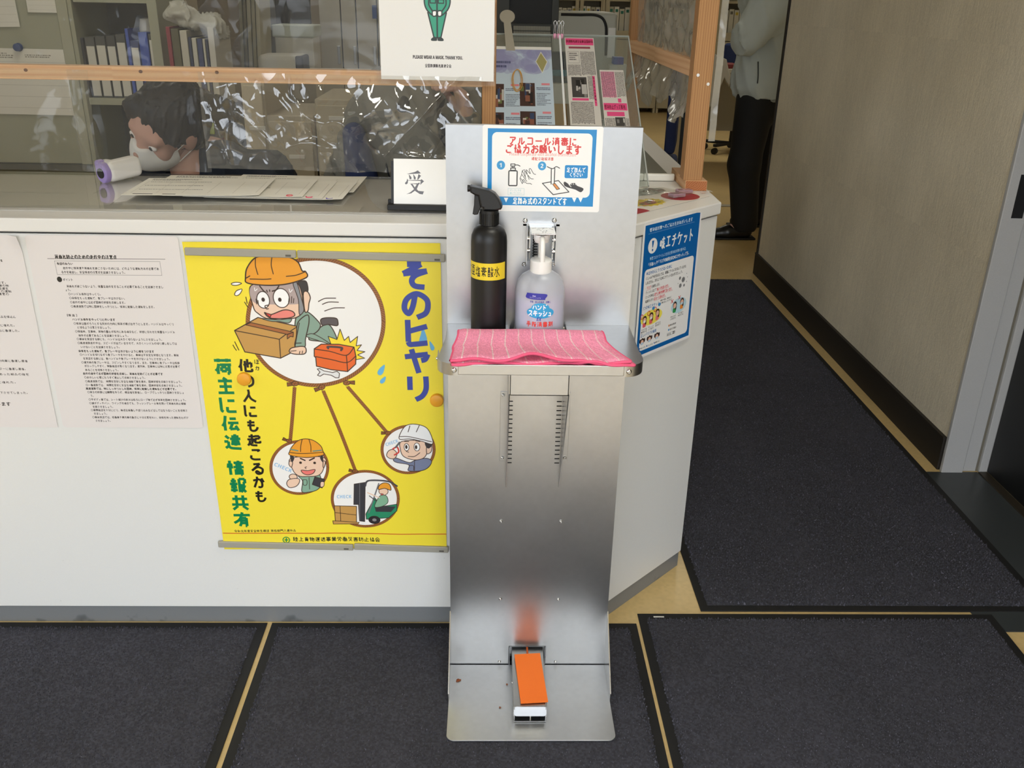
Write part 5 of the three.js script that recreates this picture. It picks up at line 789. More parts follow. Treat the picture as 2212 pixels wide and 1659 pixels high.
part('worktop', plan(rel([[-2.3, 0.005], [0.178, 0.005], [0.4255, -0.242], [0.4255, -1.7], [-0.03, -1.7], [-0.03, -0.452], [-2.3, -0.452]]), 0.957, 0.985, 0.003), M.counterTop, counter, 'cream white worktop slab');
solo('desk_sheet', bb(-2.28, -0.12, 0.9852, 0.9862, -0.445, -0.06), M.topGray, 'gray writing sheet lying under the clear counter mat', 'desk mat');
const SH = 0.9922;                                                   // top of the clear desk mat
solo('desk_mat', mg([bb(-2.29, -0.05, SH - 0.0015, SH, -0.447, -0.057), bb(-2.29, -0.05, 0.9865, SH, -0.0575, -0.057)]), M.glass, 'clear desk mat covering the front counter behind its edge', 'desk mat');
for (const [x, z, w, h, r, l] of [[-1.02, -0.16, 0.24, 0.12, 0.1, 'sheet under the clear mat at the left, nearest the counter edge'], [-1.12, -0.33, 0.3, 0.2, -0.05, 'sheet under the clear mat left of the thermometer'], [-0.62, -0.1, 0.5, 0.06, 0.02, 'long pale sheet under the clear mat in front of the forms']]) { const s = sheet(w, h, 0.0008); s.rotateX(-Math.PI / 2); solo('paper_sheet', s, M.paper, 'plain cream ' + l, 'paper', undefined, [x, 0.9872, z]).rotation.y = r; }
solo('desk_mat', bb(-0.01, 0.362, 0.9856, 0.9885, -1.66, -0.49, 0.001), phy(0xc9cfcc, 0.06, { transmission: 0.55, thickness: 0 }), 'grayish clear mat on the return of the counter behind the acrylic board', 'desk mat');
solo('acrylic_bar', mg([bb(0.285, 0.362, 0.986, 1.004, -0.49, -0.476, 0.004), bb(0.15, 0.285, 0.986, 1.004, -0.49, -0.476, 0.004)]), std(0xf2efe6, 0.12), 'clear plastic edging bar at the front of the return mat, highlight painted white', 'edging');  // near-white colour paints the highlight onto the clear bar

// ======================================================== notices on the counter front
const PTL = V(POSTER.tl[0] / 1000, POSTER.tl[1] / 1000, 0), onPoster = (u, v, z) => { const c = Math.cos(POSTER.th), s = Math.sin(POSTER.th); return [PTL.x + (u * c + v * s), PTL.y + (u * s - v * c), z]; };
const poster = solo('safety_poster', sheet(POSTER.w, POSTER.h, 0.0005, 24, 30, (u, v) => 0.0016 + 0.0016 * Math.sin(u * 9 + v * 3) * (0.3 + Math.abs(v - 0.5)) + (v > 0.97 ? 0.004 * (v - 0.97) / 0.03 : 0) + 0.002 * Math.max(0, Math.sin(u * 17 + 1)) * Math.max(0, 0.16 - v) / 0.16), printed(posterPrint(), 0xf3e27a, 0.32), 'large yellow safety poster with a cartoon worker dropping a box in a rope ring', 'poster', undefined, onPoster(POSTER.w / 2, POSTER.h / 2, 0.0015)); poster.rotation.z = POSTER.th;
const NOTE = { w: 0.303, h: 0.426, r: 0.0075 };
const noteGeo = () => { const g = ext(rrect(NOTE.w, NOTE.h, 0.008), 0.0007, 0, 6).translate(0, 0, -0.0003), uv = g.attributes.uv, p = g.attributes.position; for (let i = 0; i < p.count; i++) uv.setXY(i, p.getX(i) / NOTE.w + 0.5, p.getY(i) / NOTE.h + 0.5); return g; };
const noteMat = (map) => phy(0xf2efee, 0.34, { map, clearcoat: 0.25, clearcoatRoughness: 0.3 });
{ const n = solo('notice_sheet', noteGeo(), noteMat(docPrint(noteRows, -1024, 951, noteExtra)), 'laminated white text notice between the other notice and the yellow poster', 'notice', undefined, [-1.024 + 0.1515, 0.951 - 0.213, 0.0012]); n.rotation.z = 0.003;
  const o = sheet(NOTE.w, NOTE.h, 0.0007, 30, 40, (u, v) => 0.16 * Math.max(0, u + v - 1.92));
  solo('notice_sheet', o, printed(docPrint(oldRows, -1338, 950), 0xe9e6e4, 0.34, { color: 0xf2efee, clearcoat: 0.25, clearcoatRoughness: 0.3 }), 'laminated text notice cut by the left edge of the picture, its corner curled', 'notice', undefined, [-1.338 + 0.1515, 0.95 - 0.213, 0.0012]); }
function magnetBar(x0, y0, x1, y1, label) { const L = Math.hypot(x1 - x0, y1 - y0), g = thing('magnetic_bar', label, 'magnet bar', [(x0 + x1) / 2, (y0 + y1) / 2, 0.0062]); g.rotation.z = Math.atan2(y1 - y0, x1 - x0); part('bar', bx(L, 0.0165, 0.006, 0, 0, 0, 0.0025), std(0xa39f92, 0.5), g); part('maker_mark', bx(0.011, 0.004, 0.0003, L / 2 - 0.016, -0.003, 0.0031), std(0x5e5b52, 0.6), g); }
{ const P3 = (x, y) => { const [a, b] = onFront(x, y); return [a / 1000, b / 1000]; }, seg = (a, b, l) => { const p = P3(...a), q = P3(...b); magnetBar(...p, ...q, l); };
  seg([401, 541], [641.5, 547], 'gray magnetic bar at the top left of the yellow poster'); seg([643.5, 547], [962, 556], 'gray magnetic bar at the top right of the yellow poster'); seg([473, 1172], [764, 1179], 'gray magnetic bar at the bottom left of the yellow poster'); seg([766, 1177], [969, 1184], 'short gray magnetic bar at the bottom right of the yellow poster');
  for (const [x, y, l] of [[529, 816, 'orange round magnet on the lettering at the left of the yellow poster'], [944, 862, 'orange round magnet at the right edge of the yellow poster']]) { const p = P3(x, y), g = lathe([[0, 0], [0.0145, 0], [0.015, 0.002], [0.0145, 0.0062], [0.0125, 0.0085], [0, 0.0092]], 36); g.rotateX(Math.PI / 2); solo('round_magnet', g, M.orange, l, 'magnet', 'round orange magnets on the poster', [p[0], p[1], 0.0035]); } }
{ const g = ext(rrect(0.216, 0.303, 0.007), 0.0007, 0, 6), uv = g.attributes.uv, p = g.attributes.position; for (let i = 0; i < p.count; i++) uv.setXY(i, p.getX(i) / 0.216 + 0.5, p.getY(i) / 0.303 + 0.5);
  const u = 0.161, m = solo('etiquette_poster', g, phy(0xffffff, 0.3, { map: coughPrint(), clearcoat: 0.4, clearcoatRoughness: 0.2 }), 'laminated blue cough etiquette poster on the chamfered corner of the counter', 'poster', undefined, [0.176 + u * Math.SQRT1_2 + 0.004, 0.831, -u * Math.SQRT1_2 + 0.004]); m.rotation.order = 'YXZ'; m.rotation.y = Math.PI / 4; m.rotation.x = -0.008; m.rotation.z = -0.005; }

// ======================================================== pedal stand for hand sanitizer
const ST = V(-0.004, 0.009, 0.16), stand = thing('sanitizer_stand', 'galvanized steel pedal stand for hand sanitizer in front of the counter', 'stand', [ST.x, ST.y, ST.z]);
const sx = (g) => g.translate(-ST.x, -ST.y, -ST.z);                  // shapes below are measured in the room
const ZP = 0.16;
{ const s = poly([[-0.1775, 0.0115], [-0.048, 0.0115], [-0.048, 0.064], [0.036, 0.064], [0.036, 0.0115], [0.1695, 0.0115], [0.1695, 1.197], [-0.1775, 1.197]]), h = new THREE.Path(); h.moveTo(-0.03, 0.955); h.lineTo(-0.03, 1.021); h.lineTo(0.021, 1.021); h.lineTo(0.021, 0.955); h.closePath(); s.holes.push(h);
  part('back_panel', sx(mg([ext(s, 0.0015).translate(0, 0, ZP - 0.0015), bb(-0.1775, -0.176, 0.012, 1.197, ZP - 0.02, ZP - 0.0015), bb(0.168, 0.1695, 0.012, 1.197, ZP - 0.02, ZP - 0.0015), bb(-0.176, 0.168, 1.1955, 1.197, ZP - 0.018, ZP - 0.0015), bb(-0.176, 0.168, 0.02, 1.19, ZP - 0.0195, ZP - 0.018)])), M.galv, stand, 'tall folded back panel'); }
{ const b = new THREE.Shape(); b.moveTo(-0.1775, 0.1625); b.lineTo(0.1695, 0.1625); b.lineTo(0.1695, 0.372); b.absarc(0.1535, 0.372, 0.016, 0, Math.PI / 2); b.lineTo(-0.162, 0.388); b.absarc(-0.162, 0.372, 0.016, Math.PI / 2, Math.PI); b.closePath(); const g = ext(b, 0.0018, 0.0004, 10); g.rotateX(Math.PI / 2).translate(0, 0.0118, 0); part('base_plate', sx(metric(g)), M.galvLit, stand); }
for (const x of [-0.179, 0.1695]) { const g = ext(poly([[0.158, 0.012], [0.275, 0.012], [0.275, 0.03], [0.158, 0.158]]), 0.0018, 0.0003); g.rotateY(-Math.PI / 2).translate(x + 0.0018, 0, 0); part('side_gusset', sx(metric(g)), M.steel, stand, 'triangular steel gusset'); }
const bolt = (x, y, z, r = 0.0035, face = 'z') => { const g = lathe([[0, 0.0034], [r * 0.35, 0.0034], [r * 0.36, 0.0022], [r * 0.42, 0.0022], [r * 0.43, 0.0034], [r * 0.75, 0.0026], [r, 0.001], [r * 1.02, 0]], 16); if (face === 'z') g.rotateX(Math.PI / 2); if (face === 'x') g.rotateZ(-Math.PI / 2); if (face === '-x') g.rotateZ(Math.PI / 2); part('bolt', sx(g.translate(x, y, z)), M.steel, stand); };
for (const [x, y] of [[-0.069, 0.391], [0.057, 0.391], [-0.068, 0.193], [0.059, 0.192], [-0.068, 0.02], [0.059, 0.02]]) bolt(x, y, ZP);
for (const [x, y] of [[-0.034, 1.03], [0.019, 1.031], [-0.034, 0.948], [0.02, 0.949]]) bolt(x, y, ZP + 0.001, 0.0043);
// the shelf: a plate with rounded front corners, an edge band round the corners and a bar along the front
const YS = 0.829, SF = 0.364;
{ const s = new THREE.Shape(); s.moveTo(-0.1775, 0.1605); s.lineTo(-0.1775, 0.24); s.lineTo(-0.186, 0.33); s.absarc(-0.152, 0.329, 0.034, Math.PI, Math.PI / 2, true); s.lineTo(0.134, 0.363); s.absarc(0.135, 0.329, 0.034, Math.PI / 2, 0, true); s.lineTo(0.1695, 0.24); s.lineTo(0.1695, 0.1605); s.lineTo(0.048, 0.1605); s.lineTo(0.048, 0.283); s.lineTo(-0.062, 0.283); s.lineTo(-0.062, 0.1605); s.closePath(); const g = ext(s, 0.0018, 0.0003, 12); g.rotateX(Math.PI / 2).translate(0, YS, 0); part('shelf', sx(metric(g)), M.galv, stand, 'tray shelf with rounded front corners'); }
for (const k of [-1, 1]) { const cx = k < 0 ? -0.152 : 0.135, pts = []; const s = new THREE.Shape(), R = 0.0355, r = 0.0338; if (k < 0) { s.moveTo(cx - R, 0.3); s.lineTo(cx - R, 0.329); s.absarc(cx, 0.329, R, Math.PI, Math.PI / 2, true); s.lineTo(cx + 0.008, 0.3645); s.lineTo(cx + 0.008, 0.3628); s.lineTo(cx, 0.3628); s.absarc(cx, 0.329, r, Math.PI / 2, Math.PI, false); s.lineTo(cx - r, 0.3); } else { s.moveTo(cx + R, 0.3); s.lineTo(cx + R, 0.329); s.absarc(cx, 0.329, R, 0, Math.PI / 2, false); s.lineTo(cx - 0.008, 0.3645); s.lineTo(cx - 0.008, 0.3628); s.lineTo(cx, 0.3628); s.absarc(cx, 0.329, r, Math.PI / 2, 0, true); s.lineTo(cx + r, 0.3); } s.closePath();
  const g = ext(s, 0.0215, 0, 14); g.rotateX(Math.PI / 2).translate(0, YS + 0.0005, 0); part('edge_band', sx(metric(g)), M.galv, stand, 'bent corner edging'); bolt(k < 0 ? -0.158 + 0.001 : 0.142, 0.8185, 0.3645, 0.0046); bolt(k < 0 ? cx - 0.0355 : cx + 0.0355, 0.8185, 0.312, 0.0035, k < 0 ? '-x' : 'x'); }
part('front_bar', sx(bb(-0.1505, 0.1335, YS - 0.0185, YS + 0.0006, 0.3605, 0.3665, 0.0012)), M.galv, stand, 'flat bar along the shelf front');
for (const [x, k] of [[-0.06, -1], [0.0495, 1]]) { const g = ext(poly([[ZP, 0.475], [ZP + 0.004, 0.475], [0.276, 0.735], [0.276, 0.826], [ZP, 0.826]]), 0.0016, 0.0002); g.rotateY(-Math.PI / 2).translate(x + 0.0008, 0, 0); part('shelf_support', sx(metric(g)), M.galv, stand, 'tapered support fin'); part('support_flange', sx(bx(0.0145, 0.155, 0.0015, x + k * 0.0073, 0.612, ZP + 0.0008, 0.0005)), M.galv, stand); bolt(x + k * 0.009, 0.682, ZP + 0.0015); bolt(x + k * 0.009, 0.543, ZP + 0.0015); }
part('bottle_tray', sx(mg([bb(-0.059, 0.0485, 0.735, 0.7365, 0.165, 0.282), bb(-0.059, 0.0485, 0.735, 0.8, 0.2805, 0.282), bb(-0.0592, -0.0577, 0.735, 0.79, 0.165, 0.282), bb(0.047, 0.0485, 0.735, 0.79, 0.165, 0.282)])), M.galv, stand, 'small height-adjustable tray for the pump bottle');
for (let i = 0; i < 15; i++) for (const x of [-0.0545, 0.0425]) part('slot', sx(bx(0.0098, 0.0021, 0.0006, x, 0.668 - i * 0.00985, ZP + 0.0001)), M.slot, stand);
for (const x of [-0.052, 0.041]) bolt(x, 0.836, 0.2, 0.004, 'x');
// pressing mechanism in the window of the panel
part('bracket_frame', sx(mg([bb(-0.0375, -0.031, 0.952, 1.024, ZP, ZP + 0.0016), bb(0.0225, 0.029, 0.952, 1.024, ZP, ZP + 0.0016), bb(-0.0375, 0.029, 1.0205, 1.026, ZP, ZP + 0.0016), bb(-0.0315, -0.03, 0.953, 1.022, ZP - 0.04, ZP + 0.02), bb(0.0215, 0.023, 0.953, 1.022, ZP - 0.04, ZP + 0.02), bb(-0.031, 0.0225, 0.952, 0.954, ZP - 0.04, ZP + 0.003), bb(-0.031, 0.0225, 0.95, 1.02, ZP - 0.042, ZP - 0.04)])), M.galv, stand, 'steel bracket of the pressing arm');
part('pressing_arm', sx(mg([bb(-0.026, 0.018, 1.0215, 1.0235, ZP - 0.03, 0.232, 0.0008), bb(-0.0265, -0.0252, 0.985, 1.0225, ZP - 0.03, 0.185), bb(0.0172, 0.0185, 0.985, 1.0225, ZP - 0.03, 0.185), bb(-0.0255, -0.024, 0.96, 1.0, ZP + 0.004, ZP + 0.01), bb(0.016, 0.0175, 0.96, 1.0, ZP + 0.004, ZP + 0.01)])), M.steel, stand, 'steel arm that presses the pump');
{ const s = sheet(0.0425, 0.042, 0.0006); s.rotateX(-Math.PI / 2); part('arm_label', sx(s.translate(-0.004, 1.0242, 0.2105)), printed(pumpLabelPrint(), 0xeeeeee, 0.4), stand, 'white printed sticker on the pressing arm'); }
{ const pts = []; for (let i = 0; i <= 60; i++) pts.push([-0.014 + 0.004 * Math.cos(i * 1.05), 0.958 + i * 0.00085, ZP - 0.012 + 0.004 * Math.sin(i * 1.05)]); part('spring', sx(tube(pts, 0.0009, 5, 120)), M.darkSteel, stand); }
for (const [x, y] of [[-0.0275, 1.0], [0.019, 0.998], [-0.0275, 0.978], [0.019, 0.976]]) part('pivot_nut', sx(cyl(0.0042, 0.0042, 0.006, x, y, ZP + 0.012, 'x', 6)), M.steel, stand);
// the pedal
part('pedal_bracket', sx(mg([bb(-0.039, -0.0375, 0.0135, 0.05, 0.15, 0.334), bb(0.0265, 0.028, 0.0135, 0.05, 0.15, 0.334), bb(-0.039, 0.028, 0.0135, 0.015, 0.15, 0.338)])), M.galv, stand, 'steel channel under the pedal');
{ const tilt = (g) => { g.translate(0.006, -0.055, -0.165); g.rotateX(0.05); return g.translate(-0.006, 0.055, 0.165); };
  part('pedal', sx(tilt(mg([bb(-0.0405, 0.0295, 0.0535, 0.0553, 0.152, 0.332, 0.0008), bb(-0.0405, -0.039, 0.03, 0.055, 0.152, 0.332), bb(0.028, 0.0295, 0.03, 0.055, 0.152, 0.332), (() => { const g = ext(rrect(0.068, 0.02, 0.006), 0.0015, 0, 6); g.rotateX(-0.4); return g.translate(-0.0055, 0.0465, 0.3345); })()]))), M.galv, stand, 'foot pedal lever');
  const s = new THREE.BoxGeometry(0.0575, 0.0012, 0.141, 4, 1, 14), p = s.attributes.position; for (let i = 0; i < p.count; i++) { const v = p.getZ(i) / 0.141 + 0.5; p.setY(i, p.getY(i) + 0.004 * (1 - v) * (1 - v) + 0.0012 * v); } s.computeVertexNormals(); s.rotateY(0.075); part('pedal_pad', sx(tilt(s.translate(-0.0015, 0.0572, 0.2525))), M.fluor, stand, 'fluorescent orange pad on the pedal'); }
part('pedal_hinge', sx(cyl(0.0022, 0.0022, 0.03, -0.006, 0.058, 0.168, 'z')), std(0xc4581c, 0.5), stand); part('stop_screw', sx(cyl(0.0018, 0.0018, 0.014, -0.0045, 0.022, 0.332, 'y')), M.steel, stand); bolt(-0.039, 0.03, 0.24, 0.003, '-x');
part('hinge_box', sx(mg([bb(-0.0465, -0.0455, 0.013, 0.062, ZP - 0.04, ZP + 0.004), bb(0.0335, 0.0345, 0.013, 0.062, ZP - 0.04, ZP + 0.004), bb(-0.0465, 0.0345, 0.0615, 0.0625, ZP - 0.04, ZP), bb(-0.0465, 0.0345, 0.02, 0.06, ZP - 0.042, ZP - 0.04)])), M.zinc, stand);
// laminated sign on the stand
{ const g = ext(rrect(SIGN.w / 1000, SIGN.h / 1000, 0.004), 0.0006, 0, 6), uv = g.attributes.uv, p = g.attributes.position; for (let i = 0; i < p.count; i++) uv.setXY(i, p.getX(i) / (SIGN.w / 1000) + 0.5, p.getY(i) / (SIGN.h / 1000) + 0.5); const zz = -0.008;
  solo('instruction_sign', g, phy(0xffffff, 0.25, { map: signPrint(), clearcoat: 0.5, clearcoatRoughness: 0.12 }), 'laminated white and blue sign with red lettering at the top of the stand', 'sign', undefined, [(SIGN.x0 + SIGN.w / 2) / 1000 + zz * 0, (SIGN.y0 - SIGN.h / 2) / 1000, ZP + 0.0003]); }
for (const [px, py, r] of [[990, 1469, 0.5], [1095, 1478, 1.9], [1080, 1528, 2.6]]) { const z = 0.2 + (py - 1469) * 0.00125, q = at(px, py, z); const big = py === 1469, g = new THREE.IcosahedronGeometry(big ? 0.0045 : 0.002, 1), p = g.attributes.position; for (let i = 0; i < p.count; i++) p.setXYZ(i, p.getX(i) * (1.2 + 0.5 * Math.sin(p.getZ(i) * 900)), p.getY(i) * 0.3, p.getZ(i)); g.computeVertexNormals(); const y0 = ST.y + 0.0045, d = q.clone().sub(CAM.p), t = (y0 - CAM.p.y) / d.y, w = CAM.p.clone().addScaledVector(d, t); solo('dry_leaf', g, std(0x8a4a28, 0.9), big ? 'largest brown leaf crumb on the left of the steel base plate' : py < 1500 ? 'tiny brown leaf crumb beside the pedal on the base plate' : 'small brown leaf crumb nearest the front edge of the base plate', 'leaf crumb', undefined, [w.x, y0, w.z]).rotation.y = r; }
// ======================================================== on the shelf of the stand
{ const b = thing('spray_bottle', 'black spray bottle with a yellow label band on the left of the shelf', 'bottle', [-0.0995, YS + 0.0004, 0.2]), bl = std(0x0c0c0d, 0.42);
  part('body', lathe([[0, 0], [0.03, 0], [0.0322, 0.003], [0.0325, 0.006], [0.0325, 0.172], [0.0315, 0.183], [0.0275, 0.193], [0.022, 0.199], [0.0145, 0.202], [0.0145, 0.208], [0, 0.208]], 56), bl, b);
  part('label_band', new THREE.CylinderGeometry(0.03275, 0.03275, 0.031, 48, 1, true, -1.86, 3.0).translate(0, 0.1235, 0), phy(0xffffff, 0.4, { map: bandPrint() }), b, 'yellow tape with black lettering');
  const ribs = []; for (let i = 0; i < 28; i++) { const a = (i / 28) * 6.2832; ribs.push(rot(bx(0.0018, 0.02, 0.0016, 0, 0, 0.0168), 0, a, 0)); } part('collar', mg([cyl(0.0165, 0.0165, 0.026, 0, 0.2155, 0, 'y', 40), ...ribs.map((g) => g.translate(0, 0.213, 0))]), bl, b, 'ribbed screw collar');
  const mm = (pts) => poly(pts.map(([x, y]) => [x / 1040, y / 1190])), y0 = 0.2285;
  part('spray_head', ext(mm([[-34.6, 50], [-34.6, 37], [-27, 32], [-20, 30], [-15, 6], [-11, 5], [-10, 0], [10.5, 0], [22, 3], [24, 7], [23, 13], [18.4, 24.4], [10.5, 35.4], [0, 42]]), 0.017, 0.003).translate(0, y0, -0.0085), bl, b);
  part('trigger', ext(mm([[-27, 31], [-28, 10], [-30.5, -9], [-27, -11], [-21, -10], [-15, 6], [-19, 30]]), 0.009, 0.0015).translate(0, y0, -0.0045), bl, b); part('nozzle', cyl(0.006, 0.0055, 0.008, -0.0345, y0 + 0.0365, 0, 'x', 20), bl, b); b.rotation.y = -0.06; }
{ const Y = 0.744, b = thing('pump_bottle', 'translucent hand sanitizer pump bottle with blue and red print under the pressing arm', 'bottle', [-0.0055, Y, 0.205]), k = 0.75, prof = [[0, 0], [0.042, 0], [0.0452, 0.003], [0.0458, 0.008], [0.0458, 0.166], [0.0448, 0.176], [0.041, 0.188], [0.034, 0.197], [0.025, 0.203], [0.019, 0.205], [0.0175, 0.206]];
  part('shell', lathe(prof, 64).scale(1, 1, k), phy(0xeceef4, 0.3, { transmission: 0.6, thickness: 0, ior: 1.45 }), b, 'frosted clear shell');
  part('liquid', lathe([[0, 0.003], [0.043, 0.004], [0.0445, 0.01], [0.0445, 0.157], [0.0432, 0.1585], [0, 0.1585]], 56).scale(1, 1, k), std(0xc9cde2, 0.3), b, 'lavender sanitizer filling');
  const lg = new THREE.CylinderGeometry(0.0462, 0.0462, 0.08, 40, 1, true, -0.7, 1.4).scale(1, 1, k); part('label_print', lg.translate(0, 0.1375, 0.0), new THREE.MeshStandardMaterial({ map: bottlePrint(), transparent: true, roughness: 0.4 }), b, 'blue and red brand print');
  const wp = std(0xf2f2f0, 0.35); part('cap', lathe([[0.0175, 0.202], [0.0192, 0.203], [0.0195, 0.206], [0.0195, 0.224], [0.0185, 0.227], [0.012, 0.2275], [0.0115, 0.231], [0, 0.231]], 44), wp, b, 'white screw cap');
  part('pump_stem', mg([cyl(0.0055, 0.0055, 0.034, 0, 0.245, 0), cyl(0.0125, 0.0145, 0.007, 0, 0.262, 0), cyl(0.0145, 0.0145, 0.008, 0, 0.2685, 0)]), wp, b, 'white pump head');
  part('spout', tube([[0, 0.267, 0.008], [0, 0.269, 0.022], [0, 0.264, 0.034], [0, 0.25, 0.038], [0, 0.232, 0.039]], 0.0045, 12, 30), wp, b, 'white downturned spout'); }
{ // folded cloth: two layers, the upper one waved at the front
  const g = thing('striped_cloth', 'folded pink terry cloth with white stripes along the front of the shelf', 'cloth', [-0.007, YS, 0.305]);
  const terry = dtex(1024, 256, (u, v) => { const t = (u * 11.4 + 0.35) % 1, st = t < 0.035 || (t > 0.05 && t < 0.085), b = vn(u * 220, v * 44, 220, 4), f = vn(u * 400, v * 200, 400, 8), k = 0.91 + 0.2 * b * f + (b > 0.86 && f > 0.6 ? 0.12 : 0); return st ? [0.97 * k, 0.86 * k, 0.85 * k] : [k, 0.61 * k, 0.73 * k]; }, [1, 1]);
  const bump = dtex(256, 256, (u, v) => gray(0.5 * vn(u * 110, v * 30, 110, 4) + 0.5 * vn(u * 160, v * 120, 160, 8)), [1, 1], false);
  const mk = (top, y0) => { const nx = 90, nz = 26, pos = [], uv = [], idx = []; const P3 = (i, j, up) => { const u = i / nx, v = j / nz; let xl = -0.147 - 0.009 * v + (v < 0.55 ? 0.003 * Math.sin(v * 7) : 0), xr = 0.114 + 0.03 * Math.max(0, v - 0.35) * 1.5 + 0.008 * v; if (!top) { xr += 0.007; xl += 0.002; } const x = xl + (xr - xl) * u, z = -0.062 + (0.118 + (top ? 0.002 * Math.sin(u * 22) : 0.004 * Math.sin(u * 15 + 1))) * v + 0.002 * Math.sin(u * 9);
      let y = y0 + (top ? 0.011 * Math.exp(-(((v - 0.12) / 0.3) ** 2)) * 1.2 : 0) + 0.0012 * Math.sin(u * 31 + v * 4) * v + (top ? 0.0155 * Math.exp(-(((u - 0.43) / 0.09) ** 2)) * v * v * v + 0.003 * Math.sin(u * 13) * v * v : 0.007 * Math.exp(-(((u - 0.8) / 0.07) ** 2)) * v ** 4); const e = Math.min(v, 1 - v, u, 1 - u); y += up ? 0.0042 * Math.min(1, 0.3 + e * 14) : 0; return [x, y, z]; };
    for (const up of [1, 0]) for (let j = 0; j <= nz; j++) for (let i = 0; i <= nx; i++) { pos.push(...P3(i, j, up)); uv.push(i / nx, j / nz); }
    const N = (nx + 1) * (nz + 1), id = (i, j, s) => s * N + j * (nx + 1) + i; for (let j = 0; j < nz; j++) for (let i = 0; i < nx; i++) { idx.push(id(i, j, 0), id(i, j + 1, 0), id(i + 1, j, 0), id(i + 1, j, 0), id(i, j + 1, 0), id(i + 1, j + 1, 0)); idx.push(id(i, j, 1), id(i + 1, j, 1), id(i, j + 1, 1), id(i + 1, j, 1), id(i + 1, j + 1, 1), id(i, j + 1, 1)); }
    for (let i = 0; i < nx; i++) for (const j of [0, nz]) { const a = id(i, j, 0), b = id(i + 1, j, 0), c = id(i, j, 1), d = id(i + 1, j, 1); j ? idx.push(a, c, b, b, c, d) : idx.push(a, b, c, b, d, c); } for (let j = 0; j < nz; j++) for (const i of [0, nx]) { const a = id(i, j, 0), b = id(i, j + 1, 0), c = id(i, j, 1), d = id(i, j + 1, 1); i ? idx.push(a, b, c, b, d, c) : idx.push(a, c, b, b, c, d); }
    const q = new THREE.BufferGeometry(); q.setAttribute('position', new THREE.Float32BufferAttribute(pos, 3)); q.setAttribute('uv', new THREE.Float32BufferAttribute(uv, 2)); q.setIndex(idx); q.computeVertexNormals();
    const hem = []; for (let i = 0; i <= nx; i += 3) { const p = P3(i, nz, 1); hem.push([p[0], p[1] - 0.0018, p[2]]); } for (let j = nz - 2; j >= 0; j -= 3) { const p = P3(nx, j, 1); hem.push([p[0], p[1] - 0.0018, p[2]]); } const hl = []; for (let j = nz; j >= 0; j -= 3) { const p = P3(0, j, 1); hl.push([p[0], p[1] - 0.0018, p[2]]); } return [q, mg([tube(hem, 0.0027, 7, 160), tube(hl, 0.0027, 7, 50)]), P3]; };
  const tm = std(0xffffff, 0.95, { map: terry, bumpMap: bump, bumpScale: 0.0012 }), hm = std(0xee5f86, 0.9);
  for (const [top, y0] of [[false, 0.0008], [true, 0.0068]]) { const [q, h] = mk(top, y0); part(top ? 'upper_layer' : 'lower_layer', q, tm, g); part('hem', h, hm, g, 'overlocked deep pink hem'); } }

// ======================================================== on the counter
{ const p = at(252, 400, -0.335), g = thing('forehead_thermometer', 'white infrared forehead thermometer with a lilac ring lying on the counter mat', 'thermometer', [p.x, SH + 0.001, -0.355], 1.0), L = 0.1, wp = std(0xe9e6e2, 0.4), li = std(0xa08cc8, 0.45);
  const oc = (r, h, k) => { const s = lathe([[0, 0], [r * 0.86, 0], [r, 0.004], [r, h - 0.004], [r * 0.88, h], [0, h]], 36); s.scale(1.05, 1, 0.82 * k); s.rotateZ(Math.PI / 2); return s; };   // barrel along -x
  part('barrel', (() => { const s = new RoundedBoxGeometry(0.09, 0.046, 0.04, 5, 0.013); return s.translate(0.012, 0.024, 0); })(), wp, g); part('sensor_ring', oc(0.0225, 0.018, 1).translate(-0.026, 0.024, 0), li, g, 'lilac sensor ring'); part('lens', cyl(0.0115, 0.0115, 0.002, -0.0445, 0.024, 0, 'x', 28), M.black, g, 'black sensor opening'); part('handle', bx(0.03, 0.034, 0.07, 0.022, 0.019, -0.05, 0.012), wp, g); part('grip_band', bx(0.022, 0.04, 0.02, -0.026, 0.03, -0.022, 0.008), li, g, 'lilac trigger'); g.rotation.z = 0.06; }
{ // forms lying fanned out on the mat
  const F = [[-0.655, -0.325, 0.42, 0.2, 0.02, 'form at the back of the fanned sheets'], [-0.55, -0.335, 0.3, 0.19, -0.03, 'form at the back right of the fanned sheets'], [-0.56, -0.25, 0.297, 0.195, -0.03, 'form reaching farthest right, with a violet mark at its corner'], [-0.606, -0.255, 0.297, 0.2, -0.01, 'form with a pink mark at its corner'], [-0.65, -0.255, 0.297, 0.2, 0.01, 'form with a red circle at its corner'], [-0.74, -0.245, 0.29, 0.19, 0.03, 'form nearest the thermometer, topmost of the fanned sheets']];
  F.forEach(([x, z, w, d, r, l], i) => { const s = sheet(w, d, 0.0005, 12, 4, (u) => 0.0004 + 0.0012 * Math.max(0, u - 0.85) / 0.15 * (i % 3)); s.rotateX(-Math.PI / 2); const m = thing('paper_form', 'printed ' + l, 'paper', [x, SH + 0.0008 + i * 0.0017, z], r); part('sheet', s, printed(formPrint(i), 0xe9e6dc, 0.7), m); if (i > 1 && i < 5) { const c = new THREE.TorusGeometry(0.0065, 0.0012, 6, 20, i === 4 ? 5.6 : 3.5); c.rotateX(Math.PI / 2); part('pen_mark', c.translate(w / 2 - 0.03, 0.0012, d / 2 - 0.012), std([0x5a4aa8, 0xe0406a, 0xd94a5a][i - 2], 0.7), m); } }); }
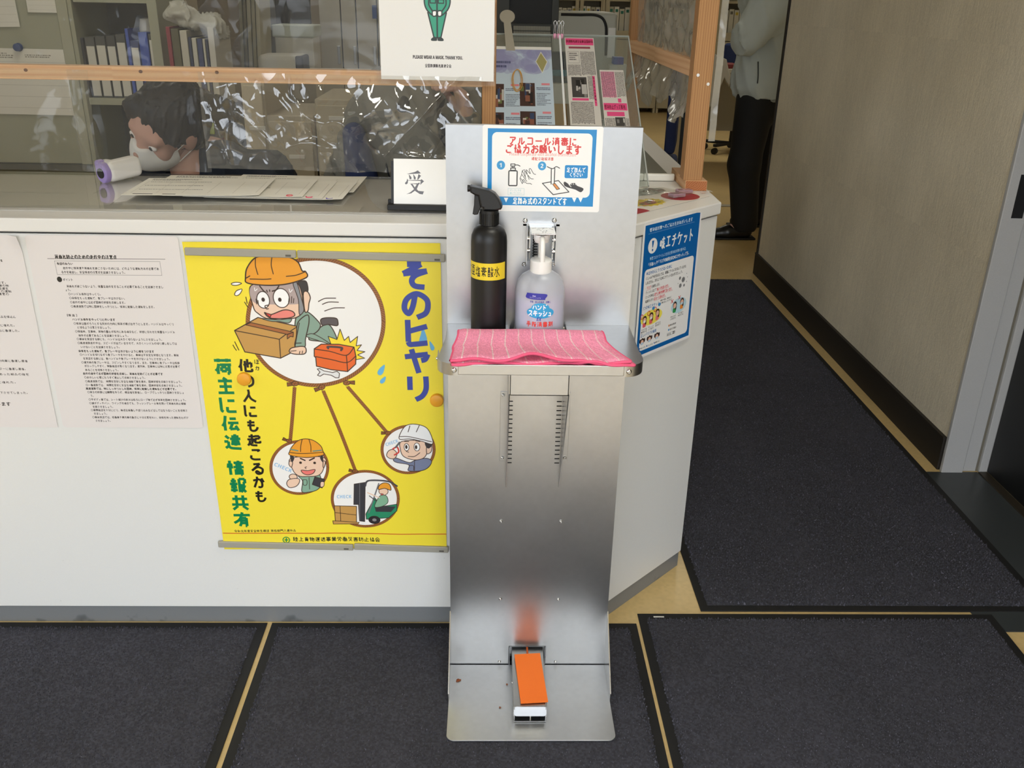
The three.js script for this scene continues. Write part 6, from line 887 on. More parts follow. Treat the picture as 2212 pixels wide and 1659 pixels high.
{ const g = thing('reception_plate', 'white reception name plate in a black foot beside the stand', 'sign', [-0.17, SH, -0.1], -0.02), s = sheet(0.262, 0.094, 0.003); s.rotateX(-0.22); part('plate', s.translate(0.003, 0.0545, 0.004), printed(receptionPrint(), 0x1b1a1a, 0.16), g, 'white plate with black brush lettering'); part('foot', mg([bx(0.282, 0.012, 0.028, 0, 0.006, 0.012, 0.002), bx(0.014, 0.019, 0.008, -0.134, 0.0095, 0.004, 0.001), rot(bx(0.266, 0.09, 0.002, 0, 0, 0), -0.22, 0, 0).translate(-0.001, 0.0515, 0.0005)]), M.black, g, 'black foot'); }
// partition of timber and clear film along the front counter
const ZF = -0.26, RY = 1.2385;
{ const g = thing('timber_partition', 'pale timber frame of the clear film partition along the front counter', 'partition frame', [-0.9, SH, ZF]); part('bottom_rail', bx(1.62, 0.029, 0.034, 0.0, RY - SH, 0, 0.0015), M.woodH, g, 'knotty pine rail'); part('post', bx(0.03, 1.05, 0.034, 0.797, 0.525, 0, 0.0015), M.woodV, g); part('post', bx(0.03, 1.05, 0.034, -0.8, 0.525, 0, 0.0015), M.woodV, g); part('top_rail', bx(1.62, 0.029, 0.034, 0, 1.06, 0, 0.0015), M.woodH, g);
  const r = []; for (const [x, y] of [[0.22, 0.006], [0.06, 0.005], [-0.18, 0.004]]) part('knot', new THREE.SphereGeometry(0.0035, 10, 8).scale(1.2, 1, 0.3).translate(x, RY - SH + y, 0.0172), std(0x6a3f22, 0.8), g); }
// crumpled clear film: creases are folds of the sheet itself
function filmGeo(w, h, nx, ny, s, amp, bottom, ridges = []) {
  const g = new THREE.PlaneGeometry(w, h, nx, ny), p = g.attributes.position;
  for (let i = 0; i < p.count; i++) { let x = p.getX(i), y = p.getY(i); const u = x / w + 0.5, v = y / h + 0.5; if (bottom) { y = h / 2 - (h / 2 - y) * bottom(u) ; } const X = x * 9 + s * 7.3 + 50, Y = y * 9 + s * 3.1 + 50, wx = 1.6 * fbm(X * 0.7, Y * 0.7, 4096, s, 2), r = 1 - Math.abs(2 * fbm(X + wx, Y + wx, 4096, s + 3, 3) - 1), r2 = 1 - Math.abs(2 * fbm(X * 3 + wx * 2, Y * 3, 4096, s + 9, 2) - 1); let tri = 0; for (let k = 0; k < 8; k++) { const a = k * 2.4 + s, fq = (0.7 + 0.75 * ((k * 7) % 5)) * 0.9, q = (X * Math.cos(a) + Y * Math.sin(a)) * fq * 0.55 + 1.5 * vn(X * 0.45, Y * 0.45, 4096, s + k); tri += Math.abs(q - Math.floor(q) - 0.5) / (0.6 + fq * 0.6); } p.setXYZ(i, x, y, amp(u, v) * (r * r * r * 0.9 + 2.0 * tri * (0.4 + vn(X * 0.6, Y * 0.6, 4096, s + 20))) + ridges.reduce((a, [u0, v0, u1, v1, hh]) => { const dx = (u1 - u0) * w, dy = (v1 - v0) * h, L2 = dx * dx + dy * dy, t = Math.max(0, Math.min(1, ((u - u0) * w * dx + (v - v0) * h * dy) / L2)), d = Math.hypot((u - u0) * w - dx * t, (v - v0) * h - dy * t) + 0.004 * (vn(X * 4, Y * 4, 4096, 5) - 0.5); return a + hh * Math.exp(-Math.abs(d) / 0.007) * (0.5 + vn(X * 2.5, Y * 2.5, 4096, 2)); }, 0)); }
  g.computeVertexNormals(); return g;
}
const film = (label, x0, x1, y0, y1, z, s, amp, mat = M.film, bottom, ridges) => solo('plastic_film', filmGeo(x1 - x0, y1 - y0, Math.round((x1 - x0) * 330), Math.round((y1 - y0) * 330), s, amp, bottom, ridges), mat, label, 'plastic film', undefined, [(x0 + x1) / 2, (y0 + y1) / 2, z]);
{ const z = ZF + 0.021; film('smooth clear film above the timber rail of the front partition', -1.69, -0.09, RY - 0.01, 2.0, z, 3, () => 0.0025);
  film('narrow creased strip of clear film hanging below the rail before the clerk in navy', at(155, 200, z).x, at(440, 200, z).x, at(300, 368, z).y, RY + 0.008, z + 0.002, 8, (u, v) => 0.0007 + 0.006 * Math.exp(-(((u - 0.08) / 0.07) ** 2)) + 0.003 * Math.exp(-(((u - 0.92) / 0.06) ** 2)), M.film, undefined, [[-0.04, 0.95, 0.03, 0.6, 0.005], [0.03, 0.6, 0.11, 0.0, 0.01], [0.94, 1, 0.96, 0, 0.005]]);
  film('clear film hanging below the rail from the left edge of the picture', -1.6, at(200, 200, z).x, at(80, 366, z).y, RY + 0.008, z, 12, (u) => 0.002 + 0.004 * Math.max(0, u - 0.8) * 5);
  film('heavily crumpled clear film hanging below the rail beside the reception plate', at(436, 200, z).x, at(1040, 200, z).x, at(700, 364, z).y, RY + 0.008, z + 0.001, 21, (u, v) => 0.004 + 0.013 * Math.exp(-(((u - 0.5) / 0.3) ** 2)) * (0.35 + 0.65 * Math.sin(v * 3.14)) + 0.006 * u * u, M.filmCrumpled, undefined, [[0.91, 0.97, 0.66, 0.2, 0.011], [0.66, 0.2, 0.66, 0, 0.008], [0.66, 0.2, 0.9, 0.14, 0.006], [0.13, 0.6, 0.26, 0.25, 0.008], [0.1, 0.95, 0.13, 0.6, 0.004], [0.03, 0.7, 0.09, 0.0, 0.006]]); }
{ const p = at(945, 90, ZF + 0.028); const g = sheet(0.238, 0.333, 0.0006, 8, 10, (u, v) => 0.002 + 0.004 * Math.pow(Math.max(0, u - 0.6), 2) * 4 * (1 - v)); const foot = at(830, 170, ZF + 0.028).y; const m = solo('mask_notice', g, printed(maskPrint(), 0xefede9, 0.4), 'white notice with a green figure asking visitors to wear a mask, hung on the film', 'notice', undefined, [p.x, foot + 0.1655, ZF + 0.03]); m.rotation.z = -0.004; }
// partition on the return of the counter
{ const g = thing('timber_partition', 'brown timber frame with a thick front post standing on the return of the counter', 'partition frame', [0.386, 0.985, -0.9]); part('foot_block', bx(0.052, 0.024, 0.18, 0.006, 0.0122, 0.446, 0.001), M.woodH, g, 'timber foot with end grain'); part('end_grain', bx(0.05, 0.0225, 0.001, 0.006, 0.0122, 0.5365), M.woodEnd, g); part('post', bx(0.045, 1.1, 0.045, -0.003, 0.574, 0.51, 0.0015), M.woodV, g, 'reddish brown front post'); part('post', bx(0.045, 1.124, 0.045, -0.003, 0.562, -0.52, 0.0015), M.woodV, g); part('foot_block', bx(0.052, 0.024, 0.14, 0.006, 0.0122, -0.6, 0.001), M.woodH, g); part('cross_rail', bx(0.026, 0.036, 0.985, -0.012, 0.274, -0.005, 0.0012), M.woodH, g); part('cross_rail', bx(0.026, 0.036, 0.985, -0.012, 1.08, -0.005, 0.0012), M.woodH, g);
  for (const [x, y] of [[-0.014, 0.262], [0.011, 0.243]]) part('screw', cyl(0.0036, 0.0036, 0.0016, x, y, 0.533, 'z', 16), M.steel, g); }
{ const z0 = -0.42, z1 = -1.395, L = z0 - z1; const mk = (label, y0, y1, x, s, amp, bottom) => { const m = solo('plastic_film', filmGeo(L, y1 - y0, 150, Math.round((y1 - y0) * 150), s, amp, bottom), M.filmOld, label, 'plastic film', undefined, [x, (y0 + y1) / 2, (z0 + z1) / 2]); m.rotation.y = -Math.PI / 2; };
  mk('yellowed film between the posts above the rail of the return partition', 1.262, 2.05, 0.393, 31, () => 0.006); mk('yellowed film with a ragged lower edge below the rail of the return partition', 1.12, 1.262, 0.393, 37, (u, v) => 0.004 + 0.01 * (1 - v), (u) => 0.8 + 0.24 * Math.sin(u * 9 + 0.5) * Math.sin(u * 23)); }
film('loose end of yellowed film hanging outside the front post of the return partition', 0.412, 0.428, 1.1, 1.9, -0.385, 44, () => 0.004, M.filmOld);
// acrylic board lying back on the return, with clippings
const TH = 0.558, BA = V(0.28, 1.115, -0.574);                       // tilt from the floor and a point of its right edge
const board = (x, s, lift = 0) => V(x, 0.992 + s * Math.sin(TH) + lift * Math.cos(TH), -0.379 - s * Math.cos(TH) + lift * Math.sin(TH));   // s metres up the slope from the counter
const lay = (m) => { m.rotation.x = TH - Math.PI / 2; return m; };
{ const len = 0.595, c = board(0.0, len / 2), g = thing('acrylic_board', 'clear acrylic board leaning back on the return behind the stand', 'acrylic board', [c.x, c.y, c.z]); g.rotation.x = TH - Math.PI / 2; part('left_pane', bx(0.2, len, 0.003, -0.0145, 0, 0, 0.0006), M.acrylic, g); part('right_pane', bx(0.185, len, 0.003, 0.1885, 0, 0, 0.0006), M.acrylic, g); part('joint_highlight', bx(0.006, len, 0.006, 0.09, -0.002, 0.001, 0.0015), std(0xf4f6f6, 0.15), g, 'white strip painting the highlight on the joint'); part('right_edge', bx(0.003, len, 0.0034, 0.281, 0, 0), M.acrylicEdge, g, 'polished right edge'); part('top_edge', bx(0.396, 0.0025, 0.0034, 0.0835, len / 2, 0), M.acrylicEdge, g);  // the white strip paints the highlight along the joint of the panes
  const put = (name, px, w, h, s, map, label, cat) => { const q = board(px, s, 0.0028); lay(solo(name, sheet(w, h, 0.0005), printed(map, 0xe0dcd4, 0.5), label, cat, undefined, [q.x, q.y, q.z])); };
  put('leaflet', -0.022, 0.172, 0.4, 0.335, leafletPrint(), 'pale blue product leaflet with photographs on the left half of the acrylic board', 'leaflet'); put('newspaper_clipping', 0.1425, 0.08, 0.39, 0.385, newsPrint(true), 'tall newspaper clipping with pink marker strokes right of the board joint', 'clipping'); put('newspaper_clipping', 0.222, 0.064, 0.3, 0.29, newsPrint(false), 'short newspaper clipping with pink marker strokes at the right edge of the acrylic board', 'clipping');
  const q = board(0.08, 0.12, -0.02); solo('folder', rot(bx(0.16, 0.2, 0.004, 0, 0, 0, 0.001), TH - Math.PI / 2), std(0xc99a54, 0.7), 'ochre folder lying behind the acrylic board', 'folder', undefined, [q.x + 0.02, q.y + 0.05, q.z - 0.14]); }
{ const q = board(-0.056, 0.555, 0.014), g = thing('bulldog_clip', 'large steel letter clip holding the top left of the acrylic board', 'clip', [q.x, q.y, q.z]); g.rotation.x = TH - Math.PI / 2 + 0.35; g.scale.setScalar(1.5); const zc = std(0xb0aa9b, 0.45, { metalness: 0.3 }); part('tongue', ext((() => { const s = new THREE.Shape(); s.moveTo(-0.006, 0.03); s.absarc(0, 0.045, 0.014, Math.PI * 1.35, -Math.PI * 0.35, true); s.lineTo(0.018, -0.05); s.lineTo(0.0, -0.05); s.closePath(); return s; })(), 0.0016, 0.0003), zc, g); part('jaw', bx(0.026, 0.018, 0.009, 0.014, -0.055, 0.001, 0.003), std(0x6f675a, 0.45, { metalness: 0.5 }), g); }
{ const q = board(-0.03, 0.415, 0.006), pts = []; for (let i = 0; i <= 24; i++) { const a = i / 24 * 6.283; pts.push([0.014 * Math.sin(a), 0.045 * Math.cos(a) - 0.03, 0.001 * Math.sin(a * 3)]); } const g = mg([tube(pts, 0.0011, 6, 60), tube(pts.map(([x, y, z]) => [x * 0.75, y * 0.95, z + 0.002]), 0.0011, 6, 60)]); lay(solo('rubber_band', g, std(0xd9a24e, 0.6), 'orange rubber bands hanging from the letter clip', 'rubber band', undefined, [q.x, q.y, q.z])); }
[[0.076, 'left'], [0.086, 'middle'], [0.096, 'right']].forEach(([x, n]) => { const q = board(x, 0.592, 0.003), g = thing('binder_clip', 'small pink wire-handled clip, ' + n + ' of the three at the top of the board joint', 'clip', [q.x, q.y, q.z], 0); part('jaw', bx(0.008, 0.014, 0.007, 0, -0.004, 0, 0.002), std(0xe59ab8, 0.5), g, 'pink jaw'); part('wire_handle', tube([[-0.003, 0, 0.001], [-0.002, 0.022, 0.002], [-0.004, 0.031, 0.002], [0, 0.036, 0.002], [0.004, 0.031, 0.002], [0.002, 0.022, 0.002], [0.003, 0, 0.001]], 0.0009, 6, 40), M.steel, g); });
// printed sheet, film and two clear blocks on the chamfered end of the counter
{ const q = [0.236, 0.9858, -0.241], s = sheet(0.33, 0.165, 0.0006); s.rotateX(-Math.PI / 2); const m = solo('counter_flyer', s, printed(flyerPrint(), 0xdcd8d0, 0.5), 'printed sheet with red discs and a yellow burst on the corner of the counter', 'flyer', undefined, q); m.rotation.y = Math.PI / 4;
  const f = solo('plastic_film', filmGeo(0.2, 0.13, 60, 40, 51, () => 0.0016), M.film, 'glinting crumpled film over the printed sheet on the counter corner', 'plastic film', undefined, [0.262, 0.9868, -0.275]); f.rotation.order = 'YXZ'; f.rotation.y = Math.PI / 4; f.rotation.x = -Math.PI / 2;
  [[0.331, -0.283, 0.5, 'nearer'], [0.357, -0.329, 0.25, 'farther']].forEach(([x, z, r, n]) => { solo('clear_block', bx(0.036, 0.008, 0.021, 0, 0, 0, 0.0015), M.pinkClear, n + ' of the two small clear pinkish blocks on the red disc', 'clear block', undefined, [x, 0.9915, z]).rotation.y = r; });
  solo('tape_scrap', (() => { const g = new THREE.PlaneGeometry(0.03, 0.012, 6, 2), p = g.attributes.position; for (let i = 0; i < p.count; i++) p.setZ(i, 0.003 * Math.sin(p.getX(i) * 200)); g.rotateX(-Math.PI / 2); return g; })(), M.laminate, 'loose curl of clear tape at the right corner of the counter', 'tape', undefined, [0.41, 0.9895, -0.33]); }
// ======================================================== the office behind the counter (positions measured in the plane z)
const ext4 = (px0, px1, py0, py1, z) => { const a = at(px0, (py0 + py1) / 2, z), b = at(px1, (py0 + py1) / 2, z), c = at((px0 + px1) / 2, py0, z), d = at((px0 + px1) / 2, py1, z); return { x0: a.x, x1: b.x, y0: d.y, y1: c.y, cx: (a.x + b.x) / 2, cy: (c.y + d.y) / 2, w: b.x - a.x, h: c.y - d.y }; };
// gray-green steel cabinet at the left, with papers held by a magnet
{ const z = -2.75, r = at(172, 172, z).x; const g = thing('steel_cabinet', 'gray-green steel cabinet with papers on its side at the left of the office', 'cabinet', [r - 0.55, 0, z - 0.22]); part('body', bx(1.1, 1.39, 0.42, 0, 1.3, 0.01, 0.006), M.grayGreen, g); part('base_unit', bx(1.08, 0.55, 0.4, 0, 0.325, 0.0, 0.004), std(0x57543f, 0.6), g, 'dark olive base unit'); part('plinth', bx(1.06, 0.05, 0.38, 0, 0.025, 0, 0.003), M.dark, g); part('corner_post', bx(0.05, 1.39, 0.012, 0.525, 1.3, 0.225, 0.003), std(0xa3a28c, 0.5), g);
  const pp = (px0, px1, py0, py1, l, tilt = 0) => { const e = ext4(px0, px1, py0, py1, z + 0.006); const m = solo('wall_paper_note', sheet(e.w, e.h, 0.0008, 6, 6, (u, v) => 0.004 * (1 - v)), printed(bigPaperPrint(l.length), 0xdedbd0, 0.75), l, 'paper', undefined, [e.cx, e.cy, z + 0.0045]); m.rotation.z = tilt; };
  pp(-60, 34, -40, 58, 'long paper hanging at the top left of the gray-green cabinet', 0.02); pp(56, 122, -30, 27, 'small square paper at the top of the gray-green cabinet'); pp(-60, 158, 105, 247, 'large chart paper on the gray-green cabinet behind the timber rail', -0.005);
  const m = at(40, 102, z + 0.01); solo('round_magnet', lathe([[0, 0], [0.018, 0], [0.019, 0.004], [0.013, 0.009], [0.012, 0.018], [0.017, 0.022], [0.017, 0.026], [0, 0.027]], 24).rotateX(Math.PI / 2), std(0x2b4378, 0.4), 'dark blue knob magnet on the gray-green cabinet', 'magnet', undefined, [m.x, m.y, z + 0.004]); }
// open shelf with files
const fileGeo = (w, h, d) => bx(w, h, d, 0, h / 2, 0, 0.002);
function boxFile(label, x, y, z, w, h, col, spine, group, tilt = 0) { const g = thing('box_file', label, 'file', [x, y, z], 0, group); g.rotation.z = tilt; part('cover', fileGeo(w, h, 0.27), typeof col === 'number' ? std(col, 0.6) : col, g); if (spine) part('spine_label', bx(w * 0.86, h * spine, 0.001, 0, h * (0.03 + spine / 2), 0.1355), M.offWhite, g, 'pale spine label'); return g; }
{ const z = -2.75, x0 = at(172, 172, z).x, x1 = at(352, 120, z).x, yS = at(300, 212, z - 0.03).y, g = thing('open_shelf', 'dark open steel shelf with files beside the gray-green cabinet', 'shelf', [(x0 + x1) / 2, 0, z - 0.2]), W = x1 - x0, yT = at(250, 6, z).y; part('side_panel', bx(0.02, 1.95, 0.42, -W / 2 + 0.012, 0.98, 0, 0.002), M.grayGreen, g); part('side_panel', bx(0.045, 1.95, 0.42, W / 2 - 0.02, 0.98, 0, 0.002), M.grayGreen, g); part('back', bx(W, 1.95, 0.012, 0, 0.98, -0.2), M.shelfDark, g); part('shelf_board', bx(W - 0.06, 0.03, 0.4, 0, yS - 0.015, 0), M.grayGreen, g); part('shelf_board', bx(W - 0.06, 0.05, 0.41, 0, yT + 0.025, 0), M.grayGreen, g); part('shelf_board', bx(W - 0.06, 0.03, 0.4, 0, 0.5, 0), M.grayGreen, g);
  const put = (px, pw, py, col, spine, l, tilt = 0) => { const a = at(px, 180, z - 0.02), b = at(px, py, z - 0.02), k = at(px + pw, 180, z - 0.02).x - a.x; boxFile(l, a.x + k / 2, yS, z - 0.16, k * 0.94, b.y - yS, col, spine, 'box files on the dark open shelf', tilt); };
  put(172, 22, 82, 0x2e2c34, 0, 'dark file at the left end of the open shelf'); put(196, 21, 80, 0x4a4a46, 0.82, 'pale-spined file next to the dark file on the open shelf'); put(218, 22, 78, 0x4a4a46, 0.82, 'second pale-spined file on the open shelf'); put(241, 20, 77, 0x3d3d3d, 0.8, 'third pale-spined file on the open shelf, gap before it'); put(262, 21, 74, 0x4a4a46, 0.84, 'pale-spined file left of the first blue file'); put(284, 7, 62, 0x3650a8, 0, 'thin blue file between pale files on the open shelf'); put(292, 18, 88, 0x3f4c78, 0.85, 'low pale-spined file between the two blue files'); put(311, 20, 70, 0x2c47a0, 0, 'wide royal blue file on the open shelf'); put(332, 18, 74, 0x51514c, 0.88, 'pale-spined file at the right end of the open shelf');
  const p = at(315, 56, z - 0.1); solo('paper_roll', lathe([[0.0, 0], [0.035, 0], [0.038, 0.01], [0.03, 0.06], [0.0, 0.065]], 24), M.offWhite, 'small pale cup on top of the blue files on the open shelf', 'cup', undefined, [p.x, at(315, 70, z - 0.1).y, z - 0.12]); }
{ // low rack of catalogues with a crumpled white bag on top
  const z = -2.6, x0 = at(372, 180, z).x, x1 = at(478, 180, z).x, y0 = at(430, 222, z).y, W = x1 - x0, g = thing('catalogue_rack', 'small desk rack of catalogues in front of the tan pillar', 'rack', [(x0 + x1) / 2, 0, z - 0.12]); part('board', bx(W, 0.02, 0.26, 0, y0 - 0.01, 0, 0.002), M.offWhite, g); part('base_cabinet', bx(W, y0 - 0.02, 0.26, 0, (y0 - 0.02) / 2, 0, 0.003), M.shelfDark, g);
  [[374, 9, 58, 0x8a2f3a, 'thin red catalogue'], [384, 17, 62, 0x57523a, 'olive brown catalogue'], [402, 16, 66, 0xb9b4a4, 'cream catalogue'], [419, 6, 80, 0x2d3550, 'thin dark blue catalogue'], [426, 10, 82, 0xbab6a8, 'narrow cream catalogue'], [437, 11, 84, 0x2e3a66, 'navy catalogue'], [449, 5, 84, 0xbab6a8, 'very thin cream catalogue'], [455, 5, 86, 0x2d3550, 'very thin navy catalogue'], [461, 14, 60, 0xbdb9ad, 'wide cream catalogue']].forEach(([px, pw, py, c, l]) => { const a = at(px, 190, z), k = at(px + pw, 190, z).x - a.x; boxFile(l + ' in the desk rack before the pillar', a.x + k / 2, y0, z - 0.13, k * 0.93, at(px, py, z).y - y0, c, 0, 'catalogues in the desk rack'); });
  const c = at(405, 42, z), e = at(440, 70, z); solo('plastic_bag', folds(sdfGeo([[c.x - 0.05, c.y + 0.02, z - 0.1, 0.08, 0.045, 0.1], [c.x + 0.06, c.y - 0.015, z - 0.1, 0.08, 0.035, 0.1], [e.x + 0.03, e.y, z - 0.1, 0.05, 0.035, 0.09]], 0.03, 0.007), 0.028, 20, 20, 20, 4), std(0xaaa79b, 0.45), 'crumpled white bag lying on the catalogues in the rack', 'bag'); }
struct('pillar', mg([bb(at(432, 60, -4).x, at(522, 60, -4).x, 0, CEIL, -4.4, -4)]), std(0xa08d72, 0.8));
{ const e = ext4(467, 498, 84, 132, -3.98); solo('pink_paper', sheet(e.w, e.h, 0.001), printed(ctex(64, 96, (g) => { g.fillStyle = '#c48a94'; g.fillRect(0, 0, 64, 96); }), 0xc48a94, 0.8), 'pink sheet on the tan pillar behind the catalogue rack', 'paper', undefined, [e.cx, e.cy, -3.996]); }
{ // stack of folders standing by the pillar, white plotter, cyan chart, dark screen
  const z = -3.7; [[512, 8], [521, 7], [529, 9], [539, 8], [548, 9]].forEach(([px, pw], i) => { const a = at(px, 120, z), w = at(px + pw, 120, z).x - a.x; boxFile(['leftmost gray folder', 'second gray folder', 'third gray folder', 'fourth gray folder', 'rightmost pale folder'][i] + ' of the tall row standing by the pillar', a.x + w / 2, at(520, 150, z).y - 0.254, z - 0.15, w * 0.9, 0.72 + 0.04 * (i % 2), [0x8d8874, 0x6f6a58, 0xa39d88, 0x9b957f, 0xb3ad97][i], 0, 'tall folders by the pillar', -0.05); });
  const d = ext4(548, 700, 140, 160, -3.55); const lo = at(505, 150, z).x, lr = at(560, 150, z).x; solo('low_cabinet', bx(lr - lo, at(520, 150, z).y - 0.254, 0.34, (lr + lo) / 2, (at(520, 150, z).y - 0.254) / 2, z - 0.15, 0.004), M.shelfDark, 'low dark cabinet under the row of tall folders by the pillar', 'cabinet');
  const t = thing('side_table', 'low side table carrying the office machines behind the clerks', 'table', [lr + 0.52, 0, -3.7]); part('top', bx(0.95, 0.03, 0.55, 0, d.cy - 0.035, 0, 0.004), M.offWhite, t); for (const [x, zz] of [[-0.44, 0.24], [0.44, 0.24], [-0.44, -0.24], [0.44, -0.24]]) part('leg', bx(0.03, d.cy - 0.05, 0.03, x, (d.cy - 0.05) / 2, zz), M.zinc, t);
  const e = ext4(553, 652, 105, 145, -3.5), p = thing('office_machine', 'long pale office machine with a dark end cap on the side table', 'machine', [e.cx, d.cy - 0.0195, -3.62]); part('housing', bx(e.w, e.h, 0.2, 0, e.h / 2 + 0.001, 0, 0.03), M.offWhite, p); part('end_cap', bx(0.045, e.h * 0.92, 0.19, e.w / 2 - 0.02, e.h / 2 + 0.001, 0.012, 0.012), M.dark, p, 'dark end cap');
  const m = ext4(592, 668, -10, 56, -4.3), s = thing('computer_screen', 'dark tilted computer screen behind the pale office machine', 'screen', [m.cx, 0.0, -4.35]); part('panel', bx(m.w, m.h + 0.1, 0.03, 0, m.cy + 0.05, 0, 0.006), std(0x23262e, 0.35), s); part('stand', mg([bx(0.05, m.y0, 0.03, 0, m.y0 / 2, -0.03), bx(0.2, 0.02, 0.16, 0, 0.01, -0.02)]), M.dark, s);
  const c = ext4(553, 580, -10, 96, -5.0), r = thing('roller_banner', 'pale cyan banner hanging in the office behind the machines', 'banner', [c.cx, 0, -5]); part('sheet', rot(bx(c.w, c.h, 0.004, 0, 0, 0), 0, 0, -0.12).translate(0, c.cy, 0), std(0x8fd0cf, 0.6), r); part('pole', bx(0.012, 2.2, 0.012, c.w / 2 + 0.05, 1.1, -0.01), M.zinc, r); part('foot', bx(0.3, 0.02, 0.25, 0.05, 0.01, 0), M.zinc, r);
  const g2 = ext4(578, 604, -10, 105, -4.7); const cs = thing('gray_column', 'dark gray vertical equipment column beside the cyan banner', 'equipment', [g2.cx, 0, -4.75]); part('body', bx(g2.w, 1.7, 0.12, 0, 0.85, 0, 0.01), std(0x6f6f6b, 0.5), cs); const w2 = ext4(600, 690, 52, 78, -4.2); const tr = thing('paper_tray', 'pale paper tray in front of the dark computer screen', 'tray', [w2.cx, 0, -4.15]); part('tray', bx(w2.w, w2.h, 0.25, 0, w2.cy, 0, 0.01), std(0xc3cabf, 0.5), tr); part('support', bx(w2.w * 0.9, w2.y0, 0.22, 0, w2.y0 / 2, 0, 0.005), M.offWhite, tr); }
{ // pale lockers with dark joints
  const z = -4.9, x0 = at(690, 60, z).x, x1 = at(1000, 60, z).x, W = x1 - x0, g = thing('locker_cabinet', 'row of pale gray locker doors behind the crumpled film', 'cabinet', [(x0 + x1) / 2, 0, z - 0.25]); part('carcass', bx(W, 1.85, 0.46, 0, 0.94, -0.01, 0.004), M.shelfDark, g); [690, 737, 770, 815, 870, 935].forEach((px, i, a) => { const u = at(px, 60, z).x, v = at(a[i + 1] ?? 1000, 60, z).x, w = v - u - 0.008; const dr = part('door', bx(w, 1.78, 0.02, (u + v) / 2 - (x0 + x1) / 2, 0.95, 0.235, 0.003), M.offWhite, g); part('handle', bx(0.02, 0.12, 0.012, (u + v) / 2 - (x0 + x1) / 2 + w * 0.36, 1.0, 0.25, 0.003), M.zinc, dr); }); const q = at(808, 26, z + 0.02); solo('blue_tag', bx(0.03, 0.085, 0.002, 0, 0, 0), std(0x3a5aa0, 0.6), 'blue tag on a locker door left of the mask notice', 'tag', undefined, [q.x, q.y, z + 0.0005]); }
{ // beige drawer cabinets below
  const z = -2.3; [[528, 578, 172, 0xb5a98f, 'tall narrow beige cabinet right of the seated clerk in navy'], [580, 682, 250, 0xa2977f, 'wide beige cabinet with a large door behind the crumpled film'], [684, 762, 215, 0xaba087, 'beige drawer cabinet left of the clerk in the gray jacket']].forEach(([a, b, top, c, l], i) => { const e = ext4(a, b, top, 395, z), g = thing('drawer_cabinet', l, 'cabinet', [e.cx, 0, z - 0.25]), col = std(c, 0.5); part('carcass', bx(e.w, e.y1, 0.48, 0, e.y1 / 2, 0, 0.006), col, g); const n = i === 2 ? 3 : 1; for (let k = 0; k < n; k++) { const h = (e.y1 - 0.06) / n - 0.008, y = 0.04 + (k + 0.5) * (e.y1 - 0.06) / n, d = part(i === 2 ? 'drawer' : 'door', bx(e.w - 0.02, h, 0.016, 0, y, 0.246, 0.004), col, g); part('handle', bx(0.07, 0.018, 0.008, e.w * 0.1, y + h * 0.32, 0.256, 0.003), M.offWhite, d); } });
  const p = at(650, 375, -1.0); }
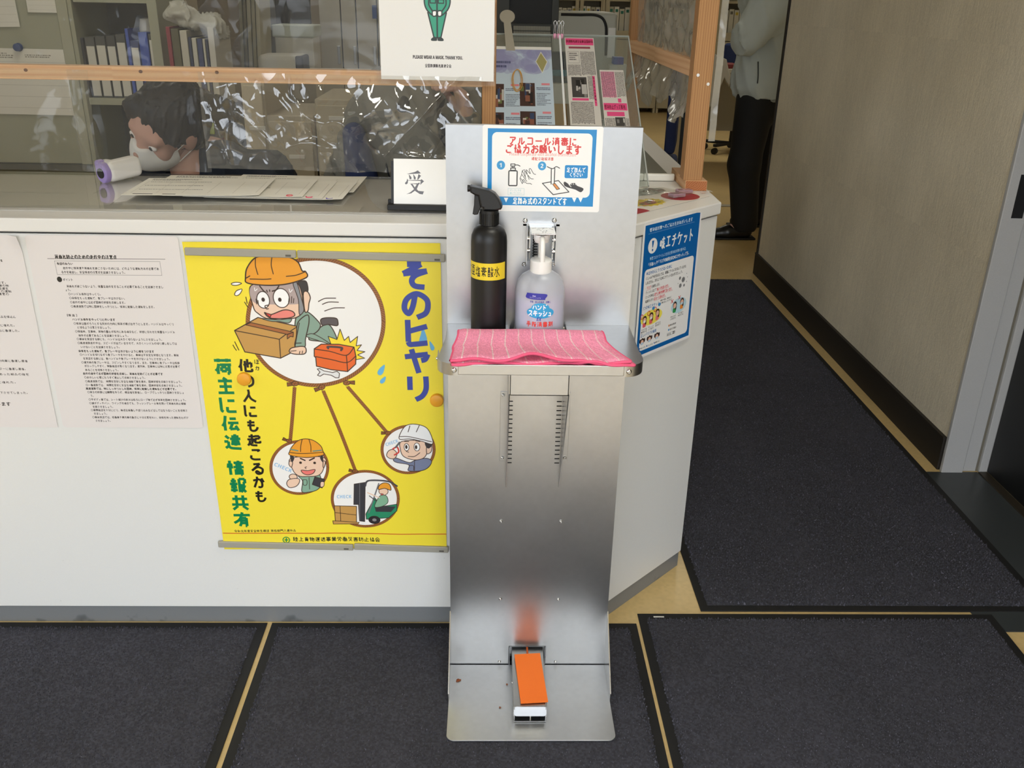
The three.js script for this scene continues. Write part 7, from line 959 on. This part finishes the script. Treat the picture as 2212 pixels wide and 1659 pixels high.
// desks
function desk(label, x0, x1, z0, z1, h, top = 0xb8b2a2) { const g = thing('office_desk', label, 'desk', [(x0 + x1) / 2, 0, (z0 + z1) / 2]), w = x1 - x0, d = z1 - z0; part('desktop', bx(w, 0.03, d, 0, h - 0.015, 0, 0.004), std(top, 0.45), g); part('modesty_panel', bx(w - 0.1, h * 0.6, 0.015, 0, h * 0.62, -d / 2 + 0.05), M.officeSteel, g); for (const k of [-1, 1]) part('leg_panel', bx(0.04, h - 0.03, d - 0.06, k * (w / 2 - 0.03), (h - 0.03) / 2, 0, 0.003), M.officeSteel, g); return g; }
desk('gray desk of the two seated clerks directly behind the counter', -1.95, -0.1, -1.12, -0.5, 0.7);
desk('desk behind the return with the dark monitor on it', -0.52, 0.42, -2.55, -1.8, 0.72);
{ const z = -2.2, e = ext4(1070, 1208, -70, 76, z), g = thing('crt_monitor', 'large dark gray monitor with a black screen behind the acrylic board', 'monitor', [e.cx, 0.7204, z - 0.1]), b = e.y0 - 0.7204; part('bezel', (() => { const s = rrect(e.w, e.h, 0.012), h = new THREE.Path(), a = ext4(1101, 1193, -50, 51, z), x0 = a.x0 - e.cx, x1 = a.x1 - e.cx, y0 = a.y0 - e.cy, y1 = a.y1 - e.cy; h.moveTo(x0, y0); h.lineTo(x0, y1); h.lineTo(x1, y1); h.lineTo(x1, y0); h.closePath(); s.holes.push(h); return ext(s, 0.03, 0.002).translate(0, e.cy - 0.7204, 0.07); })(), std(0x34352f, 0.5), g); part('screen', bx(e.w * 0.9, e.h * 0.9, 0.01, 0, e.cy - 0.7204, 0.08), std(0x050608, 0.55), g, 'black screen'); part('housing', bx(e.w * 0.8, e.h * 0.8, 0.12, 0, e.cy - 0.7204, 0.01, 0.03), std(0x2e2f2a, 0.6), g); part('neck', mg([bx(0.08, b + 0.05, 0.05, 0, (b + 0.05) / 2, 0.0), bx(0.24, 0.02, 0.2, 0, 0.0101, 0, 0.006)]), M.dark, g); const k = ext4(1112, 1138, 66, 73, z + 0.01); part('badge', bx(k.w, k.h * 0.7, 0.002, k.cx - e.cx, k.cy - 0.7204, 0.101), std(0x77776f, 0.4, { metalness: 0.4 }), g, 'small gray badge under the screen');
  const kb = ext4(1106, 1192, 79, 92, -2.0), kg = thing('keyboard', 'black keyboard standing below the dark monitor', 'keyboard', [kb.cx, 0, -2.0]); part('base', rot(bx(kb.w, 0.02, 0.13, 0, 0, 0, 0.004), 0.7, 0, 0).translate(0, kb.cy, 0), M.dark, kg); const kk = []; for (let i = 0; i < 15; i++) for (let j = 0; j < 4; j++) kk.push(bx(kb.w / 17, 0.008, 0.022, -kb.w / 2 + (i + 1) * kb.w / 16, 0.012, -0.045 + j * 0.03)); const km = part('keys', rot(mg(kk), 0.7, 0, 0).translate(0, kb.cy, 0), std(0x8c8c84, 0.6), kg); km.userData.kind = 'stuff'; part('stand', bx(kb.w * 0.8, kb.cy - 0.73, 0.03, 0, 0.72 + (kb.cy - 0.73) / 2, -0.03), M.dark, kg); }
{ // big pale copier with a curved groove
  const z = -3.3, e = ext4(1196, 1332, 27, 150, z), g = thing('copier', 'large pale gray copier with a dark curved groove right of the monitor', 'copier', [e.cx, 0, z - 0.3]); part('body', bx(e.w, e.y1, 0.58, 0, e.y1 / 2, 0, 0.015), std(0xb4b5aa, 0.5), g); const pts = [[1212, 31], [1250, 32], [1288, 33], [1302, 40], [1309, 55], [1310, 80], [1309, 120]].map(([x, y]) => { const q = at(x, y, z); return [q.x - e.cx, q.y, 0.292]; }); part('groove', tube(pts, 0.007, 8, 60), M.dark, g, 'dark curved groove'); const w = ext4(1313, 1329, 60, 125, z); part('side_strip', bx(w.w, w.h, 0.01, w.cx - e.cx, w.cy, 0.288, 0.002), M.white, g); part('front_door', bx(e.w * 0.9, 0.55, 0.02, -0.01, 0.45, 0.285, 0.006), M.offWhite, g);
  const b = ext4(1326, 1348, 124, 140, -3.0); const bq = thing('blue_box', 'small royal blue box right of the copier behind the acrylic board', 'box', [b.cx, 0, -3.05]); part('box', bx(b.w, b.h, 0.08, 0, b.cy, 0, 0.003), std(0x27449a, 0.5), bq); part('stand', bx(0.09, b.y0, 0.08, 0, b.y0 / 2, 0, 0.003), M.offWhite, bq); }
{ // clutter on the desk seen through the acrylic board
  const dz = -1.95, y = 0.7205; const it = [['navy document case', 'case', 1188, 1236, 120, 160, 0x20283a], ['teal folder', 'folder', 1192, 1234, 160, 172, 0x3c7f8e], ['dark green box', 'box', 1196, 1244, 172, 196, 0x2c3a38], ['pile of white papers', 'papers', 1190, 1240, 184, 214, 0xd8d4c8]]; it.forEach(([n, c, a, b, t, u, col], i) => { const e = ext4(a, b, t, u, dz + i * 0.02), g = thing(n.split(' ').join('_').replace('pile_of_white_papers', 'paper_pile'), n + ' on the desk, seen through the acrylic board', c, [e.cx, y, dz - 0.25 + i * 0.08]); part('body', bx(e.w, Math.max(0.03, e.y0 + e.h - y), 0.07, 0, Math.max(0.03, e.y0 + e.h - y) / 2, 0, 0.004), std(col, 0.6), g); }); }
// wall of glazed bookcases at the far end
{ const z = -10.6; const bay = (px0, px1, l, n) => { const a = at(px0, 40, z), b = at(px1, 40, z), W = b.x - a.x, yb = 0.98, g = thing('bookcase', l, 'bookcase', [(a.x + b.x) / 2, 0, z - 0.2]); part('carcass', mg([bx(W, 2.1, 0.02, 0, 1.05, -0.19), bx(0.03, 2.1, 0.4, -W / 2 + 0.015, 1.05, 0), bx(0.03, 2.1, 0.4, W / 2 - 0.015, 1.05, 0), bx(W, 0.05, 0.4, 0, 2.08, 0), bx(W, 0.06, 0.42, 0, yb - 0.04, 0), bx(W, 0.03, 0.38, 0, yb + 0.39, 0), bx(W, 0.03, 0.38, 0, yb + 0.78, 0)]), M.beigeSteel, g); for (let k = 0; k < 2; k++) { part('door', bx(W / 2 - 0.02, yb - 0.14, 0.02, (k - 0.5) * (W / 2), (yb - 0.08) / 2 + 0.03, 0.2, 0.004), M.beigeSteel, g); part('sliding_door_frame', mg([bx(0.045, 1.05, 0.015, (k - 0.5) * (W / 2) - W / 4 + 0.03, yb + 0.52, 0.195 - k * 0.016), bx(0.045, 1.05, 0.015, (k - 0.5) * (W / 2) + W / 4 - 0.03, yb + 0.52, 0.195 - k * 0.016), bx(W / 2 - 0.02, 0.04, 0.015, (k - 0.5) * (W / 2), yb + 0.01, 0.195 - k * 0.016)]), M.beigeSteel, g); }
    for (const [row, m] of [[0, n]]) for (let i = 0; i < m; i++) { const w = (W - 0.1) / m, x = (a.x + b.x) / 2 - W / 2 + 0.05 + (i + 0.5) * w, h = rr(0.29, 0.325), f = thing('ring_binder', ORD[i] + ' pale ring binder from the left in the ' + l.split(' with')[0], 'binder', [x, yb - 0.009 + row * 0.39 + 0.0 + (row ? 0.025 : 0), z - 0.2], 0, 'ring binders in the ' + l.split(' with')[0]); part('cover', bx(w * 0.88, h, 0.24, 0, h / 2, 0), BIND[Math.floor(rnd() * BIND.length)], f); part('spine_tag', bx(w * 0.5, 0.035, 0.002, 0, h * 0.86, 0.121), TAGS[Math.floor(rnd() * TAGS.length)], f); } };
  const ORD = ['first', 'second', 'third', 'fourth', 'fifth', 'sixth', 'seventh', 'eighth', 'ninth', 'tenth', 'last'], BIND = [std(0xd8d4c4, 0.6), std(0xc8c5b4, 0.6), std(0xb6b39e, 0.6), std(0xe0ddd0, 0.6)], TAGS = [std(0x33457a, 0.6), std(0x2f7a68, 0.6), std(0x6a675a, 0.6), std(0xc0a838, 0.6)];
  bay(1196, 1306, 'bookcase above the copier with pale binders behind glass', 9); bay(1307, 1430, 'bookcase beside the rear timber post with pale binders', 9); bay(1432, 1556, 'bookcase behind the yellowed film with pale binders', 8); bay(1557, 1700, 'bookcase left of the standing man with pale binders', 11); }
{ // far work table with a white cloth, a red binder and office chairs
  const z = -6.2, e = ext4(1535, 1640, 150, 160, z), g = desk('far desk with a white cloth left of the standing man', e.x0 - 0.2, e.x1 + 0.4, z - 0.7, z, e.y1, 0xc9c5b6);
  const c = ext4(1538, 1578, 122, 200, z + 0.05), pts = [[c.x0, c.y1 + 0.02], [c.x0 + 0.1, c.y1 - 0.02], [c.x1 - 0.03, c.y1 - 0.1], [c.x1, c.y1 - 0.16], [c.x1 - 0.01, c.y0 + 0.05], [c.x1 - 0.06, c.y0 + 0.12], [c.x0 + 0.02, c.y0 - 0.12], [c.x0 - 0.1, c.y0 - 0.1]]; solo('white_cloth', ext(poly(pts), 0.05, 0.012), std(0xbdbab0, 0.85), 'white jacket hung over the back of a far chair behind the front timber post', 'jacket', undefined, [0, 0, z + 0.04]);
  const r = ext4(1574, 1602, 142, 151, z); solo('red_binder', bx(r.w, r.h, 0.25, 0, 0, 0, 0.004), std(0x7d2a2a, 0.6), 'dark red binder lying on the far desk beside the standing man', 'binder', undefined, [r.cx, e.y1 + r.h / 2 + 0.0005, z - 0.2]);
  function chair(label, x, zz, turn) { const h = thing('office_chair', label, 'chair', [x, 0, zz], turn), nv = std(0x1d2a52, 0.85); part('seat', bx(0.46, 0.07, 0.44, 0, 0.46, 0, 0.03), nv, h, 'dark blue seat'); const bk = new RoundedBoxGeometry(0.44, 0.46, 0.06, 4, 0.028), p = bk.attributes.position; for (let i = 0; i < p.count; i++) p.setZ(i, p.getZ(i) - 1.2 * p.getX(i) ** 2); bk.computeVertexNormals(); part('backrest', bk.translate(0, 0.78, 0.22), nv, h, 'dark blue backrest'); part('column', cyl(0.025, 0.025, 0.34, 0, 0.26, 0), M.dark, h); part('back_bar', bx(0.05, 0.35, 0.02, 0, 0.6, 0.235), M.dark, h); for (let i = 0; i < 5; i++) { const a = i * 1.2566; part('base_arm', rot(bx(0.28, 0.03, 0.04, 0.14, 0.085, 0, 0.008), 0, a, 0), M.dark, h); part('caster', cyl(0.03, 0.03, 0.04, 0.27 * Math.cos(a), 0.031, -0.27 * Math.sin(a), 'z'), M.black, h); } }
  const a = at(1590, 215, -7.4), b = at(1425, 275, -3.9); chair('dark blue office chair beyond the far desk left of the standing man', a.x, -7.4, 2.6); chair('dark blue office chair seen under the yellowed film', b.x - 0.1, -3.9, 1.35); }
for (const p of PANELS) ceilingLight(p);
// ======================================================== people
const lerp3 = (a, b, t) => [a[0] + (b[0] - a[0]) * t, a[1] + (b[1] - a[1]) * t, a[2] + (b[2] - a[2]) * t];
const bone = (a, ra, b, rb) => [...a, ra, ...b, rb];
// a hand: palm from the wrist w along d, palm facing n; five fingers of their own length, curled by c
function handBones(w, d, n, c = 0.5, s = 1) {
  const D = V(...d).normalize(), N = V(...n).addScaledVector(D, -V(...n).dot(D)).normalize(), S = D.clone().cross(N), P = (o, a, b, k) => [o[0] + D.x * a + S.x * b + N.x * k, o[1] + D.y * a + S.y * b + N.y * k, o[2] + D.z * a + S.z * b + N.z * k], out = [];
  for (const k of [-1, -0.33, 0.33, 1]) out.push(bone(w, 0.022 * s, P(w, 0.085 * s, k * 0.028 * s, 0), 0.0135 * s));
  [[-1, 0.06], [-0.33, 0.074], [0.33, 0.07], [1, 0.056]].forEach(([k, L]) => { const a = P(w, 0.088 * s, k * 0.029 * s, 0), b = P(w, (0.088 + L * 0.55 * Math.cos(c)) * s, k * 0.03 * s, L * 0.55 * Math.sin(c) * s), e = P(w, (0.088 + L * 0.55 * Math.cos(c) + L * 0.6 * Math.cos(2.1 * c)) * s, k * 0.028 * s, (L * 0.55 * Math.sin(c) + L * 0.6 * Math.sin(2.1 * c)) * s); out.push(bone(a, 0.0095 * s, b, 0.0088 * s), bone(b, 0.0088 * s, e, 0.0075 * s)); });
  const t0 = P(w, 0.025 * s, -0.026 * s, 0.006 * s), t1 = P(w, 0.06 * s, -0.052 * s, 0.02 * s), t2 = P(w, 0.088 * s, -0.055 * s, 0.032 * s); out.push(bone(t0, 0.014 * s, t1, 0.011 * s), bone(t1, 0.011 * s, t2, 0.0085 * s)); return out;
}
// a head in its own frame (x to the person's left, y up, z forward)
function headFrame(c, f, up) { const Z = V(...f).normalize(), Y = V(...up).addScaledVector(Z, -V(...up).dot(Z)).normalize(), X = Y.clone().cross(Z); return new THREE.Matrix4().makeBasis(X, Y, Z).setPosition(...c); }
const headBones = [[0, 0.025, -0.012, 0.077, 0.1, 0.094], [0, -0.055, 0.028, 0.056, 0.062, 0.06], [0, 0.01, 0.045, 0.062, 0.075, 0.05], bone([0, 0.005, 0.088], 0.01, [0, -0.03, 0.106], 0.0125), bone([0, -0.034, 0.1], 0.016, [0, -0.034, 0.096], 0.016), [0.077, -0.008, -0.005, 0.01, 0.031, 0.02], [-0.077, -0.008, -0.005, 0.01, 0.031, 0.02], bone([-0.04, 0.026, 0.079], 0.01, [0.04, 0.026, 0.079], 0.01), bone([-0.018, -0.062, 0.086], 0.009, [0.018, -0.062, 0.086], 0.009), [0.038, -0.028, 0.064, 0.026, 0.026, 0.022], [-0.038, -0.028, 0.064, 0.026, 0.026, 0.022]];
function addFace(g, M4, mask) {
  const put = (n, geo, mat, l) => part(n, geo.applyMatrix4(M4), mat, g, l);
  for (const k of [-1, 1]) { put('eye', new THREE.SphereGeometry(0.0125, 16, 12).scale(1.15, 0.62, 0.6).translate(k * 0.032, 0.004, 0.0865), std(0xe8e2dc, 0.4)); put('iris', new THREE.SphereGeometry(0.006, 12, 10).scale(1, 1, 0.5).translate(k * 0.032, 0.003, 0.093), M.black); put('eyebrow', tube([[k * 0.016, 0.026, 0.091], [k * 0.034, 0.032, 0.086], [k * 0.052, 0.026, 0.072]], 0.0032, 6, 12), M.hair); }
  if (mask) { const s = sdfGeo([[0, -0.05, 0.04, 0.069, 0.058, 0.078], bone([0, -0.018, 0.088], 0.026, [0, -0.06, 0.09], 0.03)], 0.02, 0.006, (x, y, z) => Math.max(y + 0.006 - 0.25 * Math.abs(x) * 0, -(z - 0.028))); put('face_mask', s, M.maskWhite, 'white face mask'); for (const k of [-1, 1]) put('ear_loop', tube([[k * 0.066, -0.02, 0.04], [k * 0.082, 0.008, 0.004], [k * 0.084, -0.02, -0.012], [k * 0.07, -0.06, 0.035]], 0.0014, 6, 20), M.maskWhite); }
  else put('mouth', tube([[-0.022, -0.062, 0.088], [0, -0.064, 0.096], [0.022, -0.062, 0.088]], 0.003, 6, 16), std(0x9a5a50, 0.6));
}
const hairCut = (x, y, z) => { const face = Math.hypot(x / 0.062, (y + 0.025) / 0.075) - 1; return z > 0.02 ? -face * 0.05 : -0.2; };
function hairGeo(extra) { return folds(sdfGeo([[0, 0.034, -0.018, 0.087, 0.103, 0.103], [0, -0.02, -0.05, 0.082, 0.09, 0.068], ...extra], 0.02, 0.005, hairCut), 0.006, 70, 12, 40, 9); }

{ // seated clerk in navy, head bowed over the desk towards the left
  const z = -1.0, hc = at(362, 270, z), H = [hc.x, hc.y, z], M4 = headFrame(H, [-0.55, -0.42, 0.72], [0.3, 0.86, 0.5]).multiply(new THREE.Matrix4().makeScale(1.1, 1.1, 1.1)), L = (p) => V(...p).applyMatrix4(M4).toArray(), g = thing('person', 'seated clerk in navy with a white mask and black hair, head bowed over the desk', 'person', [0, 0, 0]);
  const nb = L([0, -0.075, -0.03]), sh = at(455, 352, z - 0.16), sp = [sh.x, sh.y - 0.02, z - 0.16], hip = [sp[0] + 0.06, 0.5, z - 0.42], lS = [sp[0] + 0.17, sp[1] - 0.03, sp[2] - 0.02], rS = [sp[0] - 0.16, sp[1] - 0.04, sp[2] + 0.06], lE = [lS[0] + 0.06, 0.78, lS[2] + 0.22], rE = [rS[0] - 0.04, 0.78, rS[2] + 0.16], lW = [lS[0] - 0.12, 0.735, lS[2] + 0.4], rW = [rS[0] + 0.02, 0.735, rS[2] + 0.36];
  const vq = at(408, 372, z - 0.05), vb = [vq.x, vq.y, z - 0.05];
  const hg = sdfGeo(headBones, 0.018, 0.006).applyMatrix4(M4), torso = sdfGeo([bone(nb, 0.056, vb, 0.045), bone(vb, 0.045, [sp[0], sp[1] + 0.03, sp[2]], 0.058), bone(sp, 0.1, hip, 0.13), bone(lS, 0.06, lE, 0.045), bone(rS, 0.06, rE, 0.045), bone(lE, 0.042, lW, 0.027), bone(rE, 0.042, rW, 0.027), bone(hip, 0.1, [hip[0] + 0.1, 0.5, hip[2] + 0.4], 0.07), bone(hip, 0.1, [hip[0] - 0.12, 0.5, hip[2] + 0.4], 0.07), bone([hip[0] + 0.1, 0.5, hip[2] + 0.4], 0.06, [hip[0] + 0.1, 0.08, hip[2] + 0.36], 0.04), bone([hip[0] - 0.12, 0.5, hip[2] + 0.4], 0.06, [hip[0] - 0.12, 0.08, hip[2] + 0.36], 0.04)], 0.03, 0.014), hands = [handBones(lW, [-0.5, -0.05, 0.6], [0, -1, 0], 0.4), handBones(rW, [0.1, -0.05, 1], [0, -1, 0], 0.6)].map((h) => sdfGeo(h, 0.006, 0.0035));
  part('body', mg([hg, torso, ...hands]), M.skin, g, 'face, neck and hands'); addFace(g, M4, true);
  part('hair', hairGeo([bone([0.02, 0.02, -0.11], 0.035, [0.05, -0.03, -0.155], 0.045), bone([-0.05, 0.075, 0.055], 0.028, [-0.075, 0.02, 0.05], 0.014), bone([0, 0.09, 0.045], 0.026, [0.07, 0.03, 0.05], 0.014)]).applyMatrix4(M4), M.hair, g, 'black hair tied back');
  part('jacket', folds(sdfGeo([bone([sp[0], sp[1] - 0.01, sp[2]], 0.105, [hip[0], hip[1] + 0.1, hip[2]], 0.17), bone([sp[0], sp[1] - 0.02, sp[2]], 0.1, lS, 0.085), bone([sp[0], sp[1] - 0.02, sp[2]], 0.1, rS, 0.085), bone([...at(325, 400, z - 0.12).toArray()], 0.075, [...at(475, 392, z - 0.12).toArray()], 0.1), bone(lS, 0.082, lE, 0.066), bone(rS, 0.08, rE, 0.066), bone(lE, 0.064, lerp3(lE, lW, 0.85), 0.045), bone(rE, 0.064, lerp3(rE, rW, 0.85), 0.045), bone([sp[0], sp[1] - 0.1, sp[2] - 0.02], 0.14, [sp[0] + 0.02, sp[1] - 0.25, sp[2] - 0.08], 0.15)], 0.05, 0.012, (x, y, zz) => 0.052 - Math.hypot(x - vb[0] + 0.01, (y - vb[1] - 0.01) * 0.75, zz - vb[2] - 0.03)), 0.016, 11, 8, 11, 3), M.navy, g, 'navy uniform jacket'); part('collar_tab', bx(0.03, 0.035, 0.008, 0, 0, 0, 0.003).translate(...at(452, 277, z - 0.06).toArray()), std(0x9aa832, 0.7), g, 'yellow-green tab at the collar'); part('trousers', sdfGeo([bone(hip, 0.15, [hip[0] + 0.1, 0.5, hip[2] + 0.4], 0.09), bone(hip, 0.15, [hip[0] - 0.12, 0.5, hip[2] + 0.4], 0.09), bone([hip[0] + 0.1, 0.5, hip[2] + 0.4], 0.08, [hip[0] + 0.1, 0.12, hip[2] + 0.36], 0.06), bone([hip[0] - 0.12, 0.5, hip[2] + 0.4], 0.08, [hip[0] - 0.12, 0.12, hip[2] + 0.36], 0.06)], 0.04, 0.016), M.black, g); for (const k of [0.1, -0.12]) part('shoe', sdfGeo([bone([hip[0] + k, 0.05, hip[2] + 0.36], 0.045, [hip[0] + k, 0.036, hip[2] + 0.52], 0.035)], 0.02, 0.01), M.black, g);
  const seat = thing('stool', 'dark swivel seat under the clerk in navy', 'chair', [hip[0], 0, hip[2]]); part('seat', cyl(0.2, 0.19, 0.06, 0, 0.33, 0, 'y', 32), M.navy, seat); part('column', mg([cyl(0.03, 0.03, 0.28, 0, 0.17, 0), cyl(0.2, 0.05, 0.05, 0, 0.026, 0)]), M.dark, seat); }
{ // clerk in a gray jacket leaning to the right, head behind the notice
  const z = -1.12, g = thing('person', 'clerk in a gray striped work jacket leaning to the right behind the crumpled film', 'person', [0, 0, 0]), A = (px, py, dz = 0) => { const q = at(px, py, z + dz); return [q.x, q.y, z + dz]; };
  const nk = A(950, 160, -0.02), H = A(985, 96, 0.04), M4 = headFrame(H, [0.75, -0.45, 0.45], [0.35, 0.85, 0.1]), rS = A(862, 232, 0.1), lS = A(985, 222, -0.2), ch = A(880, 285, -0.08), hip = A(800, 470, -0.28), rE = A(905, 372, 0.2), rW = A(1000, 385, 0.22), lE = A(1030, 300, 0.0), lW = A(1012, 262, 0.14);
  const hg = sdfGeo(headBones, 0.018, 0.006).applyMatrix4(M4); part('body', mg([hg, sdfGeo([bone(M4.elements.slice(12, 15), 0.05, nk, 0.055), bone(nk, 0.06, ch, 0.1), bone(ch, 0.12, hip, 0.13), bone(rS, 0.06, rE, 0.045), bone(rE, 0.042, rW, 0.028), bone(lS, 0.06, lE, 0.045), bone(lE, 0.042, lW, 0.028)], 0.03, 0.014), sdfGeo(handBones(lW, [-0.25, 0.9, 0.15], [-1, 0, 0.3], 0.7), 0.006, 0.0035), sdfGeo(handBones(rW, [0.9, -0.1, 0.1], [0, -1, 0], 0.4), 0.006, 0.0035)]), M.skin, g, 'head, neck and hands'); addFace(g, M4, true); part('hair', hairGeo([[0, 0.07, -0.03, 0.085, 0.07, 0.09]]).applyMatrix4(M4), M.hair, g, 'short black hair');
  part('jacket', folds(sdfGeo([bone(nk, 0.08, ch, 0.16), bone(ch, 0.19, hip, 0.19), bone(ch, 0.16, rS, 0.11), bone(ch, 0.15, lS, 0.1), bone(rS, 0.105, rE, 0.078), bone(rE, 0.075, lerp3(rE, rW, 0.8), 0.052), bone(lS, 0.09, lE, 0.07), bone(lE, 0.066, lerp3(lE, lW, 0.98), 0.045)], 0.06, 0.012), 0.022, 9, 7, 9, 6), std(0x77766f, 0.85), g, 'gray work jacket');
  for (const [a, b, c] of [[[893, 186, 0.12], [868, 232, 0.24], 0.016], [[942, 262, 0.14], [958, 292, 0.16], 0.013]]) { const p = A(...a), q = A(...b); part('jacket_stripe', sdfGeo([bone(p, c, lerp3(p, q, 0.5), c * 1.1), bone(lerp3(p, q, 0.5), c * 1.1, q, c)], 0.01, 0.006), M.navy, g, 'dark stripe on the jacket'); }
  part('vest', sdfGeo([bone(A(945, 318, 0.1), 0.1, A(915, 345, 0.06), 0.12), bone(A(900, 345, 0.0), 0.09, A(960, 360, 0), 0.1)], 0.03, 0.01), M.navy, g, 'dark navy apron front'); part('apron_strap', sdfGeo([bone(A(765, 290, 0.12), 0.035, A(782, 385, 0.1), 0.05)], 0.02, 0.008), std(0x2b3a66, 0.8), g, 'blue cloth at the waist'); 
  const s = thing('stool', 'dark swivel seat under the clerk in gray', 'chair', [hip[0], 0, hip[2]]); part('seat', cyl(0.2, 0.19, 0.06, 0, hip[1] - 0.23, 0, 'y', 32), M.navy, s); part('column', mg([cyl(0.03, 0.03, hip[1] - 0.27, 0, (hip[1] - 0.22) / 2, 0), cyl(0.2, 0.05, 0.05, 0, 0.026, 0)]), M.dark, s); part('trousers', sdfGeo([bone(hip, 0.16, [hip[0] + 0.15, hip[1] - 0.12, hip[2] + 0.36], 0.09), bone(hip, 0.16, [hip[0] - 0.08, hip[1] - 0.12, hip[2] + 0.36], 0.09), bone([hip[0] + 0.15, hip[1] - 0.12, hip[2] + 0.36], 0.08, [hip[0] + 0.15, 0.08, hip[2] + 0.34], 0.06), bone([hip[0] - 0.08, hip[1] - 0.12, hip[2] + 0.36], 0.08, [hip[0] - 0.08, 0.08, hip[2] + 0.34], 0.06)], 0.04, 0.016), M.black, g); }
{ // man standing past the end of the wall, arms raised in front of the chest
  const z = -3.9, g = thing('person', 'man standing in a gray work jacket and black trousers past the beige wall', 'person', [0, 0, 0]), A = (px, py, dz = 0) => { const q = at(px, py, z + dz); return [q.x, q.y, z + dz]; };
  const cx = A(1655, 210)[0], hipY = 0.86, hL = [cx - 0.075, hipY, z + 0.06], hR = [cx + 0.06, hipY, z - 0.1], kL = [A(1600, 360, 0.06)[0] + 0.02, 0.47, z + 0.06], kR = [cx + 0.1, 0.47, z - 0.2], aL = [A(1606, 478, 0.06)[0], 0.08, z + 0.05], aR = [cx + 0.14, 0.08, z - 0.3], ch = [cx + 0.0, 1.22, z], sL = [cx - 0.02, 1.4, z + 0.19], sR = [cx + 0.0, 1.4, z - 0.19], nk = [cx - 0.02, 1.47, z], eL = [A(1585, 70, 0.22)[0] + 0.07, 1.2, z + 0.26], wL = [cx - 0.14, 1.52, z + 0.2], eR = [cx - 0.05, 1.16, z - 0.26], wR = [cx - 0.18, 1.5, z - 0.05], H = [cx - 0.05, 1.63, z], M4 = headFrame(H, [-1, -0.1, 0.1], [0, 1, 0]);
  part('body', mg([sdfGeo(headBones, 0.018, 0.007).applyMatrix4(M4), sdfGeo([bone(H, 0.05, nk, 0.058), bone(nk, 0.06, ch, 0.12), bone(ch, 0.14, [cx, 0.9, z], 0.12), bone(sL, 0.055, eL, 0.042), bone(eL, 0.04, wL, 0.028), bone(sR, 0.055, eR, 0.042), bone(eR, 0.04, wR, 0.028), bone(hL, 0.085, kL, 0.06), bone(kL, 0.055, aL, 0.04), bone(hR, 0.085, kR, 0.06), bone(kR, 0.055, aR, 0.04), bone(aL, 0.04, [aL[0] - 0.12, 0.045, aL[2]], 0.03), bone(aR, 0.04, [aR[0] - 0.12, 0.045, aR[2]], 0.03)], 0.03, 0.016), sdfGeo(handBones(wL, [-0.5, 0.4, -0.6], [-0.6, 0, -0.6], 0.5), 0.006, 0.0045), sdfGeo(handBones(wR, [-0.5, 0.4, 0.6], [-0.6, 0, -0.6], 0.5), 0.006, 0.0045)]), M.skin, g, 'head and hands'); addFace(g, M4, false); part('hair', hairGeo([[0, 0.07, -0.03, 0.085, 0.07, 0.09]]).applyMatrix4(M4), M.hair, g, 'short black hair');
  const jk = std(0xbac1bc, 0.85); part('jacket', folds(sdfGeo([bone(nk, 0.085, ch, 0.19), bone(ch, 0.205, [cx - 0.005, 0.95, z], 0.2), bone([cx - 0.01, 0.95, z], 0.2, [cx - 0.005, 0.905, z], 0.185), bone(ch, 0.15, sL, 0.095), bone(ch, 0.15, sR, 0.095), bone(sL, 0.095, eL, 0.078), bone(eL, 0.078, lerp3(eL, wL, 0.85), 0.056), bone(sR, 0.095, eR, 0.076), bone(eR, 0.074, lerp3(eR, wR, 0.85), 0.055), bone([cx - 0.14, 1.12, z + 0.1], 0.05, [cx - 0.13, 0.95, z + 0.1], 0.07)], 0.05, 0.012, (x, y) => 0.865 - y + 0.004 * Math.sin(x * 60)), 0.018, 9, 4, 9, 5), jk, g, 'gray blouson jacket'); part('waistband', sdfGeo([bone([cx - 0.02, 0.878, z], 0.168, [cx + 0.02, 0.878, z], 0.168)], 0.02, 0.01, (x, y) => Math.abs(y - 0.872) - 0.022), std(0xa3aaa8, 0.85), g, 'pale jacket waistband'); part('pocket_seam', tube([[cx - 0.135, 1.08, z + 0.215], [cx - 0.125, 1.0, z + 0.215], [cx - 0.12, 0.96, z + 0.2]], 0.004, 6, 16), std(0x4a4f4e, 0.9), g);
  part('trousers', sdfGeo([bone([cx - 0.02, 0.9, z], 0.13, [cx, 0.84, z], 0.14), bone(hL, 0.12, kL, 0.095), bone(kL, 0.095, [aL[0] + 0.01, 0.1, aL[2]], 0.082), bone(hR, 0.12, kR, 0.095), bone(kR, 0.095, [aR[0], 0.1, aR[2]], 0.08)], 0.04, 0.012, (x, y) => 0.055 - y), std(0x0b0b0d, 0.8), g, 'black trousers'); for (const a of [aL, aR]) { part('shoe', sdfGeo([bone([a[0] + 0.02, 0.05, a[2]], 0.045, [a[0] - 0.09, 0.045, a[2]], 0.042), bone([a[0] - 0.09, 0.042, a[2]], 0.042, [a[0] - 0.16, 0.034, a[2]], 0.034)], 0.02, 0.006, (x, y) => 0.0125 - y), std(0x101012, 0.3), g, 'black leather shoe'); part('sole', bx(0.29, 0.014, 0.088, a[0] - 0.062, 0.0072, a[2], 0.006), M.black, g); } }
scene.updateMatrixWorld(true);
renderer.render(scene, camera);
